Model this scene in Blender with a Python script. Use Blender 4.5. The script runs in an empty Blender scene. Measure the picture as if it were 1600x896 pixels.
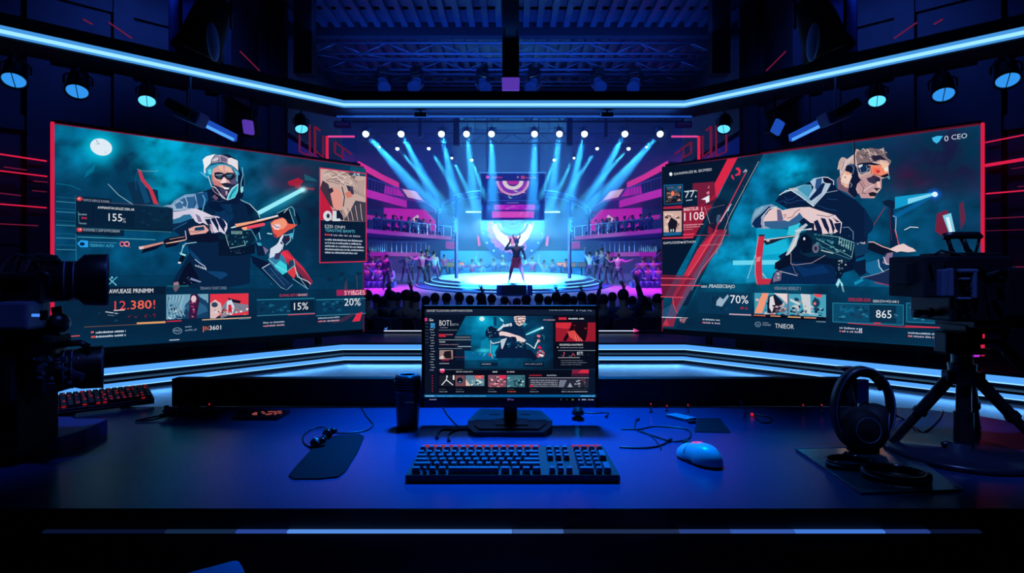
import bpy, bmesh, math, random
from mathutils import Vector, Matrix, noise
R = random.Random(11)
C = bpy.context.scene.collection
PI = math.pi
F, CX, HY, CH = 900.0, 800.0, 430.0, 1.164      # focal length in pixels, principal column, horizon row, eye height
def P(x, y, d): return Vector(((x-CX)/F*d, d, CH+(HY-y)/F*d))
def G(x, y, z=0.75):                              # where the sight line of a pixel meets the level z
    d = (CH-z)*F/(y-HY); return Vector(((x-CX)/F*d, d, z))
def lin(c):
    return tuple((v/255/12.92) if v/255 <= .04045 else ((v/255+.055)/1.055)**2.4 for v in c[:3])
# ---------------------------------------------------------------- mesh builder
class MB:
    def __init__(s): s.v=[]; s.f=[]; s.s=[]; s.m=[]
    def add(s, vs, fs, smooth=False, mi=0):
        o=len(s.v); s.v += [Vector(p) for p in vs]
        for f in fs: s.f.append([i+o for i in f]); s.s.append(smooth); s.m.append(mi)
        return s
    def box(s, c, size, rot=None, bev=0, seg=2, mi=0):
        bm=bmesh.new(); bmesh.ops.create_cube(bm, size=1)
        for v in bm.verts: v.co = Vector((v.co.x*size[0], v.co.y*size[1], v.co.z*size[2]))
        if bev: bmesh.ops.bevel(bm, geom=bm.edges[:], offset=bev, segments=seg, profile=.6, affect='EDGES')
        m = Matrix.Identity(3)
        if rot is not None: m = rot if isinstance(rot, Matrix) else Matrix.Rotation(rot,3,'Z')
        c=Vector(c); bm.verts.index_update()
        s.add([m@v.co+c for v in bm.verts], [[v.index for v in f.verts] for f in bm.faces], False, mi); bm.free(); return s
    def cyl(s, a, b, r0, r1=None, n=16, cap=True, smooth=True, mi=0):
        a=Vector(a); b=Vector(b); r1=r0 if r1 is None else r1
        q=(b-a).normalized().to_track_quat('Z','Y').to_matrix()
        vs=[]; 
        for k in range(n):
            t=2*PI*k/n; e=Vector((math.cos(t),math.sin(t),0)); vs += [q@(e*r0)+a, q@(e*r1)+b]
        s.add(vs, [[2*k,(2*k+2)%(2*n),(2*k+3)%(2*n),2*k+1] for k in range(n)], smooth, mi)
        if cap:
            s.add([vs[2*k] for k in range(n)], [list(range(n))[::-1]], False, mi); s.add([vs[2*k+1] for k in range(n)], [list(range(n))], False, mi)
        return s
    def tube(s, pts, r, n=8, closed=False, mi=0):
        pts=[Vector(p) for p in pts]; m=len(pts); vs=[]; up=None
        for i,p in enumerate(pts):
            if closed: t=(pts[(i+1)%m]-pts[i-1])
            else: t=(pts[min(i+1,m-1)]-pts[max(i-1,0)])
            t=t.normalized() if t.length>1e-9 else Vector((0,0,1))
            if up is None: up = t.orthogonal().normalized()
            up = (up - t*up.dot(t)); up = up.normalized() if up.length>1e-6 else t.orthogonal().normalized()
            w=t.cross(up); rr = r[i] if isinstance(r,(list,tuple)) else r
            for k in range(n):
                a=2*PI*k/n; vs.append(p+up*math.cos(a)*rr+w*math.sin(a)*rr)
        fs=[]
        for i in range(m if closed else m-1):
            j=(i+1)%m
            for k in range(n): fs.append([i*n+k, i*n+(k+1)%n, j*n+(k+1)%n, j*n+k])
        if not closed: fs += [list(range(n))[::-1], [(m-1)*n+k for k in range(n)]]
        return s.add(vs, fs, True, mi)
    def lathe(s, prof, c=(0,0,0), n=24, rot=None, smooth=True, mi=0):
        c=Vector(c); vs=[]; m=len(prof)
        for (r,z) in prof:
            for k in range(n):
                a=2*PI*k/n; p=Vector((r*math.cos(a), r*math.sin(a), z)); vs.append((rot@p if rot is not None else p)+c)
        fs=[[i*n+k, i*n+(k+1)%n, (i+1)*n+(k+1)%n, (i+1)*n+k] for i in range(m-1) for k in range(n)]
        s.add(vs, fs, smooth, mi)
        if prof[0][0]>1e-5: s.add(vs[:n], [list(range(n))[::-1]], False, mi)
        if prof[-1][0]>1e-5: s.add(vs[-n:], [list(range(n))], False, mi)
        return s
    def prism(s, poly, z0, z1, mat=None, mi=0):
        n=len(poly); vs=[Vector((x,y,z0)) for x,y in poly]+[Vector((x,y,z1)) for x,y in poly]
        if mat is not None: vs=[mat@v for v in vs]
        return s.add(vs, [list(range(n))[::-1], list(range(n,2*n))]+[[k,(k+1)%n,n+(k+1)%n,n+k] for k in range(n)], False, mi)
    def sph(s, c, r, sc=(1,1,1), rot=None, n=16, m=10, mi=0):
        prof=[(max(1e-6,r*math.sin(PI*i/m)), -r*math.cos(PI*i/m)) for i in range(m+1)]
        mm=Matrix.Diagonal(Vector(sc)); 
        if rot is not None: mm=rot@mm
        return s.lathe(prof, c, n, mm, True, mi)
    def beam(s, a, b, w, h, up=(0,0,1), mi=0):          # rectangular bar
        a=Vector(a); b=Vector(b); t=(b-a).normalized(); u=Vector(up); x=t.cross(u)
        x = x.normalized() if x.length>1e-6 else t.orthogonal().normalized()
        z=x.cross(t); vs=[]
        for p in (a,b):
            for sx,sz in ((-1,-1),(1,-1),(1,1),(-1,1)): vs.append(p+x*sx*w/2+z*sz*h/2)
        return s.add(vs, [[0,1,2,3][::-1],[4,5,6,7],[0,1,5,4],[1,2,6,5],[2,3,7,6],[3,0,4,7]], False, mi)
def root_inv(o):
    while o is not None and o.parent is not None: o=o.parent
    if o is None: return None
    return (Matrix.Translation(o.location) @ o.rotation_euler.to_matrix().to_4x4()).inverted()
def obj(name, mb, mat, parent=None, kind=None, label=None):
    me=bpy.data.meshes.new(name); inv=root_inv(parent)
    vs=[(inv@v) if inv is not None else v for v in mb.v]
    me.from_pydata(vs, [], mb.f); me.polygons.foreach_set('use_smooth', mb.s)
    mats = mat if isinstance(mat,(list,tuple)) else [mat]
    for m in mats: me.materials.append(m)
    if len(mats)>1: me.polygons.foreach_set('material_index', mb.m)
    me.update()
    bm=bmesh.new(); bm.from_mesh(me); bmesh.ops.recalc_face_normals(bm, faces=bm.faces[:]); bm.to_mesh(me); bm.free()
    o=bpy.data.objects.new(name, me); C.objects.link(o)
    if parent is not None: o.parent=parent
    if kind: o['kind']=kind
    if label: o['label']=label
    return o
def tag(o, label, cat, group=None, kind=None):
    o['label']=label; o['category']=cat
    if group: o['group']=group
    if kind: o['kind']=kind
    return o
def thing(name, label, cat, loc=(0,0,0), rz=0, group=None):
    o=bpy.data.objects.new(name, None); C.objects.link(o); o.empty_display_size=.1
    o.location=loc; o.rotation_euler=(0,0,rz); return tag(o,label,cat,group)
def struct(name, mb, mat): return obj(name, mb, mat, None, 'structure')
KIDS={}
def copy_tree(r, loc=None, rot=None, label=None, group=None, scale=None):
    c=r.copy(); C.objects.link(c)
    if loc is not None: c.location=loc
    if rot is not None: c.rotation_euler = rot if isinstance(rot,(tuple,list)) or hasattr(rot,'x') else (0,0,rot)
    if scale is not None: c.scale=(scale,)*3 if not isinstance(scale,(tuple,list)) else scale
    if label: c['label']=label
    if group: c['group']=group
    for ch in list(r.children):
        k=ch.copy(); C.objects.link(k); k.parent=c
        for g in list(ch.children):
            q=g.copy(); C.objects.link(q); q.parent=k
    return c
# ---------------------------------------------------------------- materials
def mat(name, col, rough=.5, metal=0., emi=None, es=1., bump=0., bscale=60., spec=.5, vary=.15, coat=0., trans=0.):
    m=bpy.data.materials.new(name); m.use_nodes=True; nt=m.node_tree; b=nt.nodes['Principled BSDF']
    b.inputs['Roughness'].default_value=rough; b.inputs['Metallic'].default_value=metal
    b.inputs['Specular IOR Level'].default_value=spec; b.inputs['Coat Weight'].default_value=coat
    b.inputs['Transmission Weight'].default_value=trans
    l=col if max(col)<=1 else lin(col)
    tc=nt.nodes.new('ShaderNodeTexCoord'); nz=nt.nodes.new('ShaderNodeTexNoise'); nz.inputs['Scale'].default_value=bscale
    nt.links.new(tc.outputs['Object'], nz.inputs['Vector'])
    mx=nt.nodes.new('ShaderNodeMix'); mx.data_type='RGBA'
    mx.inputs['A'].default_value=(*[v*(1-vary) for v in l],1); mx.inputs['B'].default_value=(*[min(1,v*(1+vary)) for v in l],1)
    nt.links.new(nz.outputs['Fac'], mx.inputs['Factor']); nt.links.new(mx.outputs['Result'], b.inputs['Base Color'])
    if bump:
        bp=nt.nodes.new('ShaderNodeBump'); bp.inputs['Strength'].default_value=bump; bp.inputs['Distance'].default_value=.002
        nt.links.new(nz.outputs['Fac'], bp.inputs['Height']); nt.links.new(bp.outputs['Normal'], b.inputs['Normal'])
    if emi is not None:
        e=emi if max(emi)<=1 else lin(emi)
        b.inputs['Emission Color'].default_value=(*e,1); b.inputs['Emission Strength'].default_value=es
    return m
def art_mat(name, alpha):
    m=bpy.data.materials.new(name); m.use_nodes=True; nt=m.node_tree
    for n in list(nt.nodes): nt.nodes.remove(n)
    out=nt.nodes.new('ShaderNodeOutputMaterial'); at=nt.nodes.new('ShaderNodeAttribute'); at.attribute_name='Col'
    em=nt.nodes.new('ShaderNodeEmission'); nt.links.new(at.outputs['Color'], em.inputs['Color'])
    if alpha:
        tr=nt.nodes.new('ShaderNodeBsdfTransparent'); mx=nt.nodes.new('ShaderNodeMixShader')
        nt.links.new(at.outputs['Alpha'], mx.inputs[0]); nt.links.new(tr.outputs[0], mx.inputs[1]); nt.links.new(em.outputs[0], mx.inputs[2])
        nt.links.new(mx.outputs[0], out.inputs['Surface'])
    else: nt.links.new(em.outputs[0], out.inputs['Surface'])
    m.cycles.emission_sampling='NONE'
    return m
ART=[art_mat('screen_pixels',False), art_mat('screen_overlay',True)]
# ---------------------------------------------------------------- flat pictures shown on screens
_TXT={}
def text_polys(s):
    if s in _TXT: return _TXT[s]
    cu=bpy.data.curves.new('t','FONT'); cu.body=s; cu.resolution_u=2
    o=bpy.data.objects.new('t',cu); C.objects.link(o)
    me=bpy.data.meshes.new_from_object(o.evaluated_get(bpy.context.evaluated_depsgraph_get()))
    vs=[v.co.copy() for v in me.vertices]; fs=[list(p.vertices) for p in me.polygons]
    bpy.data.objects.remove(o); bpy.data.curves.remove(cu); bpy.data.meshes.remove(me)
    x0=min(v.x for v in vs); x1=max(v.x for v in vs); y1=max(v.y for v in vs); y0=min(0,min(v.y for v in vs)) if False else 0
    _TXT[s]=([((v.x-x0)/(x1-x0), (v.y-y0)/(y1-y0)) for v in vs], fs); return _TXT[s]
class Art:
    """pictures drawn on a plane given by origin o and unit axes u (across), w (up), in photograph pixels"""
    def __init__(s, o, u, w, vp=None, step=.00015):
        s.o=Vector(o); s.u=Vector(u).normalized(); s.w=Vector(w).normalized(); s.n=s.u.cross(s.w).normalized()
        if s.n.y>0: s.n=-s.n
        s.vp=vp; s.v=[]; s.f=[]; s.c=[]; s.m=[]; s.k=0; s.step=step; s.eye=Vector((0,0,CH)); s.grp=False
    def hit(s, x, y):
        d=Vector(((x-CX)/F,1,(HY-y)/F)); t=(s.o-s.eye).dot(s.n)/d.dot(s.n); return s.eye+d*t
    def lift(s, p): return p+s.n*(s.k*s.step)
    def px(s, p): return (CX+F*p.x/p.y, HY-F*(p.z-CH)/p.y)
    def nxt(s): s.k+=1
    def raw(s, pts, faces, cols, a=1):
        o=len(s.v); s.v += [s.lift(s.hit(*p)) for p in pts]
        for f in faces: s.f.append([i+o for i in f]); s.m.append(1 if a<1 else 0)
        if isinstance(cols, list): s.c += cols
        else: s.c += [cols]*len(pts)
    def poly(s, pts, col, a=1):
        s.nxt(); l=(*lin(col),a); n=len(pts)
        if n>4:
            from mathutils.geometry import tessellate_polygon
            tr=tessellate_polygon([[Vector((p[0],p[1],0)) for p in pts]]); s.raw(pts,[list(t) for t in tr],l,a)
        else: s.raw(pts,[list(range(n))],l,a)
    def sl(s, x, y, x2):
        if s.vp is None: return y
        return y+(s.vp[1]-y)/(s.vp[0]-x)*(x2-x)
    def rc(s, x0,y0,x1,y1,col,a=1): s.poly([(x0,y0),(x1,s.sl(x0,y0,x1)),(x1,s.sl(x0,y1,x1)),(x0,y1)],col,a)
    def ln(s, pts, w, col, a=1, closed=False):
        s.nxt(); l=(*lin(col),a)
        if closed: pts=list(pts)+[pts[0]]
        for (x0,y0),(x1,y1) in zip(pts[:-1],pts[1:]):
            dx,dy=x1-x0,y1-y0; L=math.hypot(dx,dy)
            if L<1e-6: continue
            nx,ny=-dy/L*w/2,dx/L*w/2; ex,ey=dx/L*w*.25,dy/L*w*.25
            s.raw([(x0+nx-ex,y0+ny-ey),(x1+nx+ex,y1+ny+ey),(x1-nx+ex,y1-ny+ey),(x0-nx-ex,y0-ny-ey)],[[0,1,2,3]],l,a)
    def hl(s, x0,y,x1,w,col,a=1): s.ln([(x0,y),(x1,s.sl(x0,y,x1))],w,col,a)
    def frame(s, x0,y0,x1,y1,w,col,a=1): s.ln([(x0,y0),(x1,s.sl(x0,y0,x1)),(x1,s.sl(x0,y1,x1)),(x0,y1)],w,col,a,True)
    def ell(s, x,y,rx,ry,col,a=1,n=28,rot=0):
        c,q=math.cos(rot),math.sin(rot)
        s.poly([(x+rx*math.cos(t)*c-ry*math.sin(t)*q, y+rx*math.cos(t)*q+ry*math.sin(t)*c) for t in [2*PI*k/n for k in range(n)]],col,a)
    def glow(s, x,y,rx,ry,col,a=.8,n=32,rings=7,rot=0):
        s.nxt(); c,q=math.cos(rot),math.sin(rot); pts=[(x,y)]; l=lin(col); cols=[(*l,a)]
        for i in range(1,rings+1):
            t=i/rings; al=a*(1-t)**1.6*(1 if i<rings else 0)
            for k in range(n):
                e=2*PI*k/n; X,Y=rx*t*math.cos(e),ry*t*math.sin(e); pts.append((x+X*c-Y*q,y+X*q+Y*c)); cols.append((*l,al))
        fs=[[0,1+k,1+(k+1)%n] for k in range(n)]
        for i in range(rings-1):
            for k in range(n): fs.append([1+i*n+k,1+i*n+(k+1)%n,1+(i+1)*n+(k+1)%n,1+(i+1)*n+k])
        s.raw(pts,fs,cols,.5)
    def txt(s, t, x, y, w, h, col, a=1, slope=None):
        s.nxt(); q,fs=text_polys(t); pts=[]
        for (u,v) in q:
            X=x+u*w; pts.append((X, (s.sl(x,y,X) if slope is None else y+slope*u*w)-v*h))
        s.raw(pts,fs,(*lin(col),a),a)
    def mess(s, x0,y0,x1,y1,cols,n,size,seed=1,asp=1.6):        # busy little picture detail
        r=random.Random(seed)
        for i in range(n):
            x=r.uniform(x0+size*.6,x1-size*.6); y=r.uniform(y0,y1); yy=s.sl(x0,y,x); k=r.randint(3,6); a0=r.uniform(0,6); z=size*r.uniform(.4,1.1)
            pts=[]
            for j in range(k):
                e=a0+2*PI*j/k; X=x+z*asp*.6*math.cos(e)*r.uniform(.5,1.2); Y=yy+z*.6*math.sin(e)*r.uniform(.5,1.2)
                X=min(max(X,x0),x1); lo=s.sl(x0,y0,X); hi=s.sl(x0,y1,X); pts.append((X,min(max(Y,lo),hi)))
            s.poly(pts,r.choice(cols))
    def bars(s, x,y,w,h,col,a=1,seed=0,gap=.25):               # a line of unreadable small print
        r=random.Random(seed); X=x; s.nxt(); l=(*lin(col),a)
        while X<x+w:
            q=r.uniform(.35,.9)*h; X2=min(X+q,x+w)
            y0=s.sl(x,y,X); hh=h*r.uniform(.7,1.)
            s.raw([(X,y0),(X2,s.sl(x,y,X2)),(X2,s.sl(x,y,X2)-hh),(X,y0-hh)],[[0,1,2,3]],l,a); X=X2+gap*h*(1 if r.random()>.2 else 3)
    def grid(s, c4, fn, nx, ny):                               # c4: 3-D corners bl, br, tr, tl
        o=len(s.v); bl,br,tr,tl=[Vector(p) for p in c4]
        for j in range(ny+1):
            for i in range(nx+1):
                p=(bl.lerp(br,i/nx)).lerp(tl.lerp(tr,i/nx),j/ny); x,y=s.px(p); s.v.append(p); s.c.append((*fn(x,y),1))
        for j in range(ny):
            for i in range(nx):
                k=o+j*(nx+1)+i; s.f.append([k,k+1,k+nx+2,k+nx+1]); s.m.append(0)
    def clip(s, u1, w1):
        """cut everything off at the edges of a screen u1 wide and w1 high"""
        UV=[((p-s.o).dot(s.u),(p-s.o).dot(s.w)) for p in s.v]; nf=[]; nm=[]; e=1e-4
        for f,mi in zip(s.f,s.m):
            if all(-e<=UV[i][0]<=u1+e and -e<=UV[i][1]<=w1+e for i in f): nf.append(f); nm.append(mi); continue
            pl=[(s.v[i],s.c[i],UV[i]) for i in f]
            for ax,sg,lim in ((0,1,0.),(0,-1,-u1),(1,1,0.),(1,-1,-w1)):
                out=[]
                for k in range(len(pl)):
                    a=pl[k]; b=pl[(k+1)%len(pl)]; da=sg*a[2][ax]-lim; db=sg*b[2][ax]-lim
                    if da>=0: out.append(a)
                    if (da>=0)!=(db>=0):
                        t=da/(da-db); out.append((a[0].lerp(b[0],t), tuple(x+(y-x)*t for x,y in zip(a[1],b[1])), tuple(x+(y-x)*t for x,y in zip(a[2],b[2]))))
                pl=out
                if len(pl)<3: break
            if len(pl)>=3:
                o=len(s.v); s.v+=[p[0] for p in pl]; s.c+=[p[1] for p in pl]; nf.append(list(range(o,o+len(pl)))); nm.append(mi)
        s.f=nf; s.m=nm
    def build(s, name, parent=None, mats=None):
        me=bpy.data.meshes.new(name); inv=root_inv(parent)
        me.from_pydata([(inv@v) if inv is not None else v for v in s.v],[],s.f)
        for m in (mats or ART): me.materials.append(m)
        me.polygons.foreach_set('material_index', s.m)
        ca=me.color_attributes.new('Col','FLOAT_COLOR','POINT'); ca.data.foreach_set('color',[q for c in s.c for q in c]); me.update()
        o=bpy.data.objects.new(name,me); C.objects.link(o)
        if parent is not None: o.parent=parent
        return o
def field(base, blobs, nz=.25, ns=.02, seed=0.):
    b=lin(base); bl=[(x,y,rx,ry,lin(c),a) for x,y,rx,ry,c,a in blobs]
    def fn(x,y):
        c=list(b)
        n=noise.fractal(Vector((x*ns,y*ns*1.4,seed)),1.,2.1,4)
        for (cx,cy,rx,ry,col,a) in bl:
            q=a*math.exp(-(((x-cx)/rx)**2+((y-cy)/ry)**2))*(1+nz*2*n)
            q=max(0,min(1,q)); c=[c[i]*(1-q)+col[i]*q for i in range(3)]
        k=1+nz*n
        return tuple(max(0,min(1,v*k)) for v in c)
    return fn
# ---------------------------------------------------------------- the pictures on the screens
def Z(ox,oy,s):
    def f(*q): return [(ox+q[i]/s, oy+q[i+1]/s) for i in range(0,len(q),2)]
    return f
WH=(232,236,242); INK=(6,14,34); NAVY=(8,30,60); CY=(40,190,225); RED=(225,40,70); ORG=(235,110,80)
def man_left(A):
    a=Z(260,230,9.956); b=Z(210,310,9.956); c=Z(340,310,9.956); d=Z(260,380,6.64); e=Z(230,200,4)
    # bow and pack behind the shoulder
    g=Z(0,180,4)
    A.poly(g(790,425,870,410,900,450,985,470,990,560,835,560),(10,45,75)); A.poly(g(850,400,900,430,940,545,905,555),(14,70,110))
    A.poly(g(858,340,880,345,900,400,950,460,990,560,960,556,930,470,880,410),(190,55,80)); A.ln(g(858,338,885,350,980,352,988,345),.9,(90,160,180))
    A.ln(g(880,350,940,365,960,400,980,425),.7,(30,90,120)); A.ln(g(675,432,740,500,830,560),.9,(150,190,205)); A.ln(g(862,340,845,400,850,470),.8,(20,90,130))
    # torso
    A.poly(e(150,490,185,460,235,420,300,412,360,395,400,378,470,440,560,445,600,455,655,490,700,550,705,640,650,700,640,896,640,970,590,985,400,1010,240,1000,175,1005,150,980,180,920,230,840,265,780,240,700,160,640),(7,34,66))
    A.poly(d(240,60,330,150,420,290,600,300,640,330,560,380,420,300,340,220,250,120),(13,62,108)); A.poly(e(600,455,655,490,700,550,705,640,650,690,640,560),(5,24,54))
    A.poly(e(430,460,520,470,540,560,470,640,420,560),(9,48,88))
    A.ln(e(585,452,640,478,690,530,702,560),1.,(190,220,235)); A.ln(e(470,470,500,540,560,520),.7,(4,20,46)); A.poly(b(1140,90,1200,60,1300,60,1400,180,1320,215,1180,170),(5,26,58))
    # sleeve
    A.poly(e(105,492,140,488,170,455,235,418,300,412,345,400,372,420,330,490,305,515,250,505,190,505),(120,160,195))
    A.poly(e(170,470,235,435,290,430,310,470,290,505,230,500),(45,95,145)); A.poly(e(300,412,372,400,380,450,350,500,318,500),(25,75,125))
    A.ln(e(235,430,250,470,245,500),.9,(200,220,235)); A.ln(e(290,420,300,460,290,495),.7,(14,50,95)); A.ln(e(345,420,360,450,350,495,342,530),1.3,(90,190,220))
    # forearm
    A.poly(b(585,215,700,205,800,185,890,160,960,165,960,300,860,330,700,430,585,500),(205,200,222)); A.poly(b(585,335,700,300,760,260,860,250,900,300,800,390,585,500),(40,110,150)); A.poly(b(585,400,720,380,900,310,900,330,700,430,585,495),(12,40,80))
    A.poly(b(440,125,520,110,600,108,680,30,760,60,740,110,850,170,700,200,585,205,570,150),(150,180,208)); A.poly(b(620,100,700,50,760,110,740,160,650,165),(60,105,150))
    # hand over the receiver
    A.poly(b(880,160,960,165,1060,205,1200,270,1300,285,1400,350,1440,400,1440,470,1400,560,1330,520,1250,540,1200,540,1150,430,1060,380,1010,400,950,370,920,330,930,230),(215,208,226))
    for q in ((1085,330,1170,320,1215,470,1235,560,1180,480),(1180,320,1250,300,1300,420,1310,530,1255,440),(1260,300,1330,310,1390,430,1400,540,1330,440),(1320,295,1390,350,1420,420,1400,470,1360,390)): A.poly(b(*q),(12,30,68))
    A.ln(b(1080,300,1180,300,1240,290),1.,(40,60,100)); A.poly(b(1160,400,1190,410,1230,520,1200,525),(200,160,180)); A.poly(b(940,240,1010,280,1050,370,990,370),(120,110,150))
    # head
    A.poly(a(830,120,960,115,1060,180,1110,260,1150,380,1200,440,1200,620,1190,780,1130,820,1060,820,1040,700,1100,560,1080,350),(8,26,58))
    A.poly(a(690,620,720,860,800,890,1100,890,1180,820,1100,700),(8,26,56))
    A.poly(a(700,300,800,270,930,280,1040,340,1080,430,1080,590,1000,700,930,760,850,740,760,640,700,520),(210,160,155))
    A.poly(a(940,300,1040,340,1080,430,1085,600,1010,600,960,520,940,420),(85,75,110)); A.poly(a(700,400,740,520,860,560,820,640,740,600,700,520),(200,120,120))
    A.poly(a(780,270,830,360,880,390,870,280),(235,180,160)); A.poly(a(920,290,1000,330,1040,400,960,400,900,360),(230,185,170))
    A.poly(a(740,400,800,390,860,400,890,420,940,405,1010,410,1060,430,1060,480,1000,520,940,510,905,470,880,470,850,510,780,500,740,460),(22,28,52))
    A.poly(a(770,430,860,435,850,470,800,485),(50,80,105)); A.poly(a(930,440,1010,440,1000,480,945,485),(45,85,110)); A.ln(a(760,440,870,430),.5,WH); A.ln(a(925,450,1020,430),.6,(120,190,210))
    A.poly(a(880,480,910,490,930,550,900,575,830,560,850,530),(240,215,215)); A.poly(a(830,575,900,560,960,560,1010,580,960,650,900,620),(28,36,62))
    A.poly(a(690,600,760,600,870,640,960,660,1000,590,1110,570,1100,700,1040,800,930,830,850,790,740,700,690,660),(26,38,74))
    A.poly(a(860,625,960,635,970,660,900,660),WH); A.poly(a(820,640,900,660,940,740,900,780,850,720),(70,60,90)); A.poly(a(910,690,940,680,945,720,920,760),(190,160,180))
    A.poly(a(1110,570,1100,690,1050,790,930,825,950,740,1010,640),(60,195,215)); A.ln(a(1100,580,1010,650,960,740,930,820),.9,WH); A.ln(a(1090,620,1020,700,970,800),.9,(8,50,80)); A.ln(a(1070,660,1010,730,980,815),.7,(10,60,90)); A.ln(a(1110,575,1100,690,1050,790,940,828),.7,(170,235,240))
    A.ln(a(690,610,760,640,830,730,900,800),.9,WH); A.ln(a(740,620,800,690,860,790,920,815),.8,(220,215,225)); A.ln(a(700,640,740,700,830,760),.8,(200,150,160)); A.ln(a(640,450,670,540,690,600),1.,WH)
    A.poly(a(590,420,600,360,680,300,780,265,850,262,960,275,1060,330,1110,370,1130,430,1100,450,1075,400,1000,320,900,285,820,285,720,340,690,440,650,430,640,400),(60,150,185))
    A.poly(a(640,360,690,340,690,430,650,430),(90,215,235)); A.poly(a(1040,360,1100,400,1100,560,1080,520,1085,440),(90,200,220))
    A.poly(a(555,200,610,150,720,118,760,118,690,200,680,262,600,350,600,420,575,400,575,300),WH); A.poly(a(950,175,1000,170,1100,215,1110,370,1040,310,940,262),(228,222,228))
    A.poly(a(690,262,700,200,760,125,850,125,950,160,945,262,850,245),(150,140,165)); A.poly(a(800,150,860,150,930,190,925,240,870,225,790,230),(110,95,130)); A.ln(a(750,125,700,190,685,262),.9,(30,40,70)); A.ln(a(820,125,830,230),.6,(230,225,230))
    A.poly(a(690,210,740,180,800,160,800,200,740,225),(205,200,215)); A.ln(a(600,350,680,262,850,240,1000,290,1110,375),.9,(40,60,90))
    A.poly(a(500,380,570,420,640,480,620,480,560,430),(120,210,235)); A.ln(a(1170,320,1180,440,1150,560,1150,700),1.2,(110,190,215)); A.poly(a(1140,640,1185,610,1185,690,1160,720,1145,700),(150,220,230)); A.ln(a(1195,430,1205,600),.6,(70,120,160)); A.ln(a(1140,820,1280,890),.9,(130,200,220))
    A.poly(a(700,780,740,740,800,800,760,830),(110,80,110)); A.ln(a(700,830,830,850,900,830),.7,(50,70,110))
    # energy blade
    A.glow(442,314,62,16,CY,.55,rot=-.49); A.poly(c(615,205,1040,-15,1140,-15,655,255),(120,225,240)); A.poly([(400,331),(470,294),(476,296),(474,299),(405,336)],(150,235,248)); A.glow(472,297,9,7,(190,250,255),.9)
    # rifle
    A.poly(b(60,755,130,745,430,680,460,700,130,790,70,800),(205,140,130)); A.poly(b(60,755,140,745,130,790,70,800),(225,190,185)); A.poly(b(130,790,460,705,320,800,100,860),(5,16,40))
    A.poly(b(450,650,520,620,760,580,800,610,800,640,500,720,450,700),(16,18,40)); A.poly(b(480,700,790,640,790,655,490,720),(230,180,165)); A.ln(b(540,640,770,600),.7,(210,160,150)); A.poly(b(460,715,700,680,640,740,480,775),(8,14,36))
    A.poly(b(780,580,900,560,1100,520,1200,560,1420,560,1420,660,1180,690,950,680,820,650),(10,18,44)); A.poly(b(830,480,920,440,1080,420,1150,500,1100,545,860,575),(225,165,160)); A.poly(b(930,460,1070,440,1085,490,1000,505,925,510),(14,60,95))
    A.ln(b(830,520,960,530,1080,490),.8,(110,50,60)); A.ln(b(780,510,800,640),1.2,(200,190,205))
    A.poly(c(110,560,400,500,520,490,560,600,560,680,430,740,170,790,110,640,0,640,0,570),(7,34,58)); A.ln(c(110,560,170,780,420,730,400,660),.9,(150,190,190)); A.ln(c(400,500,510,490,600,650),.9,(90,170,190))
    A.mess(*c(130,560)[0],*c(400,720)[0],[(30,110,130),(10,60,85),(90,170,175),(6,28,48)],34,1.7,3); A.mess(*c(410,520)[0],*c(600,800)[0],[(20,80,110),(5,24,48),(60,150,180)],22,1.9,4)
    for k in range(8): A.ln(c(200+k*22,515,205+k*22,560),.8,(160,215,205))
    A.poly(c(0,640,110,650,180,800,430,760,560,700,560,860,300,896,0,896),(5,22,46)); A.mess(*c(180,800)[0],*c(430,870)[0],[(160,175,190),(12,50,80),(60,110,140)],14,1.2,5)
    A.poly(c(250,405,700,330,910,262,1100,225,1115,240,930,285,700,350,300,450,270,455),(240,165,130)); A.poly(c(560,350,930,262,1110,235,1110,245,930,285,640,350),(235,225,225)); A.poly(c(180,460,250,435,270,455,200,470),(200,240,245))
    A.poly(c(270,455,700,350,920,295,930,320,700,380,290,470),(7,16,40)); A.poly(c(350,460,420,440,690,385,720,400,710,430,600,455,380,500),(225,75,95)); A.poly(c(350,465,430,450,440,490,380,500),(245,175,130))
    A.poly(c(905,245,1060,150,1130,135,1190,210,1250,300,1270,400,1180,430,1070,400,1040,330,930,300),(6,20,44)); A.poly(c(1090,160,1140,135,1230,400,1170,420,1120,260),(10,60,90)); A.ln(c(905,240,1070,160,1130,135,1165,180,1180,280),.8,(130,200,215)); A.ln(c(1090,180,1170,410),.8,(140,210,220)); A.ln(c(1010,230,1070,170),.7,WH)
    A.poly(c(800,385,860,340,980,305,1030,330,1080,400,1220,415,1150,470,1080,500,960,590,900,620,850,570,810,440),(225,90,75)); A.poly(c(810,400,870,350,1000,310,1040,350,1060,420,1000,480,900,500,820,450),(240,150,120)); A.poly(c(820,420,930,400,960,440,930,500,860,490),(235,200,205)); A.ln(c(840,415,900,460,940,455),1.,(60,40,80)); A.poly(c(1050,330,1110,310,1160,400,1080,400),(8,26,54)); A.poly(c(840,540,900,580,890,620,850,600),(150,50,70))
    # armoured left arm
    A.poly(c(760,896,880,740,980,580,1100,510,1160,500,1150,640,1100,700,1010,740,980,830,960,896),(18,50,86)); A.poly(c(770,890,830,800,920,690,950,620,990,570,1000,600,950,700,900,790,830,896),(215,222,238)); A.ln(c(990,580,1100,570,1110,660,1040,730),.9,(180,220,235)); A.poly(c(1000,620,1090,600,1100,650,1010,690),(40,30,60)); A.ln(c(960,650,1000,720,980,800),.8,WH); A.poly(c(1080,560,1150,540,1145,640,1110,600),(60,180,205)); A.ln(c(1165,480,1140,640),.7,(110,190,215))
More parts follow.
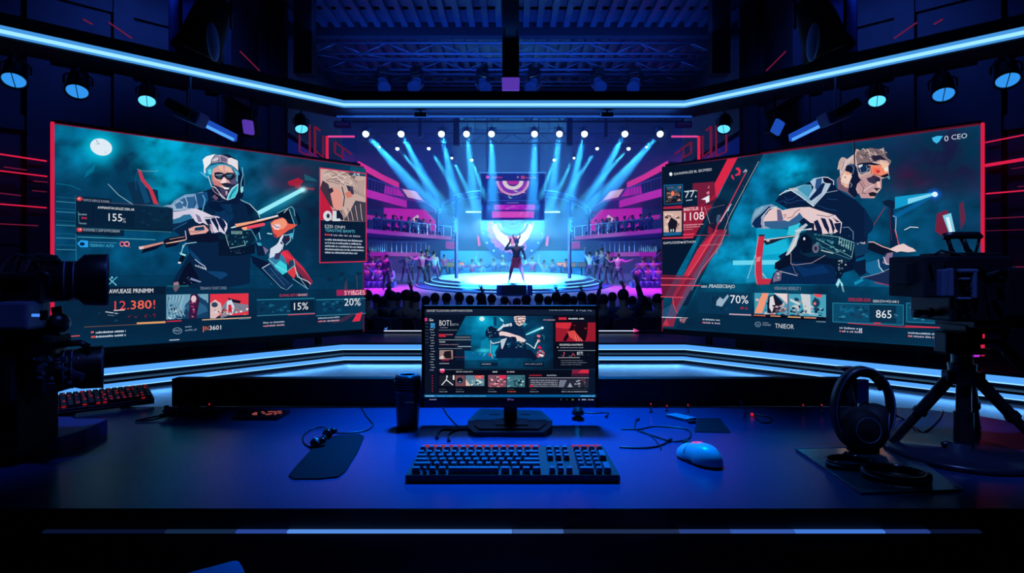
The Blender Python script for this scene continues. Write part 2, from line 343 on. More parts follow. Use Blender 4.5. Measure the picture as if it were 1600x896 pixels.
    A.poly(c(560,700,680,740,780,820,700,896,600,896),(10,30,62)); A.poly(c(580,690,650,700,670,740,610,740),(60,160,190)); A.poly(c(680,750,770,810,720,880),(120,110,150)); A.ln(c(620,540,640,640),1,(200,220,225)); A.ln(c(750,550,820,560),1.6,(170,230,235)); A.mess(*c(860,770)[0],*c(960,860)[0],[(220,120,160),(20,40,80),WH],12,1.4,6)
    A.poly(d(1190,80,1240,75,1310,160,1400,250,1500,400,1450,470,1330,380,1230,200,1170,150),(190,45,72)); A.poly(d(1170,100,1210,85,1300,170,1170,160),(225,50,75)); A.poly(d(1310,200,1400,290,1500,400,1430,430,1330,290),(120,40,70))
    A.poly(d(860,130,960,170,1050,200,1180,300,1290,420,1230,490,1170,470,1050,370,960,280,880,210),(7,22,52)); A.poly(d(980,265,1060,220,1290,420,1225,490,1170,465),(14,48,86)); A.ln(d(975,262,1055,215),1.1,(200,215,230)); A.ln(d(985,270,1170,460,1230,488,1290,430),.8,(120,170,200)); A.ln(d(1060,260,1210,440),.7,(70,110,150)); A.ln(d(1100,270,1250,420),.7,(40,90,130)); A.mess(*d(1060,300)[0],*d(1240,430)[0],[(20,60,100),(5,18,42),(60,110,150)],12,1.6,7)
    A.poly(d(1040,120,1100,70,1200,140,1230,210,1230,300,1190,330,1120,280,1050,200),(50,120,160)); A.poly(d(1100,240,1160,180,1230,230,1235,300,1185,330),(60,205,220)); A.poly(d(1060,60,1150,0,1190,20,1170,80,1100,140,1050,160),(205,215,232)); A.poly(d(1110,110,1170,100,1150,170,1100,170),(50,50,90)); A.ln(d(1040,170,1110,230,1230,300),.8,(150,230,235))
    A.poly(d(1230,300,1310,180,1330,330,1300,370),(215,60,70)); A.poly(d(1250,190,1300,175,1310,240,1240,290),(30,60,90)); A.ln(d(1240,290,1310,230,1300,170),.9,(90,200,215)); A.poly(d(1330,290,1470,430,1450,480,1310,370),(10,30,60)); A.ln(d(1310,240,1340,350,1450,400,1475,425),.9,WH); A.ln(d(1290,370,1450,478),.9,(120,180,210)); A.ln(d(1330,300,1370,370,1440,470),.7,(150,210,225))
    # sling, belt and legs
    A.ln(b(940,690,770,710,720,800,700,870),1.1,(160,210,230)); A.poly(d(150,100,200,110,150,215,105,205),(8,18,36)); A.ln(d(160,20,140,110),1.6,(120,190,210)); A.poly(d(120,100,190,120,180,140,130,120),(150,215,225)); A.poly(d(110,195,140,200,130,215,105,212),WH)
    A.poly(d(170,260,230,190,340,400,200,440,130,470,100,480,60,460,130,350),(7,16,40)); A.poly(d(240,360,350,400,330,410,230,380),(120,140,180)); A.poly(d(60,410,110,400,120,460,80,510,55,470),(150,120,130)); A.mess(*d(150,340)[0],*d(270,440)[0],[(50,70,110),(6,14,34),(90,110,150)],14,1.6,8)
    A.ln(d(280,170,330,210,380,240,390,270),.9,(200,215,235)); A.txt('wlobli',*d(278,240)[0],18,3.4,WH,slope=.35)
def thumb(A,x0,y0,x1,y1,bg,cols,seed,n=26,sz=4.2):
    A.rc(x0,y0,x1,y1,bg); A.mess(x0,y0+2,x1,y1,cols,n,sz,seed); A.mess(x0,(y0*2+y1*3)/5,x1,y1,cols,n,sz*.6,seed+50)
def build_left(parent):
    bl,br,tr,tl=Vector((-4.544,5.72,.414)),Vector((-2.071,8.,.414)),Vector((-2.071,8.,2.664)),Vector((-4.544,5.72,2.664))
    A=Art(bl,br-bl,(0,0,1),(1776,430),.00022)
    A.grid((bl,br,tr,tl), field((4,62,98),[(238,225,40,26,(0,170,210),.95),(262,262,16,40,(0,190,225),.9),(150,230,60,45,(0,140,185),.7),(270,235,45,60,(2,165,205),.8),(255,290,30,40,(0,160,200),.45),(430,290,70,45,(4,90,130),.5),(310,260,60,40,(2,130,175),.7),(195,255,30,60,(6,42,72),.85),(130,300,90,40,(5,50,82),.6),(500,340,60,120,(8,28,54),.85),(455,280,36,26,(55,28,62),.8),(460,420,50,50,(6,50,82),.7),(205,400,70,40,(3,80,120),.5),(320,450,300,26,(5,52,84),.6),(300,505,400,34,(5,34,62),.9),(120,470,90,40,(5,32,58),.9),(96,205,14,10,(0,120,150),.5),(110,215,60,25,(3,100,140),.5)],.5,.03,2.), 190, 96)
    A.glow(157,230,44,38,(0,205,240),.95); A.glow(157,230,30,25,(20,215,250),.9); A.ell(158,230,17.5,13,(222,236,245),rot=.3); A.mess(146,222,170,238,[(190,205,222),(235,240,248)],10,2.2,2); A.ln([(150,219),(155,226)],.8,(40,110,150))
    A.poly([(135,268),(150,255),(146,268),(132,278)],(3,125,160),.6); A.ln([(88,287),(110,290),(126,297)],1.6,(6,120,150),.5)
    A.poly([(449,284),(466,278),(474,283),(468,292),(452,290)],(165,28,58),.9); A.hl(462,293,490,3.,(150,30,60),.9); A.poly([(475,272),(492,280),(496,284),(476,282)],(30,90,110),.9)
    # scan lines at the near edge
    for k,y in enumerate((308,315,326,331,345,352,365,372,383,390)): A.hl(88,y,118,1.3,(60,140,165) if k%2 else (20,90,120),.75)
    A.ln([(118,306),(119,420)],.7,(60,150,175),.7); A.hl(88,350,300,1,(14,100,130),.6); A.hl(110,432,560,.9,(4,42,70),.8); A.ln([(232,330),(232,430)],.6,(4,50,80),.6)
    man_left(A)
    # heads-up cards
    A.rc(117,308,172,316.5,(6,22,44),.85); A.rc(117,316,268,358,(7,26,50),.9); A.poly([(208,320),(268,327),(268,358),(208,357)],(9,38,64),.7); A.hl(150,316.5,268,.8,(90,60,80),.9); A.hl(119,357,266,1.1,(60,140,160),.7); A.ln([(144,318),(144,355)],.6,(4,16,34),.9)
    A.ell(123,312,4.6,3.4,(205,60,75)); A.ell(122,311.5,2,1.6,(240,150,150)); A.txt('EXPCE RERCE DONPL',129,315.4,41,3.6,(150,165,185))
    A.txt('AWMANITAN BOLEZ DEN AR',151,327,57,3.8,WH); A.txt('155',168,346,21,11.5,(226,232,238)); A.txt('%',189,349,6,7.5,(150,160,172)); A.bars(122,337,12,2.4,(120,150,165)); A.bars(126,343,9,3.2,(190,45,70)); A.bars(123,351,11,2.4,(110,140,155)); A.ln([(121,332),(122,350)],1,(60,130,150))
    A.mess(215,322,262,354,[(12,46,74),(9,30,54),(30,60,90)],10,6,12)
    A.rc(117,357,192,367,(7,24,46),.85); A.ell(123,360,4.6,3.4,(205,60,75)); A.ell(124,359.5,2,1.4,(240,150,150)); A.txt('ROMOMEX 5 SOPF EVYPCORENM',129,362,56,3.8,(165,178,195))
    A.hl(120,371,240,1.3,(80,170,190),.7); A.poly([(119,381),(125,376),(136,377),(136,387),(124,387)],(40,160,235)); A.ell(127,382,4,3,(6,40,80)); A.txt('TEEEENFAY AUTA',138,386,38,4.2,(70,180,225)); A.hl(138,379,180,.9,(70,160,190),.8)
    A.ell(189,382,4,4,(225,120,140)); A.ell(189,382,2.6,2.6,(10,40,66)); A.ell(196,382,4.6,4.2,(225,150,165)); A.ell(196,382,2.8,2.4,(12,40,66)); A.ln([(186,378),(201,387)],1.,(210,50,80))
    A.ln([(166,433),(180,446)],1.3,(120,210,235)); A.ln([(181,433),(167,446)],1.3,(90,190,225)); A.ell(173,434,1.6,1.6,(120,210,235))
    A.rc(258,446,292,449,(20,90,105),.8)
    # bottom dashboard
    A.poly([(88,446),(470,452),(566,452),(566,516),(88,548)],(6,34,60),.55); A.rc(150,449,256,506,(8,34,58),.8); A.rc(165,449,256,462,(7,22,44),.7)
    A.txt('I AWUEASE PRINIMIM',165,458.6,72,6.6,WH); A.txt('12.380!',177,484,63,13.5,(228,72,74)); A.txt('380',202,483,32,13,(238,105,82)); A.mess(192,492,246,497,[(140,28,48),(90,25,50)],16,2.2,20)
    A.ln([(163,487),(183,490)],1.2,(200,205,215)); A.ln([(176,485),(192,484)],1.4,(225,205,205)); A.ln([(166,492),(176,493)],.8,(110,140,165)); A.mess(150,488,210,503,[(10,52,84),(8,34,58),(14,62,96)],10,5,21)
    A.hl(130,510.5,211,.9,(120,85,70),.9); A.hl(212,505,255,3,(215,155,105)); A.hl(258,502,280,2.,(180,40,70)); A.hl(313,499.5,388,1.8,(190,160,130)); A.bars(370,499,16,2.6,(90,120,145)); A.hl(262,531,277,1.4,(180,190,205)); A.hl(138,543,158,1.3,(160,170,190))
    thumb(A,257,460.5,322,499,(110,160,185),[(60,110,140),(170,200,215),(25,70,105),(205,220,230),(12,40,72)],31,26,7)
    A.poly([(290,472),(300,460),(312,466),(322,474),(322,496),(280,498)],(20,60,98)); A.poly([(284,480),(300,468),(318,478),(321,486),(300,494)],(40,92,130)); A.poly([(294,460),(305,459),(308,470),(303,497),(291,498),(292,478)],(52,24,60)); A.ell(299,467,4,5.5,(225,190,200)); A.mess(291,470,306,497,[(170,40,110),(40,30,70),(220,130,180),(20,24,50)],26,2.2,33)
    for k in range(5): A.ln([(260+k*5,462),(258+k*4,478),(262+k*5,496)],.9,(40,90,125)); A.ln([(263+k*5,462),(262+k*4,480),(265+k*5,494)],.6,(190,220,232))
    A.rc(324,459.5,383.5,494,(222,52,72)); A.poly([(324,474),(332,468),(341,474),(343,488),(332,497),(324,497)],(215,185,185)); A.ell(331,476,5,4,(50,60,90)); A.poly([(343,478),(352,468),(366,474),(383,476),(383,486),(360,490),(340,497)],(120,125,145)); A.poly([(350,465),(362,468),(372,470),(370,474),(358,472)],(14,22,44)); A.poly([(350,471),(357,468),(362,480),(358,492),(349,490)],(205,215,225)); A.poly([(352,476),(357,476),(358,490),(352,488)],(205,40,60)); A.mess(324,482,383,494,[(215,70,60),(230,150,90),(235,225,225),(60,30,50),(190,60,60)],46,2.8,35)
    A.txt('TERAHAYA TSOEST ZORES',308,452.6,41,4.2,(125,145,168))
    A.ell(273,516,7.2,5,(130,160,185)); A.ell(273,516,6.3,4.2,(6,36,62)); A.txt('MNX',268,518,10,3.8,(130,160,185)); A.bars(285,511,10,1.8,(130,160,185)); A.txt('moMo LP',285,516.6,18,2.8,(150,175,198)); A.txt('|',312.5,516,1.2,7,(230,110,90)); A.txt('IN',315,515.5,6,6,(235,110,80)); A.txt('3601',322.5,515,18,6.6,WH)
    A.bars(139.5,519.5,6,3,(230,120,100),seed=3); A.bars(147,520.2,46,3,(190,205,220),seed=4); A.bars(140,527,6,3.2,(230,90,80),seed=5); A.bars(147,526.6,46,3,(190,205,220),seed=6)
    A.ln([(101,525),(122,523.5)],1.3,(235,85,90)); A.poly([(100,525),(106,520.5),(104,525),(107,529.5)],(235,85,90))
    A.txt('BLUMAEL KIET BYAHACRT',431,463.5,44,3.8,(195,55,85)); A.txt('BHONAST',460,462.6,14,3.6,(190,180,195))
    for (x0,x1) in ((396,485),(487.5,564)): A.rc(x0,469,x1,492,(8,52,84),.9); A.mess(x0+3,471,x1-30,489,[(10,70,104),(8,42,70),(20,96,130)],14,6,int(x0)); A.hl(x0,468.4,x1,1.2,(40,140,165)); A.hl(x0,493,x1,1.,(60,140,165))
    A.rc(447,470,484,489,(6,30,54),.9); A.hl(444,491.6,485,1.4,(205,60,90)); A.txt('15%',453,484,22,11,WH); A.txt('20%',531,477.5,25,11,(225,232,238)); A.txt('5',552,478,5,9,(120,140,160))
    A.rc(519,453,565,462,(165,35,85),.9); A.txt('5YIEGES',531,461,32,6.6,(240,205,220)); A.mess(532,453,565,461,[(225,40,90),(240,160,190)],8,3,44)
    A.poly([(543,502),(550,490),(559,487),(555,501)],(222,45,75)); A.poly([(510,505),(540,490),(552,488),(530,502)],(70,40,70),.7)
    for (x,y) in ((405,505),(490,498)): A.bars(x,y,33,2.6,(150,165,185),seed=int(x)); A.bars(x,y+5,33,2.6,(180,150,165),seed=int(x)+1); A.bars(x,y+5,8,2.6,(205,80,95),seed=9)
    # feature card
    A.poly([(493,266),(564,274),(564,409),(493,411)],(8,28,54)); A.poly([(493,266),(541,270),(564,278),(564,348),(493,345)],(196,168,160)); A.poly([(493,296),(505,315),(514,333),(510,345),(493,345)],(188,30,62)); A.poly([(541,262),(564,266),(564,278),(538,276)],(10,78,105))
    A.poly([(548,315),(564,318),(564,348),(530,346),(540,330)],(58,60,78)); A.poly([(493,296),(497,284),(506,290),(512,312),(518,332),(508,322)],(60,48,66)); A.poly([(508,300),(517,294),(526,302),(528,322),(523,330),(514,328)],(222,150,140)); A.poly([(512,330),(526,330),(533,346),(519,344)],(18,26,52)); A.poly([(505,298),(512,295),(514,301),(508,305)],(50,40,60)); A.ln([(527,294),(531,310),(529,324)],1.6,(60,44,58)); A.poly([(533,290),(544,294),(546,306),(538,304)],(52,50,76)); A.poly([(531,304),(539,300),(544,308),(536,312)],(205,120,110))
    r=random.Random(5)
    for k in range(22):
        x=496+r.random()*42; y=272+r.random()*18; w=r.uniform(8,20); A.ln([(x,y),(x+w*.4,y-2+r.uniform(-2,3)),(min(x+w,562),y+3+r.uniform(-1,6))],.8,(70,56,66) if k%3 else (235,215,205))
    for k in range(8): A.ln([(545+k*2.3,284),(541+k*2.6,296+k),(548+k*2,304+k)],.6,(110,95,105))
    for k in range(9): A.ln([(523+k*4,330-k*1.2),(528+k*3.6,338),(530+k*3.5,346)],.8,(90,70,78) if k%2 else (225,190,175))
    A.ell(504,339,6.5,8,(205,215,222)); A.ell(505,339,2.6,3.6,(40,44,70)); A.poly([(512,331),(518,331),(518,343),(524,343),(524,347),(512,347)],(205,215,222)); A.txt('24',543,276,11,6,(210,215,225))
    A.txt('EZEI ONM',500,357,31,4.6,(190,205,215)); A.txt('TEAGTIVE BAWTI',500,363,46,4.6,(90,180,205)); A.bars(500,369,8,3,(220,60,80)); A.bars(509,369.6,46,2.6,(150,150,170),seed=2)
    for k in range(5): A.bars(500,376.6+k*5,(58,56,60,60,50)[k],2.8,(170,180,195),seed=30+k,gap=.15)
    A.ln([(492,265),(564,274),(564,409),(492,411)],1.7,(200,42,84),1,True); A.mess(500,425,560,448,[(8,60,92),(10,40,68)],6,10,61)
    A.poly([(529,452),(533,435),(535,452)],(90,60,80),.5); A.ln([(549,430),(550,450)],.8,(140,70,90),.5)
    A.clip((br-bl).length,(tl-bl).length); return A.build('display',parent)
def man_right(A):
    e=Z(1160,270,9.956); f=Z(1290,220,9.956); g=Z(1180,330,6.64); h=Z(1280,360,5)
    A.poly(e(0,896,1590,896,1700,1200,-100,1200),(4,110,150),.0)
    # cyan light shapes behind the figure
    A.poly(g(10,180,330,190,380,480,210,560,240,680,20,740),(10,165,205),.75); A.poly(g(80,290,320,300,360,430,90,460),(30,190,225),.6); A.hl(1147,411,1216,7,(110,215,240),.95); A.poly(g(350,150,470,120,420,260,330,250),(60,210,235),.8)
    A.poly(g(-100,740,-40,560,20,440,60,600,150,740),(30,150,190),.6); A.ln(g(-80,700,0,460,60,640,120,700),.9,(170,220,235),.8); A.ln(g(0,560,90,660,130,720),1.1,(150,210,225),.8)
    A.poly(g(40,245,100,245,95,300,70,500,75,700,190,705,150,760,20,770,0,600,15,400),(195,45,70)); A.poly(g(40,245,100,245,98,262,38,262),(30,40,70)); A.ln(g(35,270,10,420,0,640,20,760),.9,(235,130,140)); A.poly(g(15,480,60,470,50,520,15,530),(225,120,130))
    # torso
    A.poly(e(510,450,590,340,720,250,960,190,1100,110,1250,70,1400,110,1470,250,1593,330,1760,420,1900,560,1960,700,1950,1000,1900,1300,1300,1500,700,1500,560,1300,900,1100,1000,900,700,560),(8,28,62))
    A.poly(g(330,470,470,260,560,230,1030,330,1050,600,860,660,780,560,560,620,260,620,220,560),(6,22,50)); A.poly(g(250,590,400,530,820,560,850,700,900,760,150,760,190,650),(7,36,76)); A.poly(g(400,560,560,600,700,560,780,640,500,680),(9,48,98))
    A.poly(e(590,340,720,260,960,185,1070,190,1080,260,1060,330,1100,520,900,370,760,280),(120,175,200)); A.poly(e(860,250,960,190,1060,200,1075,300,1030,390),(70,150,185)); A.ln(e(580,350,680,280,760,275,900,365,1110,525),1.2,(225,232,240)); A.poly(e(720,245,850,240,870,290,760,275),(190,190,195))
    A.poly(e(1055,140,1110,90,1250,65,1300,70,1290,170,1200,300,1040,400,1030,390,1110,230),(170,195,220)); A.poly(e(1150,100,1240,80,1230,190,1170,310,1130,230),(40,80,130)); A.poly(e(1250,75,1330,80,1400,110,1390,170,1270,150),(10,18,48)); A.poly(e(1270,160,1380,170,1300,320,1110,525,1050,440,1210,330),(175,195,215)); A.poly(e(1250,160,1290,170,1230,320,1070,440,1040,410),(14,36,80)); A.ln(e(1250,70,1330,75,1420,130,1420,190),1.1,(220,225,235)); A.ln(e(1310,310,1480,280),.9,(150,165,190)); A.txt('E LOOVA',*e(1110,500)[0],13,3,(60,80,120),slope=-1.1)
    for q in ((660,380,700,430,780,410,860,360),(650,440,740,480,860,440),(850,430,1000,440),(1160,500,1300,560,1460,590),(1320,410,1480,420),(540,460,640,440,700,500)): A.ln(e(*q),.9,(28,66,118))
    # arm
    A.poly(e(140,760,160,660,200,570,300,520,460,490,600,560,540,700,350,880,260,870,150,840),(110,150,180)); A.poly(e(150,800,200,720,300,640,420,520,460,560,320,700,300,860,200,860),(12,40,84)); A.poly(e(170,700,210,610,300,530,350,530,260,640),(130,175,200))
    A.poly(e(330,720,420,590,520,540,640,590,700,580,860,550,960,540,960,700,860,760,700,780,540,860,420,870,340,820),(226,196,196)); A.poly(e(340,760,540,750,640,740,720,760,860,660,890,620,950,700,860,800,600,880,440,870,350,830),(50,96,140)); A.poly(e(540,570,600,580,640,720,600,770,550,760),(95,95,135)); A.ln(e(330,830,300,700,420,560,540,530),1.,WH); A.ln(e(640,590,760,560,900,545,1050,540),.8,(235,230,238)); A.ln(e(640,660,680,655,660,700),.9,(150,40,60)); A.ln(e(700,710,780,690,830,610,900,570),.9,(120,60,80))
    A.poly(e(300,700,360,640,330,720,340,830,440,870,330,870,290,800),(150,160,185))
    A.poly(e(900,560,960,540,1060,540,1200,590,1420,655,1550,790,1540,860,1500,896,1120,896,1120,790,1060,780,960,700,960,650),(228,200,200)); A.poly(g(520,20,640,40,830,40,900,120,880,200,830,230,700,240,680,130,610,120,540,60),(225,200,205))
    for q in ((610,110,650,90,690,180,700,240,640,200),(680,70,730,80,770,180,770,240,720,170),(760,70,800,100,830,180,810,240,790,150),(820,130,890,120,895,180,880,230,840,190),(800,60,840,90,880,110,850,120)): A.poly(g(*q),(16,28,64))
    A.ln(g(640,40,760,60,820,40),.9,(60,60,100)); A.ln(g(900,120,885,230),.9,WH)
    # head in profile
    A.poly(f(190,700,180,600,230,560,220,440,190,460,215,330,250,270,290,262,340,290,460,200,480,130,560,160,700,120,850,140,900,190,960,270,1000,300,1020,330,980,400,990,560,870,600,870,740,850,770,800,830,760,896,560,896,520,820,450,896,330,800,200,760),(200,170,165))
    A.poly(f(490,170,560,150,700,115,860,140,920,210,980,290,1025,310,1000,360,950,310,850,300,760,330,600,360,500,370,470,250),(128,108,112))
    r=random.Random(3)
    for k in range(46):
        x=500+r.random()*430; y=140+r.random()*170-(abs(x-720)/900*60); w=r.uniform(20,60); A.ln(f(x,y,x+w*.6,y+r.uniform(-25,25),x+w,y+r.uniform(10,45)),.8,r.choice([(60,50,66),(40,40,60),(195,170,165),(225,200,190)]))
    A.poly(f(500,370,560,350,720,340,860,380,880,400,700,380,500,390),(20,24,50)); A.poly(f(720,240,860,230,960,310,840,300,760,330),(34,32,56))
    A.poly(f(500,380,560,365,640,375,700,400,690,480,560,530,520,480),(20,44,78)); A.poly(f(510,390,580,370,580,400,530,430),(215,220,228)); A.ln(f(540,440,560,510,640,490,680,430),.9,(150,170,195)); A.ln(f(640,390,660,470),.9,(110,140,170))
    A.poly(f(700,390,860,385,900,440,960,410,980,470,960,520,870,550,720,520),(238,135,105)); A.poly(f(740,420,850,430,870,490,800,530,740,500),(240,110,85)); A.poly(f(790,460,850,470,840,510,800,500),(180,40,60)); A.poly(f(910,430,975,410,980,480,930,490),(232,225,205)); A.poly(f(860,320,980,360,970,410,900,430,870,390,840,340),(238,190,165)); A.poly(f(870,550,980,510,990,550,930,580,860,570),(18,20,46)); A.poly(f(960,570,1000,550,1010,605,980,600),(60,150,170)); A.ln(f(700,390,720,520,870,555),.9,(120,50,50))
    A.poly(f(490,700,560,560,700,510,850,570,880,620,875,740,820,770,760,740,700,830,730,896,560,896,520,810),(190,148,152)); A.poly(f(640,590,740,560,860,590,830,640,760,680,680,650),(52,50,78)); A.poly(f(760,590,860,600,850,640,790,640),(34,34,60)); A.poly(f(800,640,850,640,860,740,820,740),(235,190,180)); A.poly(f(750,740,860,740,800,790),(50,40,66)); A.poly(f(670,820,740,800,810,820,780,870,700,870),(30,24,44)); A.poly(f(700,870,760,880,730,900,690,896),(215,160,150)); A.ln(f(600,790,700,720,760,690),1.,(225,215,222)); A.ln(f(540,650,600,740,580,820,640,830),.9,(70,50,70)); A.ln(f(560,600,620,720),.8,(95,75,95)); A.poly(f(720,560,760,540,870,590,760,600),(60,40,60))
    A.poly(f(180,620,220,560,250,590,250,680,360,740,440,880,330,810,200,760),(120,90,110)); A.poly(f(190,460,215,330,250,270,290,262,300,320,240,380),(196,165,160)); A.poly(f(300,330,450,220,460,260,380,330,330,400,300,430,250,520,230,480),(210,190,190)); A.ln(f(300,330,280,400,250,470),.8,(80,65,80))
    A.poly(f(310,470,330,400,400,360,470,380,505,440,520,560,560,620,500,680,480,760,520,850,450,896,360,800,380,640,420,520),(14,24,54)); A.ln(f(350,380,420,380,450,440,430,520),1.3,(90,120,155)); A.ln(f(440,370,490,420,500,490),.9,(60,90,130)); A.poly(f(250,590,310,490,370,490,420,560,370,680,330,680,245,640),(236,205,190)); A.poly(f(300,500,360,490,400,530,340,540),(240,165,130)); A.poly(f(295,560,330,570,320,590),(30,30,50)); A.poly(f(280,680,350,690,340,740,300,720),(236,180,150)); A.ln(f(390,660,420,690,400,730),.8,(150,170,190))
    A.poly(f(440,20,462,20,470,380,452,385),(9,20,42)); A.ln(f(440,20,440,200),.5,(70,90,120))
    # microphone boom
    h=Z(1280,200,5)
    A.poly(h(495,580,540,562,600,575,632,610,600,632,520,610),(12,30,58)); A.poly(h(545,620,580,620,590,720,620,896,650,960,560,960,555,800),(9,34,66)); A.ln(h(555,630,560,760,570,880),1.,(90,40,70)); A.ln(h(580,690,605,700,600,800,630,940),1.3,(150,180,205)); A.ln(h(595,800,640,960),1.4,(200,60,80)); A.ln(h(520,620,430,760),1.3,(120,50,80)); A.poly(h(355,620,400,700,430,750,420,800,360,860),(8,36,72))
    # rifle
    h=Z(1280,360,5)
    A.poly(g(470,230,560,210,700,240,860,250,1040,330,1010,500,980,520,830,500,700,470,560,480,480,440),(8,42,68)); A.poly(g(480,260,540,240,600,300,590,430,500,440,460,360),(6,18,42)); A.mess(*g(600,240)[0],*g(850,420)[0],[(14,76,98),(6,30,52),(60,130,145),(10,54,76)],46,4,71); A.mess(*g(830,260)[0],*g(1020,430)[0],[(14,76,98),(120,175,180),(6,30,52)],30,3,72)
    for k in range(6): A.ln(g(890+k*24,270+k*12,880+k*24,350+k*12),1.2,(130,190,190))
    A.ln(g(650,290,1010,480),.9,(110,160,170)); A.ln(g(700,250,860,270,1040,330,1010,490),.9,(120,175,185)); A.ln(g(640,340,840,440,1000,500),1.,(70,120,140)); A.ln(g(700,410,820,440),1.6,(180,195,190)); A.ell(*g(640,390)[0],5,7,(110,105,130)); A.ell(*g(640,390)[0],2.4,3.6,(34,40,66)); A.ell(*g(522,290)[0],1.6,2.2,WH)
    A.poly(g(470,240,440,360,350,470,330,460,420,260,450,190,540,130,560,150,500,200),(175,190,200)); A.poly(g(440,270,470,250,400,400,345,465),(215,215,215)); A.ln(g(430,210,600,185),1.3,WH); A.poly(g(600,200,600,185,480,200),(200,210,220)); A.poly(g(330,470,385,440,390,560,260,610,215,600,220,540),(7,18,40))
    A.poly(g(100,320,130,290,200,290,300,265,430,250,430,270,310,290,200,335,130,355),(24,34,54)); A.ln(g(110,300,200,290,430,258),1.2,(225,225,230)); A.ell(*g(148,305)[0],3,2.5,(190,185,190))
    A.ln(g(385,440,385,550,440,560,600,540,740,460),.8,(170,150,165)); A.ln(g(400,560,430,640,460,660),.7,(110,110,140)); A.ln(g(240,620,330,640,450,670),.9,(190,195,210)); A.poly(g(200,690,240,610,290,640,280,720,200,740),(110,100,130)); A.mess(*g(200,620)[0],*g(300,720)[0],[(200,190,200),(30,30,60),(120,110,140)],14,3,74)
    A.poly(g(830,490,980,520,930,640,900,700,850,700,860,600,800,560),(6,24,48)); A.mess(*g(860,510)[0],*g(970,570)[0],[(190,200,205),(20,60,80),(110,130,150)],12,2.2,75); A.mess(*g(870,570)[0],*g(930,650)[0],[(90,110,140),(10,30,60)],8,3,76); A.poly(g(850,760,880,700,900,720,870,800),(150,225,235)); A.poly(g(890,720,920,750,940,845,920,830,905,770),(165,230,240))
    A.ln(g(920,175,980,170,1030,220,1030,300),.9,(120,150,175)); A.poly(g(1040,330,1120,320,1180,330,1220,400,1180,440,1050,480),(12,54,90)); A.mess(*g(1050,320)[0],*g(1160,350)[0],[(200,120,120),(30,40,70),(180,180,190)],12,2.4,77); A.poly(g(1190,330,1240,330,1470,410,1440,440,1330,460,1180,400),(11,20,42)); A.ln(g(1190,325,1240,325,1330,370,1470,415),1.4,(225,175,170))
    A.poly(g(1400,400,1480,360,1550,340,1600,370,1650,390,1680,420,1600,430,1520,420,1480,430),(228,200,200)); A.poly(g(1160,540,1220,510,1330,490,1370,440,1450,430,1500,460,1480,560,1400,640,1250,690,1160,640),(12,52,92)); A.poly(g(1160,540,1290,500,1320,600,1340,640,1230,680,1160,620),(20,100,145)); A.ln(g(1290,505,1300,580,1350,640),1.4,(200,215,228)); A.poly(g(1380,440,1440,430,1430,520,1380,560,1330,540),(130,110,140)); A.ln(g(1345,480,1370,550,1440,560),1.1,WH); A.poly(g(1020,540,1160,500,1160,650,1100,680,1040,610),(7,26,56)); A.poly(g(1110,690,1330,640,1450,590,1500,640,1560,780,1560,810,1300,740),(24,40,80)); A.ln(g(1110,695,1290,650,1450,580),1.,(130,150,175)); A.ln(g(1250,740,1560,800),1.4,(160,50,80)); A.ln(g(1560,200,1620,170,1700,175),1.1,WH); A.poly(g(1040,740,1120,700,1140,720,1050,770),(20,140,180))
    # spotlight in the picture
    A.glow(1461,305,16,12,(20,120,255),.9); A.poly([(1400,309),(1400,328),(1458,308),(1458,302)],(20,170,225),.75); A.poly([(1398,336),(1400,344),(1455,312),(1452,308)],(8,110,180),.5); A.poly([(1420,312),(1420,320),(1459,307),(1459,303)],(140,225,250),.8); A.ell(1462,305,4.5,4,(215,245,255))
    A.poly([(1465,335),(1480,329),(1490,345),(1496,372),(1480,375),(1462,362)],(120,24,52),.85); A.poly([(1474,338),(1487,334),(1494,366),(1485,368)],(120,205,230)); A.poly([(1479,341),(1484,340),(1490,366),(1486,367)],(225,240,248)); A.poly([(1500,320),(1506,316),(1510,345),(1502,360)],(110,24,52),.7)
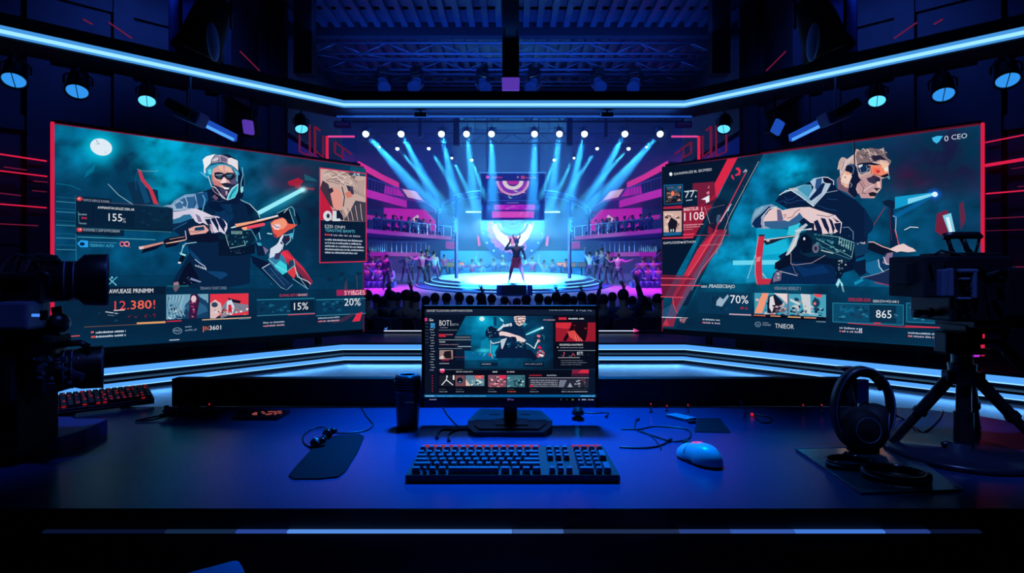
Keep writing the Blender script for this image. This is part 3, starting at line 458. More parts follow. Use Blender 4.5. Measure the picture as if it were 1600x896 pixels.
def build_right(parent):
    bl,br,tr,tl=Vector((2.098,8.,.42)),Vector((4.655,5.72,.42)),Vector((4.655,5.72,2.655)),Vector((2.098,8.,2.655))
    A=Art(bl,br-bl,(0,0,1),(-209,430),.00022)
    A.grid((bl,br,tr,tl), field((4,66,102),[(1235,268,26,22,(6,180,228),1.),(1205,262,22,12,(4,150,200),.8),(1180,330,60,80,(4,110,155),.7),(1480,250,90,60,(20,24,58),.95),(1400,250,60,30,(14,34,70),.8),(1330,230,60,20,(8,50,84),.5),(1470,290,70,30,(24,26,58),.8),(1440,330,80,30,(4,80,120),.7),(1500,360,50,40,(8,50,84),.8),(1130,420,80,60,(6,130,175),.8),(1200,400,50,50,(10,170,215),.7),(1100,480,80,30,(5,60,92),.7),(1350,420,90,50,(3,86,126),.7),(1300,505,400,32,(5,34,62),.95),(1420,280,30,20,(46,22,56),.7),(1065,300,40,70,(6,24,48),.95)],.5,.03,7.), 190, 96)
    man_right(A)
    a=Z(1030,250,5.975); b=Z(1020,360,5.333)
    A.poly([(1038,262),(1148,249),(1150,252),(1092,372),(1060,430),(1038,472)],(6,22,46)); A.poly([(1130,300),(1155,249),(1196,242),(1078,478),(1050,478)],(9,26,52),.85)
    A.poly([(1140,250),(1156,247.6),(1121,308),(1119,290)],(215,38,70)); A.poly([(1119,290),(1123,309),(1056,460),(1040,512),(1060,512),(1076,500),(1126,376),(1100,372)],(6,40,68),.0)
    A.poly(a(600,200,700,0,745,0,560,355,538,330,535,240),(215,38,72)); A.poly(a(335,225,535,210,545,330,560,360,450,540,350,720,250,745,240,450,335,440),(150,28,58)); A.poly(a(335,225,535,210,545,320,400,440,335,440),(112,28,58)); A.poly(a(255,280,380,290,380,435,250,440),(8,30,56)); A.poly(a(420,430,660,420,680,440,670,715,480,720,360,710,560,360),(12,30,56),.8)
    A.txt('77,',*a(262,360)[0],18,10,(205,215,225),slope=-.1); A.ln(a(255,300,340,290,378,296),.9,(180,195,205)); A.ln(a(275,385,330,378),1.2,(190,200,210)); A.poly(a(415,375,490,335,490,395,460,408,455,380),WH); A.poly(a(460,310,490,295,490,325,470,328),(210,120,140)); A.poly(a(470,275,488,240,492,270),(190,90,110))
    A.ell(*a(132,140)[0],2.4,2.8,WH); A.txt('GAANMAUZE BL SECFFEED',*a(160,150)[0],59,3.8,(200,208,218))
    A.poly(a(65,238,245,232,240,415,70,425),(18,90,140)); A.poly(a(75,250,235,245,232,405,75,420),(34,30,44)); A.mess(*a(80,260)[0],*a(230,400)[0],[(120,90,80),(40,60,90),(200,150,130),(20,20,34),(70,60,66)],32,5,81); A.ell(*a(152,320)[0],2.8,3.8,(245,120,95)); A.poly(a(90,255,220,250,230,300,100,290),(24,84,122),.8)
    A.poly(a(65,445,240,430,235,460,65,465),(170,34,66)); A.poly(a(65,485,235,480,235,680,68,680),(206,172,162)); A.mess(*a(70,500)[0],*a(232,660)[0],[(232,200,185),(150,110,105),(60,44,54),(190,150,140)],34,5,82); A.poly(a(110,600,140,540,200,580,180,680,120,680),(24,22,40)); A.poly(a(68,685,235,675,235,705,70,715),(24,92,140)); A.txt('II',*a(135,675)[0],5,4,WH)
    A.ln(a(260,472,390,470),1.6,(205,80,100)); A.txt('BIEETSUR',*a(258,484)[0],23,5,(238,215,222)); A.txt('1108',*a(262,574)[0],31,12.5,(245,235,240)); A.ln(a(425,450,425,480),1,WH); A.ln(a(450,445,470,500,500,600),.8,(160,160,180),.8); A.bars(*a(255,620)[0],31,2.,(215,150,165)); A.bars(*a(255,640)[0],26,2.,(205,140,160),seed=3); A.bars(*a(250,660)[0],16,1.6,(190,120,140),seed=4); A.poly(a(250,695,360,690,350,705,250,710),(220,60,90)); A.poly(a(60,730,350,718,345,735,60,742),(190,50,80))
    A.mess(*a(480,460)[0],*a(660,700)[0],[(14,38,66),(30,24,52),(60,26,54)],12,7,83); A.poly(a(570,520,600,515,600,545,580,560,610,560,610,580,570,620,560,560),(70,100,130),.8); A.ln(a(470,500,460,470,640,425),.6,(120,110,130),.8); A.ln(a(660,440,680,700),.6,(90,110,140),.8); A.poly(a(490,620,530,650,520,700,480,690),(130,26,56),.8)
    A.txt('GAMUODEN  SETHOM',*a(68,790)[0],50,3.6,(205,212,222)); A.poly(a(232,770,252,768,243,785),WH)
    A.poly(a(740,85,770,80,790,110,780,150,740,160,735,145,765,135,765,110,745,100),(222,44,78)); A.poly(a(700,150,712,150,730,190,720,195,700,170),(215,40,74)); A.ln(a(830,105,845,110,835,130),1.1,(190,200,210)); A.ln(a(815,125,835,100),1.4,(200,190,200)); A.ln(a(835,130,690,410,640,500,570,620,520,740),1.6,(200,50,84)); A.ln(a(700,420,660,480,600,580),1.3,(190,205,220)); A.ln(a(955,25,680,540,560,880),.7,(190,195,200),.85); A.ln(a(800,250,830,260,800,350),.5,(60,110,140),.6); A.ln(a(680,450,670,480),2,(150,210,230))
    # lower left red ribbon
    A.poly(b(470,60,560,0,640,0,600,120,400,400,230,690,200,800,110,800,200,560,400,160),(150,34,64),.82); A.poly(b(400,160,560,0,500,120,210,560,195,540),(205,44,76),.9); A.poly(b(560,60,600,20,430,330,240,690,225,640,350,400),(20,90,130),.5); A.ln(b(560,0,400,260,195,560,200,620,232,690),.8,(235,95,115)); A.ln(b(640,0,590,120,430,330,350,500),.7,(150,190,210),.7)
    A.poly(b(95,370,350,380,380,400,300,460,240,555,110,555,95,460),(110,28,58),.7)
    for y,x1,w in ((400,380,1.5),(455,430,1.7),(553,280,1.4)): A.ln(b(97,y,x1,y+6),w,(225,75,100))
    A.ln(b(110,70,360,60),1.4,(210,60,80)); A.ln(b(420,130,600,118),.8,(200,110,130)); A.ln(b(380,45,660,45),.6,(210,80,100)); A.poly(b(110,660,190,610,230,690,180,740,110,720),(30,80,120),.8); A.ln(b(105,722,320,727),1.2,(215,215,225)); A.poly(b(250,740,315,725,290,770,262,765),(210,150,160)); A.poly(b(255,765,270,750,280,770),RED); A.poly(b(110,790,140,730,165,790),(200,60,80),.6)
    # dashboard
    A.poly([(1100,442),(1535,452),(1535,545),(1062,512),(1080,480)],(6,36,62),.6); A.txt('uso ,PBAEEECBAJO',1101,449.5,52,5.2,(215,222,230)); A.txt('VERANAE BERELIT I',1214,453,41,5.,(130,148,170))
    A.rc(1096,456,1179,489,(9,52,84),.85); A.mess(1110,462,1150,486,[(10,60,94),(8,44,72)],8,6,91); A.poly([(1125,470),(1130,464),(1135,468),(1142,460),(1144,463),(1133,479),(1124,477)],(150,175,195)); A.txt('70%',1146,473.5,28,12.5,(230,235,240)); A.mess(1154,478,1174,483,[(190,40,64),(130,30,56)],10,2,92); A.hl(1145,490.5,1178,2.,(190,160,175))
    thumb(A,1183.5,457.5,1235.5,490,(60,150,180),[(226,180,170),(225,110,100),(20,30,56),(190,190,200)],93,20,6); A.poly([(1196,458),(1206,458),(1196,489),(1184,489)],(238,150,120)); A.poly([(1204,476),(1206,462),(1216,460),(1228,472),(1222,488),(1204,489)],(20,26,50)); A.poly([(1208,464),(1213,462),(1216,476),(1211,488),(1207,480)],(220,215,220)); A.mess(1212,476,1236,488,[(120,90,100),(200,160,160),(40,40,60)],20,3,94); A.poly([(1214,458),(1236,459),(1236,476),(1226,466)],(230,212,212))
    thumb(A,1237,459,1295,493,(70,160,185),[(20,60,90),(190,200,205),(10,24,48),(120,150,165)],95,24,6); A.poly([(1256,459),(1271,460),(1272,491),(1262,488)],(200,205,210)); A.ell(1280,473,6,7,(24,60,92)); A.ell(1278,474,2,2.4,(230,120,120)); A.poly([(1240,466),(1256,474),(1254,477),(1240,470)],(200,210,215)); A.mess(1238,476,1268,491,[(20,30,50),(110,120,140),(190,190,200)],26,3,96); A.poly([(1276,459),(1290,460),(1288,465),(1280,464)],(225,80,90)); A.ln([(1236.3,458),(1236.3,492)],.8,(215,50,80))
    A.rc(1183,490,1295,495,(6,14,32)); A.hl(1184,492,1202,1.6,(210,100,70)); A.hl(1210,493,1225,1.6,(220,140,110)); A.hl(1237,494.5,1256,1.7,(225,170,120)); A.hl(1262,495.5,1280,1.7,(220,140,110)); A.txt('vav',1272,492,11,3.4,(200,205,215)); A.bars(1281,502.5,14,2,(110,140,160))
    A.ell(1190.5,506,4.8,4.2,(110,140,165)); A.ell(1190.5,506,3.8,3.3,(8,42,70)); A.txt('W',1188,508.4,5,4,(110,140,165)); A.bars(1198,504,9,1.4,(110,140,160)); A.txt('HOHEY',1198,508,13,2.8,(140,160,180)); A.txt('TNIEOR',1217,511.5,29,7.,(205,212,222))
    for (x,y) in ((1105,499.5),(1316.5,512.5),(1422,520)): A.bars(x,y,27+(x>1300)*8+(x>1400)*8,2.9,(170,185,205),seed=int(x)); A.bars(x,y+5,27+(x>1300)*8+(x>1400)*8,2.9,(170,160,180),seed=int(x)+1); A.bars(x,y+5,5,2.9,(225,80,80),seed=8)
    A.txt('H',1347,518.5,4,7,(215,220,228))
    A.txt('OMSUUEIN AON',1330,470.5,34,5.6,(195,38,66)); A.txt('SEEERCETW MT55 ANR G',1368,472,40,3.8,(205,212,222))
    for (x0,x1,c) in ((1306.5,1415,0),(1420,1528,1)): A.rc(x0,473,x1,502,(12,78,112),.8); A.mess(x0+4,477,x1-50,499,[(16,96,130),(10,56,86),(40,120,150),(20,60,92)],20,7,int(x0)); A.frame(x0,473,x1,502,1.,(40,130,160))
    A.rc(1363,476,1404,502,(8,40,66),.85); A.txt('865',1373,495.5,24,12,(232,238,242)); A.mess(1399,487,1408,497,[(60,120,145),(20,80,110)],5,3,97); A.hl(1370,503.7,1380,2,(200,40,70)); A.mess(1425,479,1437,487,[(230,150,160),(60,80,110),WH],10,3,98); A.ln([(1330,504),(1418,510),(1478,511),(1515,518)],1.2,(190,42,70)); A.hl(1418,508,1490,1.2,(225,60,80)); A.poly([(1505,514),(1526,516),(1518,524),(1504,521)],(220,50,75)); A.ln([(1480,520),(1512,515)],1,(30,60,90))
    A.poly([(1459,220),(1467,217),(1476,217),(1470,226),(1466,228.5),(1461,225)],(60,185,235)); A.txt('0',1478,225.5,6.5,8.5,(190,205,220)); A.txt('CEO',1489,223,24,7.5,(195,208,222)); A.hl(1196,242.5,1530,.5,(120,30,60))
    A.clip((br-bl).length,(tl-bl).length); return A.build('display',parent)
def man_small(A):
    m=Z(790,480,10.667); q=Z(660,480,11.2)
    A.poly(m(-80,430,-30,330,60,270,140,250,200,310,260,330,310,390,335,470,330,560,340,640,320,853,-150,853,-180,760,-100,620),(9,38,72)); A.poly(m(-60,640,340,640,350,720,460,853,-180,853),(7,28,60))
    A.poly(q(1100,440,1140,360,1200,330,1300,380,1380,420,1350,540,1220,550,1110,520),(8,28,58)); A.mess(*q(1130,350)[0],*q(1300,520)[0],[(60,130,160),(8,26,52),(150,200,215)],14,2,201); A.poly(q(1240,170,1300,170,1300,330,1250,340),(8,60,100))
    A.poly(q(1300,410,1400,320,1560,280,1570,330,1420,350,1340,420),(205,220,232)); A.mess(*q(1390,290)[0],*q(1560,340)[0],[WH,(20,60,100),(140,190,210)],16,1.6,202)
    A.poly(q(1340,450,1380,425,1480,440,1600,480,1700,510,1790,560,1800,600,1740,640,1700,590,1560,530,1420,500,1350,500),(232,205,205)); A.poly(m(90,490,170,500,190,560,120,560),(16,26,54))
    A.poly(m(140,160,200,148,330,150,335,200,300,290,230,320,180,290,145,220),(226,200,200)); 
    for t in ((160,190,240,165,330,175),(150,220,240,220,320,205),(190,160,200,250,240,300),(170,260,240,270,300,250),(260,230,300,280,280,300)): A.ln(m(*t),1.1,(90,44,56))
    A.poly(m(270,290,330,260,360,290,310,320),(60,160,190)); A.poly(m(150,290,230,320,300,300,260,330,180,320),(8,22,48))
    A.glow(*m(480,400)[0],20,7,(20,150,200),.5,rot=-.42); A.poly(m(335,455,560,350,610,330,630,345,620,365,590,370,345,470),(150,238,248)); A.ell(*m(612,348)[0],2,2,(225,250,255))
    A.ln(q(1190,590,1230,640,1400,600,1470,560),1.5,(200,215,225)); A.ln(q(1195,590,1195,800,1230,896),1,(150,190,205)); A.poly(q(1370,570,1480,540,1440,640,1400,740,1380,720),(185,200,215)); A.poly(m(180,550,330,545,340,562,190,570),(215,225,228)); A.mess(*m(10,570)[0],*m(320,680)[0],[(20,90,120),(6,26,52),(90,150,165)],30,2.6,203)
    A.ln(m(340,545,450,495,540,475),1.4,(40,60,90)); A.poly(m(520,465,560,460,585,490,560,510,530,500),(225,110,140)); A.poly(m(525,545,560,535,580,570,550,590,525,575),(238,140,150)); A.ln(m(600,470,640,480,640,540),.6,(60,150,175)); A.ln(m(540,570,510,620,480,690),2.2,(190,215,225)); A.ln(m(340,600,400,630,460,680),1.4,(170,210,220)); A.poly(m(520,680,560,640,600,680,590,700),(215,30,80)); A.ell(*m(585,775)[0],6.5,5.6,(150,60,80)); A.mess(*m(505,715)[0],*m(650,835)[0],[(230,60,80),WH,(40,170,195),(120,20,40)],24,3,204); A.poly(m(330,700,430,720,540,850,470,900,360,800),(7,24,52))
    A.glow(*q(1080,760)[0],18,5,(60,220,245),.9); A.ell(*q(1190,835)[0],3,2,(190,50,60))
def build_monitor(parent, yd, x0=664, x1=930, y0=484, y1=620):
    bl,br,tr,tl=P(x0,y1,yd),P(x1,y1,yd),P(x1,y0,yd),P(x0,y0,yd)
    A=Art(bl,(1,0,0),(0,0,1),None,.00003)
    A.grid((bl,br,tr,tl), field((7,22,44),[(755,520,45,40,(2,110,155),.9),(760,500,22,18,(10,160,200),.85),(820,520,40,40,(6,66,104),.85),(790,560,60,20,(5,70,105),.8),(725,540,10,30,(5,80,120),.6)],.2,.06,4.), 120, 62)
    A.glow(753,498.5,13,10,(30,205,235),.95); A.ell(753,498.5,4,3.6,(200,240,240)); A.poly([(780,496),(786,500),(787,504),(782,501)],(130,225,235)); A.poly([(752,533),(762,528),(768,545),(758,560),(750,552)],(10,150,190),.5); A.poly([(726,549),(780,550),(777,563),(726,563)],(5,110,160),.7); A.poly([(768,540),(786,540),(779,556),(770,557)],(20,165,200),.9)
    man_small(A)
    A.rc(664,484,930,492,(15,28,52)); A.rc(664,492,930,494,(10,18,38)); A.txt('GNOZE TLUOOURN ANFFVODIO/YZON',667,487.3,71,3.2,(190,198,210)); A.bars(858,485.7,38,1.8,(120,135,155),seed=2); A.txt('0 +GE 7G',900,486.6,24,3.4,(150,165,180))
    A.poly([(664,494),(728,494),(712,524),(736,524),(736,548),(726,548),(726,576),(664,576)],(8,18,38)); A.rc(664,494,684,618,(9,18,38)); A.rc(684,576,918,616,(6,12,28)); A.rc(864,494,930,576,(8,13,30))
    A.poly([(712,524),(736,524),(736,548),(726,548),(726,563),(712,563)],(12,34,60),.6)
    A.rc(663.6,497,668,502,(200,50,130)); A.txt('Go',671,502,6.5,4,WH); A.rc(673,505,680,513,(40,130,190)); A.mess(673,505,680,513,[(20,70,130),(120,200,230)],10,2,205)
    for k in range(16): A.bars(672+(k%3),516+k*4.2,6,1.5,(140,155,170),seed=k); 
    for k in range(7): A.bars(665,506+k*5,5,1,(70,85,105),seed=k+20)
    for k in range(7): A.ell(676,587+k*4,.9,.9,(150,40,70))
    A.txt('BOT1',687,509,18,8.5,(205,210,218)); A.txt('SOF W',706,509,11,3.4,(150,160,172)); A.bars(688,512.6,12,1.2,(120,130,145)); A.rc(686,515,715,516.8,(70,80,95)); A.rc(686,522,697,526.5,(185,36,60)); A.bars(698,523.6,10,1.6,(190,110,130)); A.rc(711,525.5,735,528.5,(80,92,108)); A.hl(686,531,736,1.,(130,150,165)); A.bars(687,535,9,1.6,(190,200,210)); A.bars(687,539,30,1.4,(140,110,130),seed=3); A.hl(716,541.5,736,1,(170,190,200)); A.hl(686,544.5,722,.9,(110,120,138))
    A.rc(687,547,708,561,(150,125,122)); A.poly([(695,549),(705,548),(706,560),(697,560),(693,555)],(30,20,30)); A.poly([(687,558),(693,555),(694,561),(687,561)],(215,195,190)); A.rc(690,561,702,563.6,(130,26,54)); A.bars(687,568.5,15,1.4,(160,165,178)); A.hl(708,558,730,.7,(120,50,70)); A.mess(728,551,776,557,[(60,190,220),(10,90,130)],20,1.6,206)
    A.rc(751,566.5,778,572,(9,22,46),.9); A.bars(753,569.5,14,1.6,(150,160,175)); A.rc(818,566,850,573,(9,22,46),.95); A.txt('WIWA .UWOI L LLOT LP',820,569.6,27,1.8,(170,180,195)); A.txt('FTE WABUASLEG',849,501,18,2.,(225,170,185))
    A.rc(872.5,496,885,499.8,(200,40,60)); A.bars(888,499.2,14,2.4,(190,195,205)); A.bars(904,499.2,8,2.4,(190,195,205),seed=4)
    A.rc(868,504,932.5,533.5,(150,26,46)); A.poly([(868,504),(892,504),(893,510),(886,514),(868,512)],(205,44,60)); A.poly([(893,504),(918,504),(917,522),(914,533),(906,533),(896,522),(888,526),(884,533),(879,532),(882,526),(890,514)],(22,8,20)); A.poly([(886,518),(897,516),(902,523),(911,533),(899,533),(889,526)],(215,70,70))
    for k in range(6): A.ln([(898+k*2,524+k),(901+k*2,533)],.6,(90,20,34) if k%2 else (235,150,140))
    A.mess(892,505,916,514,[(120,20,40),(30,10,24),(200,40,60)],10,2.4,207)
    A.txt('INDUEMRZA AUAOMRNTI',874,540,36,2.8,WH); A.ell(871,542.6,.9,.9,(220,190,200)); A.bars(875,543.6,36,1.2,(140,145,160)); A.hl(872,547.5,932,.8,(130,140,155)); A.mess(873,549,930,558,[(20,26,44),(50,56,74),(12,16,32)],14,3.5,208); A.txt('877!',901,554.5,9,5,(215,222,230)); A.ln([(879,557),(882,552),(880,550)],.9,(205,90,110)); A.ln([(892,557),(895,552),(898,556)],.9,(190,80,90)); A.hl(872,558.6,905,.8,(170,170,180))
    for k in range(3): A.bars(876,563.6+k*3.2,(34,40,32)[k],1.2,(110,118,134),seed=40+k)
    A.hl(684,577,930,.6,(20,60,90)); A.ell(691.5,579,4,3.4,(205,50,100)); A.rc(688,576,695,578.5,(240,170,200)); A.bars(697,577.6,26,1,(110,120,140)); A.txt('GNWAN  ROAAR ONT I',713,581.6,26,2.2,(190,195,205)); A.bars(770,581.6,7,2,(200,205,215)); A.bars(792,581.6,12,2,(190,170,185),seed=3)
    A.rc(687,586,710,602.5,(26,30,44)); A.ln([(691,601),(698,593),(699,588),(698,593),(703,597),(708,601)],1.3,(225,228,232)); A.ell(699,587.6,1.2,1.4,(225,228,232)); A.rc(708,586,710.5,593,(235,225,220))
    A.rc(712,586,727,603,(110,70,82)); A.ell(719,594,4.6,4.6,(10,20,40)); A.ell(719,596,1.6,1,(90,180,210)); A.rc(728,586,757,602.5,(90,130,150)); A.poly([(728,592),(736,602.5),(728,602.5)],(225,185,170)); A.rc(742,586,756,591.5,(195,34,46)); A.txt('GVRT',743,591,12,4.4,(235,190,185)); A.mess(735,592,757,602.5,[(210,225,215),(20,50,60),(120,160,160)],26,3,209)
    A.rc(763,585.5,791,604,(120,80,96)); A.mess(763,588,791,604,[(235,190,200),(90,40,60),(60,30,46),(225,110,130)],34,3,210); A.rc(780,586,791,591,(220,40,84)); A.rc(792,585.5,820,604,(60,110,125)); A.mess(792,588,820,604,[(200,235,235),(14,30,46),(30,60,76),(120,180,185)],30,3.4,211)
    for (x,c) in ((687,(120,130,145)),(713,(110,120,135)),(763,(120,120,140)),(793,(215,80,50)),(828,(120,125,140)),(877,(150,155,170))): A.bars(x,611.8,13 if x<870 else 40,1.6,c,seed=x); A.bars(x,607.8,10 if x<870 else 40,.9,(80,88,100),seed=x+1)
    A.rc(905,577,919,582.5,(215,40,66)); A.rc(893,577,905,582.5,(180,40,70)); A.poly([(893,577),(908,577),(900,583),(893,583)],(120,30,60)); A.rc(892,583,919,587.5,(60,24,50)); A.bars(827,586.6,19,1.8,(190,40,60)); A.bars(854,586.6,15,1.8,(160,165,180)); A.rc(826,588.5,919,605,(34,38,54)); A.hl(826,589.5,919,.9,(140,145,160))
    for k in range(4): A.bars(829,594+k*3,42,1.4,(165,170,185),seed=60+k)
    A.poly([(874,593),(885,593),(880,604),(872,604)],(110,116,136)); A.poly([(886,604),(890,597),(894,604)],(150,155,172)); A.mess(894,591,918,604,[(170,175,190),(16,20,36),(120,50,70),(70,76,92)],20,2.6,212); A.ell(830,602,3,1.6,(200,40,60))
    A.rc(664,615.5,930,619.4,(6,88,150)); A.bars(666,618.6,14,1.8,(150,210,240)); A.bars(682,618.4,78,1.4,(90,180,225),seed=3); A.bars(906,618.6,22,1.8,(120,200,235),seed=4)
    A.clip((br-bl).length,(tl-bl).length); return A.build('display',parent)
# ---------------------------------------------------------------- materials of the place
M={}
M['black']=mat('black_plastic',(.006,.007,.011),.38,vary=.3); M['matte']=mat('matte_black',(.004,.005,.008),.7,vary=.3)
M['gloss']=mat('gloss_black',(.006,.007,.012),.15,vary=.2); M['rubber']=mat('black_rubber',(.008,.009,.012),.8)
M['metal']=mat('dark_metal',(.03,.035,.05),.35,metal=.8); M['bluegrey']=mat('blue_grey_plastic',(.10,.13,.22),.45)
M['desk']=mat('desk_laminate',(.010,.034,.12),.24,bump=.05,bscale=400,vary=.25,spec=.22)
M['deskedge']=mat('desk_edge',(.003,.004,.006),.55); M['mat']=mat('mouse_mat_cloth',(.003,.004,.012),.85,spec=.15,bump=.1,bscale=900)
M['floor']=mat('blue_studio_floor',(.10,.14,.24),.45,bump=.5,bscale=9,vary=.6)
M['step']=mat('step_laminate',(.012,.02,.05),.35); M['wall']=mat('navy_wall',(.016,.024,.055),.6,bump=.1,bscale=5,vary=.35)
M['ceil']=mat('dark_ceiling',(.012,.018,.04),.7,vary=.3); M['rib']=mat('ribbed_roof_metal',(.07,.10,.19),.4,metal=.3)
M['truss']=mat('truss_metal',(.16,.2,.32),.4,metal=.5); M['arena']=mat('arena_wall',(.02,.04,.16),.6,vary=.3)
def led(name,c,s=1.): return mat(name,(.02,.02,.02),.5,emi=c,es=s,vary=0)
M['led']=led('led_step_blue',(84,164,250),1.05); M['ledc']=led('led_ceiling_pale',(150,220,255),1.2); M['ledh']=led('led_ceiling_blue',(70,150,225),1.)
M['red']=led('neon_red',(225,30,72),.9); M['reddim']=led('neon_red_dim',(120,24,60),.7); M['pink']=led('neon_pink',(225,70,150),1.)
M['lens']=led('cyan_lamp_face',(90,205,255),1.4); M['lensb']=led('blue_lamp_face',(50,150,240),1.); M['purple']=led('purple_lamp_face',(96,60,190),.75)
M['bluebar']=led('blue_bar_face',(30,84,200),.8); M['white']=led('white_line',(215,225,255),1.)
M['bluetag']=led('small_blue_light',(70,140,255),1.); M['redled']=led('small_red_light',(215,26,44),.8)
M['keytop']=mat('keycap_blue_grey',(.035,.07,.13),.4); M['rgb']=led('red_key_glow',(200,50,70),.5)
M['glass']=mat('dark_glass',(.02,.05,.07),.12,spec=.8); M['frost']=mat('pale_edge',(.16,.24,.34),.3)
M['skin']=mat('skin',(.42,.26,.2),.6)
# ---------------------------------------------------------------- the studio shell
m=MB(); m.prism([(-9,-2.6),(9,-2.6),(9,9.2),(-9,9.2)],-.05,0); struct('floor',m,M['floor'])
U=[(-6.28,3.55),(-2.31,7.85),(2.36,7.85),(6.33,3.55)]; Lw=[(-6.13,3.42),(-2.22,7.62),(2.27,7.62),(6.18,3.42)]
m=MB(); m.prism(Lw+[(9,3.42),(9,9.2),(-9,9.2),(-9,3.42)],0,.11); struct('trim_1',m,M['step'])
m=MB(); m.prism(U+[(9,3.55),(9,9.2),(-9,9.2),(-9,3.55)],.11,.24); struct('trim_2',m,M['step'])
def strip(pts,z,h,t,mt,name,label,inner=None,grp=None):
    root=thing(name,label,'light strip',(pts[0][0],pts[0][1],z),0,grp); m=MB()
    for (a,b) in zip(pts[:-1],pts[1:]): m.beam((a[0],a[1],z),(b[0],b[1],z),t,h)
    obj('diffuser',m,mt,root)
    if inner:
        m=MB()
        for (a,b) in zip(pts[:-1],pts[1:]): m.beam((a[0],a[1],z+inner[0]),(b[0],b[1],z+inner[0]),t+.012,inner[1])
        obj('bright_core',m,inner[2],root)
    m=MB()
    for (a,b) in zip(pts[:-1],pts[1:]): m.beam((a[0],a[1],z+h/2+.006),(b[0],b[1],z+h/2+.006),t+.02,.012)
    obj('channel',m,M['black'],root); return root
strip(U,.18,.074,.02,M['led'],'led_strip','blue glowing light strip along the upper step of the platform',(-.03,.010,M['ledc']))
strip(Lw,.063,.05,.02,M['led'],'led_strip','blue glowing light strip along the lower step of the platform',(-.02,.007,M['ledc']))
# wall planes
WL=[(-3.6,9.2),(-8.5,4.66)]; WR=[(3.65,9.2),(8.55,4.66)]
def vwall(name,a,b,z0,z1,mt,t=.1):
    m=MB(); m.beam((a[0],a[1],(z0+z1)/2),(b[0],b[1],(z0+z1)/2),t,z1-z0); struct(name,m,mt)
vwall('wall_left',WL[0],WL[1],0,5.5,M['wall']); vwall('wall_right',WR[0],WR[1],0,5.5,M['wall'])
vwall('wall_left_side',(-8.6,4.7),(-8.6,-2.6),0,5.5,M['wall']); vwall('wall_right_side',(8.65,4.7),(8.65,-2.6),0,5.5,M['wall'])
vwall('wall_rear',(-8.6,-2.6),(8.65,-2.6),0,5.5,M['ceil'])
vwall('wall_front_sill',(-3.6,9.2),(3.65,9.2),-.5,.275,M['step'],.16)
# wall panelling: upright trims and red neon lines on both side walls
for s,W in ((-1,WL),(1,WR)):
    a=Vector((W[0][0],W[0][1],0)); b=Vector((W[1][0],W[1][1],0)); n=(b-a).cross(Vector((0,0,1))).normalized()
    if n.y>0: n=-n
    m=MB()
    for t in (.03,.14,.2,.33,.46,.6,.75):
        p=a.lerp(b,t)+n*.09; m.beam(p+Vector((0,0,.24)),p+Vector((0,0,5.45)),.22,.1,up=n)
    for z,t0,t1 in ((3.0,0.02,.98),(3.9,.05,.95),(4.7,0.1,.95)):
        m.beam(a.lerp(b,t0)+n*.08+Vector((0,0,z)),a.lerp(b,t1)+n*.08+Vector((0,0,z)),.05,.18)
    struct('trim_3' if s<0 else 'trim_4',m,M['wall'])
    side='left' if s<0 else 'right'
    # neon lines: (pixel x0, y0, x1, y1)
    L=[(0,241,73,252,.016),(6,261,42,266,.012),(0,267,74,276,.014),(52,283,75,285,.012),(50,298,73,300,.01),(0,302,33,306,.012),(0,319,73,325,.014),(0,350,60,353,.012)] if s<0 else \
      [(1539,223,1600,211,.014),(1539,259,1600,249,.034),(1580,264,1600,261,.008),(1540,303,1600,298,.016),(1590,292,1600,291,.01),(1539,342,1600,339,.012),(1539,417,1600,418,.014),(1560,440,1600,441,.01),(1540,361,1600,359,.006)]
    for (x0,y0,x1,y1,th) in L:
        def onwall(x,y):
            d=Vector(((x-CX)/F,1,(HY-y)/F)); t=(a+n*.2-Vector((0,0,CH))).dot(n)/d.dot(n); return Vector((0,0,CH))+d*t
        ext=0
        p,q=onwall(x0,y0),onwall(x1,y1)
        if x0==0: p=p+(p-q)*.6
        if x1==1600: q=q+(q-p)*.6
        m=MB(); m.beam(p,q,th,th); m2=MB()
        o=obj('neon_tube',m,M['reddim'] if th<.013 else M['red']); tag(o,'red neon line on the %s wall, %s'%(side,{241:'uppermost of the long ones',261:'short one second from the top',267:'second long one from the top',283:'short one just under the second long line',298:'shortest one in the middle',302:'short one reaching the picture edge',319:'long one in the middle',350:'lowest and faintest',223:'uppermost',259:'thickest and brightest',264:'short faint one under the thickest',303:'long one in the middle',292:'short faint one at the picture edge',342:'below the middle',417:'just above the cinema camera lens',440:'behind the cinema camera lens',361:'faintest, above the camera handle'}[y0]),'neon light','red neon lines on the %s wall'%side)
# ribbed roof over the front, high roof over the arena
m=MB(); m.box((0,3.4,5.55),(18,12,.1)); m.box((0,11.2,5.55),(18,3.8,.1))
k=-3.9
while k<4.: m.box((k,10.6,5.46),(.1,5.0,.09)); k+=.23
struct('ceiling',m,M['rib'])
# header beam carrying the ceiling strip
HS=[(-5.6,4.38),(-2.19,7.5),(2.25,7.5),(5.66,4.38)]; HB=[(-5.9,4.7),(-2.36,7.95),(2.42,7.95),(5.96,4.7)]
m=MB()
for i in range(3):
    q=[HS[i],HS[i+1],HB[i+1],HB[i]]; m.prism(q,3.33,3.56)
struct('trim_5',m,M['ceil'])
m=MB()
for i in range(3):
    a=Vector((*HB[i],3.36)); b=Vector((*HB[i+1],3.36)); m.beam(a,b,.03,.03)
o=obj('led_strip',m,M['bluebar']); tag(o,'thin dim blue light line under the rear edge of the ceiling beam','light strip')
strip([(x*.997,y-.02) for x,y in HS],3.385,.085,.03,M['ledh'],'led_strip','wide pale blue light strip bending along the ceiling beam',(-.012,.034,M['ledc']))
m=MB(); m.tube([(-2.3,7.56,3.245),(2.36,7.56,3.245)],.012); 
r=thing('light_rail','thin dim blue tube hanging just under the middle of the ceiling beam','light',(0,7.56,3.245)); obj('tube',m,M['bluebar'],r)
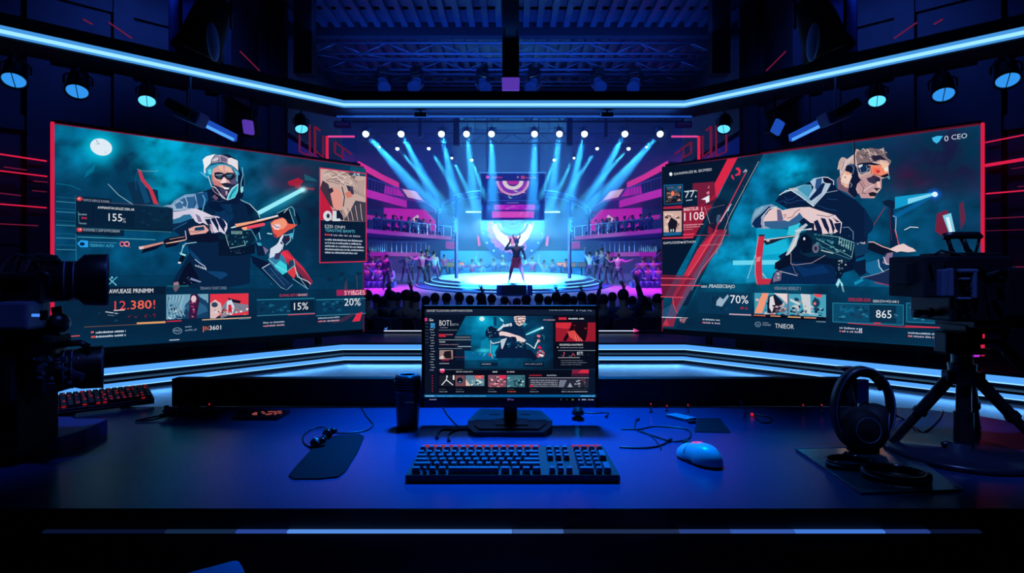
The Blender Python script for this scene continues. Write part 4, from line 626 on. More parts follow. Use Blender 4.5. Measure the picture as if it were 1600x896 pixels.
for x in (-1.2,1.25): m=MB(); m.box((x,7.57,3.27),(.16,.05,.06),bev=.006); m.tube([(x,7.57,3.28),(x,7.57,3.34)],.012); obj('bracket',m,M['matte'],r)
vwall('wall_upper_front',(-3.8,13.1),(3.85,13.1),5.5,9.,M['arena'],.1)
# dark cross beams below the roof
for (y,z,h,w,nm) in ((9.95,5.42,.3,.16,'trim_6'),(12.9,5.2,.5,.2,'trim_7')):
    m=MB(); m.box((0.02,y,z),(8.2,w,h)); struct(nm,m,M['ceil'])
# side upstands of the roof opening
for s in (-1,1):
    m=MB(); m.box((s*3.98,10.6,4.6),(.16,5.2,1.9)); m.box((s*3.2,8.9,4.9),(.28,.2,1.3)); struct('trim_8' if s<0 else 'trim_9',m,M['wall'])
# ---------------------------------------------------------------- trusses and hung lamps
def truss(d,yt,yb,label,x0=-3.6,x1=3.65,seed=0):
    zt=P(0,yt,d).z; zb=P(0,yb,d).z; r=thing('lighting_truss',label,'truss',(0,d,zb),0,'trusses under the ribbed roof')
    m=MB(); m.tube([(x0,d,zt),(x1,d,zt)],.022); obj('top_chord',m,M['truss'],r)
    m=MB(); m.tube([(x0,d,zb),(x1,d,zb)],.022); m.tube([(x0,d+.3,zb+.02),(x1,d+.3,zb+.02)],.02); obj('bottom_chord',m,M['truss'],r)
    m=MB(); n=16
    for i in range(n):
        xa=x0+(x1-x0)*i/n; xb=x0+(x1-x0)*(i+1)/n; p=(zt,zb) if i%2 else (zb,zt); m.tube([(xa,d,p[0]),(xb,d,p[1])],.011,6); m.tube([(xa,d,p[0]),(xb,d+.3,zb+.02)],.009,6)
    obj('bracing',m,M['truss'],r); return r
truss(10.35,67,84,'metal lighting truss just below the dark cross beam, nearest of three')
truss(11.0,95,109,'slim metal truss carrying the row of small moving lamps')
truss(12.2,119,128,'metal truss deepest under the ribbed roof')
def head_proto(face):
    r=thing('moving_lamp','x','stage lamp',(0,0,0))
    m=MB(); m.box((0,0,-.05),(.16,.13,.1),bev=.012); m.tube([(0,0,0),(0,0,.16)],.012); obj('base',m,M['black'],r)
    m=MB(); m.beam((-.1,0,-.1),(-.1,0,-.26),.03,.05); m.beam((.1,0,-.1),(.1,0,-.26),.03,.05); m.beam((-.1,0,-.105),(.1,0,-.105),.05,.02); obj('yoke',m,M['metal'],r)
    rt=Matrix.Rotation(math.radians(-50),3,'X')
    m=MB(); m.lathe([(.03,.13),(.075,.11),(.085,.03),(.092,-.06),(.1,-.12),(.094,-.13)],(0,0,-.25),18,rt); m.lathe([(.088,.05),(.096,.05),(.096,.03),(.088,.03)],(0,0,-.25),18,rt); obj('housing',m,M['bluegrey'],r)
    m=MB(); m.lathe([(0.001,-.128),(.05,-.13),(.09,-.126)],(0,0,-.25),18,rt); obj('lens',m,face,r)
    return r
hp=head_proto(M['lensb']); M['lensdim']=led('dim_lamp_face',(22,60,140),.6); 
for i,(x,y,rz,lb) in enumerate([(598,136,.5,'blue lit moving lamp on the truss, first from the left'),(651,136,-.4,'blue lit moving lamp on the truss, second from the left, tilted'),(754,137,.7,'blue lit moving lamp just left of the central mast'),(834,137,-.7,'blue lit moving lamp just right of the central mast'),(934,136,.4,'blue lit moving lamp on the truss, second from the right, tilted'),(992,136,-.5,'blue lit moving lamp on the truss, first from the right')]):
    p=P(x,y,11.); p.z+=.36
    o=hp if i==0 else copy_tree(hp)
    o.location=p; o.rotation_euler=(0,0,rz); o['label']=lb; o['group']='moving lamps on the roof truss'; o.scale=(1.25,)*3
for ch in hp.children:
    if ch.name.startswith('lens'): pass
# central mast with the purple lamp
r=thing('hanging_mast','black mast hanging mid roof with a purple lit box at its foot','mast',P(798,143,9.0))
m=MB(); a=P(798,125,9.); m.box((a.x,9.,(a.z+5.5)/2),(.26,.2,5.5-a.z),bev=.01); obj('column',m,M['matte'],r)
m=MB()
for s in (-1,1): m.tube([(a.x+s*.1,8.88,a.z+.02),(a.x+s*.1,8.88,a.z+.75)],.012)
m.box((a.x,8.88,a.z+.55),(.16,.03,.05)); obj('cable_rail',m,M['metal'],r)
m=MB(); b=P(798,134,9.); m.box((b.x,8.98,b.z),(.27,.2,.19),bev=.02); obj('lamp_box',m,M['purple'],r)
m=MB(); m.box((b.x,8.98,b.z+.1),(.29,.22,.02)); obj('cap',m,M['black'],r)
# round lamps hung under the side beams
def can_proto(face,nm='studio_lamp'):
    r=thing(nm,'x','studio lamp',(0,0,0)); rt=Matrix.Rotation(math.radians(-32),3,'X')
    m=MB(); m.tube([(0,0,.25),(0,0,.09)],.014); m.box((0,0,.25),(.07,.05,.05),bev=.008); obj('clamp',m,M['metal'],r)
    m=MB(); m.tube([(-.105,0,0),(-.105,0,.07),(-.08,0,.09),(.08,0,.09),(.105,0,.07),(.105,0,0)],.009); obj('yoke',m,M['black'],r)
    m=MB(); m.lathe([(.03,.17),(.07,.15),(.085,.06),(.088,-.05),(.098,-.075),(.098,-.1),(.09,-.1),(.086,-.085)],(0,0,0),22,rt); m.beam((0,-.0,.0),rt@Vector((0,0,.1)),.02,.2); obj('housing',m,M['black'],r)
    m=MB(); m.lathe([(.001,-.098),(.045,-.094),(.087,-.084)],(0,0,0),22,rt); obj('lens',m,face,r)
    m=MB(); m.beam(rt@Vector((0,-.088,-.1)),rt@Vector((0,.088,-.1)),.006,.006); obj('lens_bar',m,M['black'],r)
    return r
cp=can_proto(M['lens']); cb=can_proto(M['lensb']); pipe={}
def onHS(x,k):      # a point of the side beam seen in pixel column x, k metres behind its front edge
    A_,B_=(Vector(HS[0]),Vector(HS[1])) if x<800 else (Vector(HS[3]),Vector(HS[2])); dr=(B_-A_).normalized(); nn=Vector((-abs(dr.y),0)) if 0 else None
    g=(x-CX)/F; t=(A_.x-g*A_.y)/(g*(B_.y-A_.y)-(B_.x-A_.x)); q=A_+(B_-A_)*t; return q.y
ls=[(13,118,cb,'blue lit round lamp under the left beam, nearest the picture corner'),(113,136,cb,'blue lit round lamp under the left beam, second from the corner'),(223,153,cp,'cyan lit round lamp under the left beam above the big left screen'),(467,198,cp,'cyan lit round lamp beside the red neon frames on the left'),
    (1583,118,cb,'blue lit round lamp under the right beam, nearest the picture corner'),(1482,141,cb,'blue lit round lamp under the right beam, second from the corner'),(1377,153,cp,'cyan lit round lamp under the right beam above the big right screen'),(1135,198,cp,'cyan lit round lamp beside the red neon frames on the right')]
used=set()
for (x,y,pr,lb) in ls:
    d=onHS(x,0)+.35; 
    if x in (467,1135): d=onHS(x,0)+.9
    p=P(x,y,d)+Vector((0,.08,.05)); o=pr if pr.name not in used else copy_tree(pr); used.add(pr.name)
    o.location=p; o.rotation_euler=(0,0,(.5 if x<800 else -.5)); o['label']=lb; o['group']='round lamps under the side beams'; o.scale=(1.0,)*3 if x in(223,1377,467,1135) else (1.15,)*3
for s,side in ((-1,'left'),(1,'right')):
    x=lambda v: v if s<0 else 1603-v
    # pipe under the beam
    pts=[P(x(v),yy,onHS(x(v),0)+.35)+Vector((0,.08,.28)) for v,yy in ((-30,108),(113,134),(223,151),(330,168),(440,178))]
    r=thing('lighting_pipe','dark pipe carrying the round lamps under the %s ceiling beam'%side,'pipe',pts[0]); m=MB(); m.tube(pts,.018); obj('pipe',m,M['metal'],r)
    m=MB()
    for q in pts[1:]: m.tube([q,q+Vector((0,0,.12))],.01)
    obj('hanger',m,M['metal'],r)
    # bar lamp
    a,b=P(x(298),181,6.3),P(x(368),216,6.9)
    r=thing('bar_lamp','slanting blue bar lamp hung above the big %s screen'%side,'stage lamp',a)
    m=MB(); m.beam(a,b,.05,.085); obj('bar',m,M['bluebar'],r); m=MB(); m.beam(a+Vector((0,-.05,-.03)),b+Vector((0,-.05,-.03)),.02,.03); obj('bright_edge',m,M['led'],r)
    m=MB(); m.box(a,(.3,.22,.15),rot=Matrix.Rotation(s*-.4,3,'Y'),bev=.03); m.tube([a,a+Vector((0,0,.42))],.01); obj('housing',m,M.setdefault('bluegrey2',mat('blue_lit_steel',(.05,.12,.42),.5)),r)  # blue lamplight is put into this steel's base colour
    m=MB(); m.box(P(x(285),172,6.25),(.3,.2,.1),rot=Matrix.Rotation(s*-.5,3,'Y'),bev=.02); obj('barn_door',m,M['metal'],r)
    # square wash lamp
    c=P(x(388),199,6.9); r=thing('wash_lamp','small square %s lit lamp hung above the big %s screen'%('purple' if s<0 else 'blue',side),'stage lamp',c)
    rt=Matrix.Rotation(.5*s,3,'Z')@Matrix.Rotation(.35,3,'X')@Matrix.Rotation(.25,3,'Y'); m=MB(); m.box(c,(.15,.05,.17),rot=rt,bev=.02); obj('face',m,M['purple'] if s<0 else M['bluebar'],r)
    m=MB(); m.box(c+Vector((0,.08,.0)),(.17,.12,.19),rot=rt,bev=.02); m.tube([c+Vector((0,.08,0)),c+Vector((0,.08,.45))],.012); obj('housing',m,M['black'],r)
    # large lamp in the roof
    c=P(x(322),45,6.4); r=thing('large_studio_lamp','large dark studio lamp with a blue side hung high in the roof on the %s'%side,'studio lamp',c)
    m=MB(); rt=Matrix.Rotation(.35*-s,3,'Y'); m.lathe([(.06,.4),(.16,.34),(.2,.1),(.22,-.15),(.27,-.3),(.26,-.32),(.2,-.16)],c,20,rt); obj('housing',m,M['matte'],r)
    m=MB(); 
    e=P(x(333),66,6.15); m.sph(e,.12,(.5,.6,1.75),Matrix.Rotation(.1*s,3,'Y')); obj('side_reflector',m,M['bluebar2'] if 'bluebar2' in M else M.setdefault('bluebar2',mat('blue_lit_reflector',(.2,.4,.9),.4)),r)  # reflector colour brightened to carry the blue light itself
    m=MB(); m.tube([c+Vector((-.28,0,0)),c+Vector((-.28,0,.5)),c+Vector((.28,0,.5)),c+Vector((.28,0,0))],.018); m.tube([c+Vector((0,0,.5)),Vector((c.x,c.y,5.49))],.03); obj('yoke',m,M['metal'],r)
    m=MB(); m.box(P(x(308),18,6.6),(.5,.3,1.1),bev=.03); obj('ballast',m,M['bluegrey2'] if 'bluegrey2' in M else M.setdefault('bluegrey2',mat('blue_lit_steel',(.05,.12,.42),.5)),r)
    for (q0,q1) in (((170,35,206,60)),((130,30,144,38)),((375,80,406,111))) and ((P(x(170),35,6.2),P(x(206),60,6.5)),(P(x(130),30,6.),P(x(144),38,6.1)),(P(x(375),80,7.2),P(x(406),111,7.4))):
        m=MB(); m.beam(q0,q1,.012,.012); 
        o=obj('neon_tube',m,M['reddim']); tag(o,'faint slanting red line high above the %s ceiling strip'%side,'neon light','faint slanting red lines above the %s strip'%side)
    # red neon frames beside the arena opening
    def nf(pts,d,label,th=.03,mt='reddim'):
        m=MB(); q=[P(x(u),v,d) for u,v in pts]
        for a_,b_ in zip(q[:-1],q[1:]): m.beam(a_,b_,th,th,up=(0,1,0))
        o=obj('neon_tube',m,M[mt]); tag(o,label,'neon light','red neon frames on the %s of the opening'%side)
    nf([(468,210),(468,237),(484,244),(484,195)],8.7,'red neon frame next to the cyan lamp, outermost on the %s'%side,.022)
    nf([(492,248),(492,198),(500,204)],8.8,'tall red neon hook in the middle of the %s frames'%side,.03); nf([(493,236),(505,246),(505,212)],8.8,'narrow dim red neon frame in the middle %s group'%side,.022)
    nf([(511,252),(511,213)],9.0,'single upright red neon line by the %s side of the opening'%side,.035,'red'); nf([(513,213.5),(554,213.5)],9.0,'bright horizontal pink neon line at the %s of the opening'%side,.025,'pink')
    nf([(536,247),(523,239),(523,222),(549,241)],9.4,'small slanting red neon box at the %s of the opening'%side,.028); nf([(535,232),(535,245)],9.4,'short upright pale red bar in the slanting neon box on the %s'%side,.02)
    m=MB(); c=P(x(536),195,9.3); m.box(c,(.28,.1,.1),bev=.02); r=thing('wall_speaker','small blue box mounted at the upper %s of the opening'%side,'speaker',c); obj('cabinet',m,M['bluegrey2'],r); m=MB(); m.box(c+Vector((0,-.055,0)),(.22,.01,.05)); obj('grille',m,M['bluebar2'],r); m=MB(); m.tube([c,c+Vector((0,.0,.45))],.012); obj('bracket',m,M['metal'],r)
# ---------------------------------------------------------------- the two big screens
def video_wall(side,bl,br,z0,z1,build,near_first):
    bl=Vector(bl); br=Vector(br); u=(br-bl).normalized(); n=u.cross(Vector((0,0,1))); n=n if n.y<0 else -n; H=z1-z0; Lh=(br-bl).length
    lb='left' if near_first else 'right'
    r=thing('video_wall',{'left':'big angled screen on the left showing a masked player in a white cap','right':'big angled screen on the right showing a curly haired player in profile'}[lb],'screen',((bl+br)/2).to_tuple()[:2]+(.24,))
    c=(bl+br)/2; c.z=(z0+z1)/2; back=-n
    m=MB(); m.beam(Vector((bl.x,bl.y,c.z))+back*.045,Vector((br.x,br.y,c.z))+back*.045,.08,H); obj('cabinet',m,M['matte'],r)
    a=Vector((bl.x,bl.y,z0)); b=Vector((br.x,br.y,z0))
    m=MB(); m.beam(a+back*.05+Vector((0,0,-.035)),b+back*.05+Vector((0,0,-.035)),.12,.07); t=Vector((0,0,H+.03)); m.beam(a+back*.12+t,b+back*.12+t,.1,.06); obj('bezel',m,M['matte'],r)
    near,far=(a,b) if near_first else (b,a); o=(near-far).normalized()
    m=MB(); m.beam(near+o*.014-Vector((0,0,.06))+back*.03,near+o*.014+Vector((0,0,H+.02))+back*.03,.028,.07,up=n); obj('neon_edge',m,M['red'],r,label='thick red glowing edge at the near end')
    m=MB(); m.beam(far-o*.006-Vector((0,0,.04)),far-o*.006+Vector((0,0,H)),.014,.03,up=n); m.beam(far+Vector((0,0,H+.004)),near+Vector((0,0,H+.004)),.03,.010); obj('neon_trim',m,M['reddim'],r)
    for q,w in ((.18,.07),(.33,.3),(.62,.07),(.85,.07)):
        pp=far.lerp(near,q)+back*.09; m=MB(); m.box((pp.x,pp.y,(z0+.24)/2-.01),(w,.06,z0-.24-.0),rot=math.atan2(u.y,u.x)); obj('support_post',m,M['matte'],r)
    build(r); return r
video_wall('l',(-4.544,5.72,.414),(-2.071,8.,.414),.414,2.664,build_left,True)
video_wall('r',(2.098,8.,.42),(4.655,5.72,.42),.42,2.655,build_right,False)
# line with arrow along the sill
r=thing('sill_light','thin white glowing line with a pink arrow tip along the foot of the arena opening','light strip',P(600,517,9.1))
m=MB(); m.beam(P(600,517.3,9.1),P(991,517.3,9.1),.02,.013); obj('line',m,M['white'],r)
m=MB(); a=[P(990,513.5,9.09),P(999,517.3,9.09),P(990,519.5,9.09)]; m.add(a+[p+Vector((0,.02,0)) for p in a],[[0,1,2],[3,4,5],[0,1,4,3],[1,2,5,4],[2,0,3,5]]); obj('arrow_tip',m,M['pink'],r)
m=MB(); m.tube([P(601,513,9.1),P(603,516,9.1),P(605,512,9.1)],.008); obj('blue_mark',m,M['bluetag'],r)
# ---------------------------------------------------------------- the desk
DZ=.75
r=thing('desk','wide dark desk with rounded far corner and a thin blue light under its front edge','desk',(0,1.4,0))
def arc(cx,cy,rr,a0,a1,n=8): return [(cx+rr*math.cos(math.radians(a0+(a1-a0)*i/n)),cy+rr*math.sin(math.radians(a0+(a1-a0)*i/n))) for i in range(n+1)]
top=[(-1.62,1.021),(1.42,1.021)]+[(1.44,1.2)]+arc(1.12,1.49,.32,0,90)+arc(-1.3,1.47,.34,90,180)
m=MB(); m.prism(top,DZ-.03,DZ); obj('desktop',m,M['desk'],r)
m=MB(); m.box((-.1,1.04,DZ-.036),(3.04,.04,.07)); m.prism([(x*.97,1.03+(y-1.03)*.95) for x,y in top],DZ-.09,DZ-.03); obj('apron',m,M['deskedge'],r)
for (xa,xb,cc) in ((70,260,(8,18,44)),(260.5,370,(20,40,70)),(370.5,450,(40,70,150)),(450.5,800,(84,140,225)),(800.5,880,(60,96,160)),(880.5,1060,(30,44,78)),(1060.5,1140,(40,64,130)),(1140.5,1240,(50,86,170)),(1240.5,1380,(66,120,215)),(1380.5,1450,(36,60,130)),(1450.5,1530,(10,20,50))):
    m=MB(); m.box((((xa+xb)/2-CX)/F*1.0175,1.0175,.7115),((xb-xa)/F*1.0175,.012,.0036)); obj('led_segment',m,led('desk_led_%d'%xa,cc),r)
m=MB(); m.box((-.1,1.06,.36),(3.0,.03,.66)); obj('front_panel',m,mat('desk_panel',(.006,.009,.022),.5),r)
for x in (-1.45,1.25):
    m=MB(); m.box((x,1.4,.33),(.06,.6,.66)); obj('leg',m,M['deskedge'],r)
r=thing('desk_riser','long black upright panel standing along the back edge of the desk','panel',(0.01,1.84,DZ))
x0=P(268,600,1.81).x; x1=P(1340,600,1.81).x; zt=P(0,592,1.81).z
m=MB(); m.box(((x0+x1)/2,1.83,(DZ+zt)/2),(x1-x0,.04,zt-DZ),bev=.003); obj('panel',m,M['matte'],r)
m=MB(); m.box((x1+.03,1.86,(DZ+zt)/2-.006),(.06,.02,zt-DZ-.012)); obj('end_plate',m,M['bluegrey2'],r)
def cable(pts,rad,name,label,mt='black',grp=None,z=DZ,smooth=6,ends=None):
    w=[G(p[0],p[1],z+rad+(p[2] if len(p)>2 else 0)) for p in pts]; q=[]
    for i in range(len(w)-1):
        a,b,c_,d=w[max(i-1,0)],w[i],w[i+1],w[min(i+2,len(w)-1)]
        for k in range(smooth):
            t=k/smooth; q.append(.5*((2*b)+(c_-a)*t+(2*a-5*b+4*c_-d)*t*t+(3*b-a-3*c_+d)*t**3))
    q.append(w[-1]); r=thing(name,label,'cable',q[0],0,grp); m=MB(); m.tube(q,rad,7); obj('cord',m,M[mt],r)
    m=MB()
    for e in (ends or []):
        a,b=(q[0],q[2]) if e==0 else (q[-1],q[-3]); m.cyl(a+(a-b).normalized()*.012,a-(a-b).normalized()*.006,rad*2.4,rad*2.,10)
    if ends: obj('connector',m,M['gloss'],r)
    return r
# monitor
YM=1.56
r=thing('monitor','flat computer monitor in the middle of the desk showing the player page','monitor',(G(795,668).x,YM+.04,DZ))
a,b=P(659,636,YM),P(935,478,YM); cx=(a.x+b.x)/2
m=MB(); m.box((cx,YM+.022,(a.z+b.z)/2),(b.x-a.x,.035,b.z-a.z),bev=.004); obj('housing',m,M['black'],r)
m=MB(); w_=b.x-a.x
for (c_,s_) in (((cx,YM,b.z-.004),(w_,.01,.008)),((a.x+.004,YM,(a.z+b.z)/2),(.008,.01,b.z-a.z)),((b.x-.004,YM,(a.z+b.z)/2),(.008,.01,b.z-a.z)),((cx,YM,a.z+.0135),(w_,.01,.027))): m.box(c_,s_,bev=.0015)
bz=obj('bezel',m,M['gloss'],r)
A=Art(P(0,630,YM-.0056),(1,0,0),(0,0,1),None,.00002); A.bars(671,625.5,11,1.8,(120,130,160)); A.txt('BPwa',793,626,10,2.8,(110,90,190))
for x,w,c in ((876,1,(90,110,120)),(885,1.4,(40,90,50)),(893.5,3,(130,160,60)),(904,2,(150,160,180)),(909,7,(170,180,200)),(919,9,(150,160,180))): A.bars(x,625.8,w,2.,c,seed=x)
o=A.build('printed_mark',bz); o['kind']='stuff'
build_monitor(r,YM-.002)
a=P(787,636,YM+.04); b=P(808,636,YM+.04); m=MB(); m.box(((a.x+b.x)/2,YM+.06,(DZ+.95)/2),(b.x-a.x,.03,.2),bev=.006); m.box((cx,YM+.055,.93),(.09,.03,.09),bev=.004); obj('neck',m,M['black'],r)
base=[G(*q) for q in ((740,683),(850,683),(863,672),(863,664),(845,648),(750,645),(731,664),(731,675))]
m=MB(); m.prism([(p.x,p.y) for p in base],DZ,DZ+.012); obj('base',m,M['black'],r)
m=MB(); m.prism([(cx+(p.x-cx)*.86,1.585+(p.y-1.585)*.8) for p in base],DZ+.012,DZ+.015)
for q in (((768,652),(782,652),(781,657),(765,657)),((812,652),(828,652),(829,657),(813,657)),((776,664),(824,664),(826,674),(774,674))): m.prism([(G(*p).x,G(*p).y) for p in q],DZ+.015,DZ+.017)
obj('base_plate',m,M['metal'],r)
# keyboard
def G2(x,y): p=G(x,y,DZ+.022); return Vector((p.x,p.y,0))
F0=G2(633,738); F1=G2(969,738); kw=F1.x-F0.x; kd=.142; kx=(F0.x+F1.x)/2; ky=F0.y
r=thing('keyboard','full size keyboard with a red lit top row in front of the monitor','keyboard',(kx,ky+kd/2,DZ))
til=math.radians(5.5); RT=Matrix.Rotation(til,3,'X')
def K(x,y,z=0): return Vector((kx,ky,DZ+.006))+RT@Vector((x-kw/2,y,z))     # local point on the keyboard deck
m=MB(); m.add([K(0,0,-.004),K(kw,0,-.004),K(kw-.006,kd,-.004),K(.006,kd,-.004),K(0,0,.0085),K(kw,0,.0085),K(kw-.012,kd,.013),K(.012,kd,.013)],[[3,2,1,0],[4,5,6,7],[0,1,5,4],[1,2,6,5],[2,3,7,6],[3,0,4,7]]); m.beam(K(0.002,0.001,.009),K(kw-.002,.001,.009),.003,.002); obj('case',m,M['black'],r)
m=MB()
for x in (.05,kw-.05): m.box(K(x,kd-.012,-.008),(.03,.01,.014)); m.box(K(x,.012,-.006),(.03,.01,.004))
obj('foot',m,M['rubber'],r)
keys=[]; ku=kw*.955/23.75; x_0=.0095; rowsy=[.0125,.0345,.0545,.0745,.0945,.1195]
L0=[1.25,1.,1.25,1.35,6.9,1.2,1.,1.,1.1]; L0=[1.4,.9,1.2,1.4,7.2,1.4,1.3,1.25,1.15]
def row(y,ws,x=0.,h=.8,kind=0):
    s=0
    for w_ in ws: keys.append((x_0+(x+s+w_/2)*ku,y,w_*ku-.0045,ku*h*.86,kind)); s+=w_
N=15.3
def fit(ws,tot=N): k=tot/sum(ws); return [w_*k for w_ in ws]
row(rowsy[0],fit([1.5,.9,1.3,1.4,7.4,1.5,1.5,1.4,1.5])); row(rowsy[1],fit([2.3]+[1]*10+[2.7])); row(rowsy[2],fit([1.8]+[1]*11+[2.2])); row(rowsy[3],fit([1.5]+[1]*12+[1.5])); row(rowsy[4],fit([1]*13+[2.])); row(rowsy[5],fit([1]*15),kind=1)
for i in range(3):
    row(rowsy[5],[1],16.0+i*1.0,kind=1); row(rowsy[4],[1],16.+i); row(rowsy[3],[1],16.+i); 
    if i==1: row(rowsy[1],[1],17.0,kind=1)
    row(rowsy[0],[1],16.+i)
for i in range(4): row(rowsy[5],[1],19.5+i*.98,.5,kind=1)
for i in range(3):
    for j in (4,3,2,1): row(rowsy[j],[1],19.5+i*.98)
row(rowsy[0],[2],19.5); row(rowsy[0],[1],21.46); keys.append((x_0+(22.44+.5)*ku,(rowsy[3]+rowsy[4])/2,ku*.88,ku*1.9,0)); keys.append((x_0+(22.44+.5)*ku,(rowsy[0]+rowsy[1])/2,ku*.88,ku*1.9,0))
keys=sorted(keys,key=lambda k:(k[1],k[0]))
def keymesh(m,k):
    x,y,w_,h_,kind=k; b=[K(x-w_/2,y-h_/2,.013),K(x+w_/2,y-h_/2,.013),K(x+w_/2,y+h_/2,.013),K(x-w_/2,y+h_/2,.013)]
    i=.0016; z=.0215; t=[K(x-w_/2+i,y-h_/2+i*.8,z),K(x+w_/2-i,y-h_/2+i*.8,z),K(x+w_/2-i,y+h_/2-i*1.4,z),K(x-w_/2+i,y+h_/2-i*1.4,z)]
    m.add(b+t,[[4,5,6,7],[0,1,5,4],[1,2,6,5],[2,3,7,6],[3,0,4,7]])
kt=M['keytop']
for i,k in enumerate(keys[:99]):
    m=MB(); keymesh(m,k); obj('keycap',m,kt,r)
m=MB()
for k in keys[99:]: keymesh(m,k)
if m.v: obj('keycap',m,kt,r,kind='stuff')
m=MB(); rr=random.Random(4)
m.beam(K(.014,kd-.006,.0145),K(x_0+15.3*ku,kd-.006,.0145),.002,.006); m.beam(K(x_0+19.5*ku,kd-.006,.0145),K(x_0+23.3*ku,kd-.006,.0145),.002,.006)
for i in range(26):
    x=x_0+rr.uniform(0,3.5 if i<14 else 15)*ku; m.beam(K(x,.131,.0150),K(x+rr.uniform(.004,.012),.131,.0150),.0016,.003)
obj('red_backlight',m,M['rgb'],r,label='red glow along the top row of keys')
cable([(968,699),(985,700),(1010,700),(1030,697),(1045,690)],.0022,'keyboard_cable','thin cable running from the right side of the keyboard',ends=[1])
# mouse
c=G(1092,722); r=thing('computer_mouse','rounded blue grey mouse with a small pink lit mark on its back','mouse',(c.x,c.y,DZ),0)
yaw=math.radians(28); RM=Matrix.Rotation(yaw,3,'Z')
def shell(L_,W_,H_,z0,cut=0.,n=28,k=14):
    vs=[];fs=[]
    for j in range(k+1):
        for i in range(n):
            t=2*PI*i/n; ph=j/k*PI/2; rr_=math.cos(ph)**.75 if j<k else 0; x=math.cos(t); y=math.sin(t)
            wx=W_/2*(1-.14*math.exp(-((y)/.35)**2))*(1.06 if y<0 else 1.); px_=x*wx*rr_; py_=y*L_/2*rr_
            vs.append(Vector((px_,py_,z0+H_*math.sin(ph)*(1-.22*y*rr_))))
    for j in range(k):
        for i in range(n): fs.append([j*n+i,j*n+(i+1)%n,(j+1)*n+(i+1)%n,(j+1)*n+i])
    return vs,fs
base=Vector((c.x,c.y,DZ))
vs,fs=shell(.122,.066,.036,.006); m=MB(); m.add([RM@v+base for v in vs],fs,True); obj('shell',m,mat('mouse_shell',(.40,.48,.60),.35,coat=.3),r)
vs,fs=shell(.116,.060,.012,.001); m=MB(); m.add([RM@v+base for v in vs],fs,True); m.lathe([(.03,.001),(.031,.009)],base,24); obj('sole',m,M['black'],r)
m=MB(); m.lathe([(.001,-.004),(.009,-.004),(.009,.004),(.001,.004)],RM@Vector((0,.038,.031))+base,16,RM@Matrix.Rotation(PI/2,3,'Y')); obj('scroll_wheel',m,M['rubber'],r)
def onsh(x,y):
    t=1-(x/.033)**2-(y/.061)**2; return RM@Vector((x,y,.0075+.036*math.sqrt(max(t,0))**.98*(1-.22*y/.061)))+base
m=MB(); m.tube([onsh(0,.058-.004*i) for i in range(1,12)],.0006,5); m.tube([onsh(-.03+.005*i,.018) for i in range(13)],.0006,5); obj('button_seam',m,M['black'],r)
m=MB()
for pts in (((-.014,.010),(-.004,.014),(.004,.006)),((.004,.006),(.013,.012),(.008,-.002)),((-.008,.004),(.0,.0),(.006,.004))): m.tube([onsh(*p) for p in pts],.0011,5)
obj('lit_mark',m,M['pink'],r)
# insulated cup
c=G(637,667); d=c.y; r=thing('travel_cup','black ribbed travel cup standing to the left of the monitor','cup',(c.x,c.y,DZ)); u=d/F
m=MB(); m.lathe([(.001,0),(15.5*u,0),(17*u,.004),(18.5*u,.085),(19.5*u,.098),(19.5*u,.1)],(c.x,c.y,DZ),14,smooth=False); obj('body',m,M['black'],r)
m=MB(); prof=[(19.8*u,.0985)]
for k in range(5): prof+= [(21*u,.101+k*.0075),(21*u,.104+k*.0075),(19.6*u,.1065+k*.0075)]
m.lathe(prof+[(19*u,.14),(14*u,.14),(13*u,.134),(.001,.134)],(c.x,c.y,DZ),28); obj('ribbed_lid',m,M['gloss'],r)
m=MB(); m.tube([Vector((c.x+13.5*u*math.cos(2*PI*k/24),c.y+13.5*u*math.sin(2*PI*k/24),DZ+.141)) for k in range(24)],.002,6,True); obj('lid_rim',m,M['frost'],r)
A=Art((c.x,c.y-18.9*u,DZ),(1,0,0),(0,0,1),None,.0001); A.bars(633,630,14,1.6,(20,34,70)); A.build('printed_mark',r)
# mouse mat at left
q=[G(*p) for p in ((500,690),(528,682),(562,680),(569,684),(560,705),(540,738),(528,747),(500,750),(458,750),(451,745),(462,731))]
m=MB(); m.prism([(p.x,p.y) for p in q],DZ,DZ+.003); o=obj('mouse_mat',m,M['mat']); tag(o,'small dark rounded mat lying left of the keyboard','mat')
r=thing('earphones','pair of black in-ear phones lying on the small dark mat','earphones',G(500,690)); 
for (x,y,a_) in ((512,677,.4),(494,692,2.2)):
    p=G(x,y,DZ+.012); rt=Matrix.Rotation(a_,3,'Z')@Matrix.Rotation(1.2,3,'X'); m=MB(); m.lathe([(.001,-.014),(.009,-.012),(.0125,-.004),(.0125,.004),(.008,.01),(.006,.018),(.008,.02),(.005,.026),(.001,.027)],p,16,rt); m.sph(p+Vector((.012,.004,.004)),.008,(1.4,1,1)); e=obj('earbud',m,M['gloss'],r)
    m=MB(); m.lathe([(.013,.0),(.0136,.002),(.013,.004)],p,16,rt); obj('metal_ring',m,M['frost'],e)
cable([(488,700),(476,694),(474,682),(486,672),(505,668,.004),(520,676),(545,677),(572,673),(583,665),(578,657),(572,650),(566,640),(563,637)],.0019,'earphone_cable','black curling cable from the earphones to the back edge of the desk')
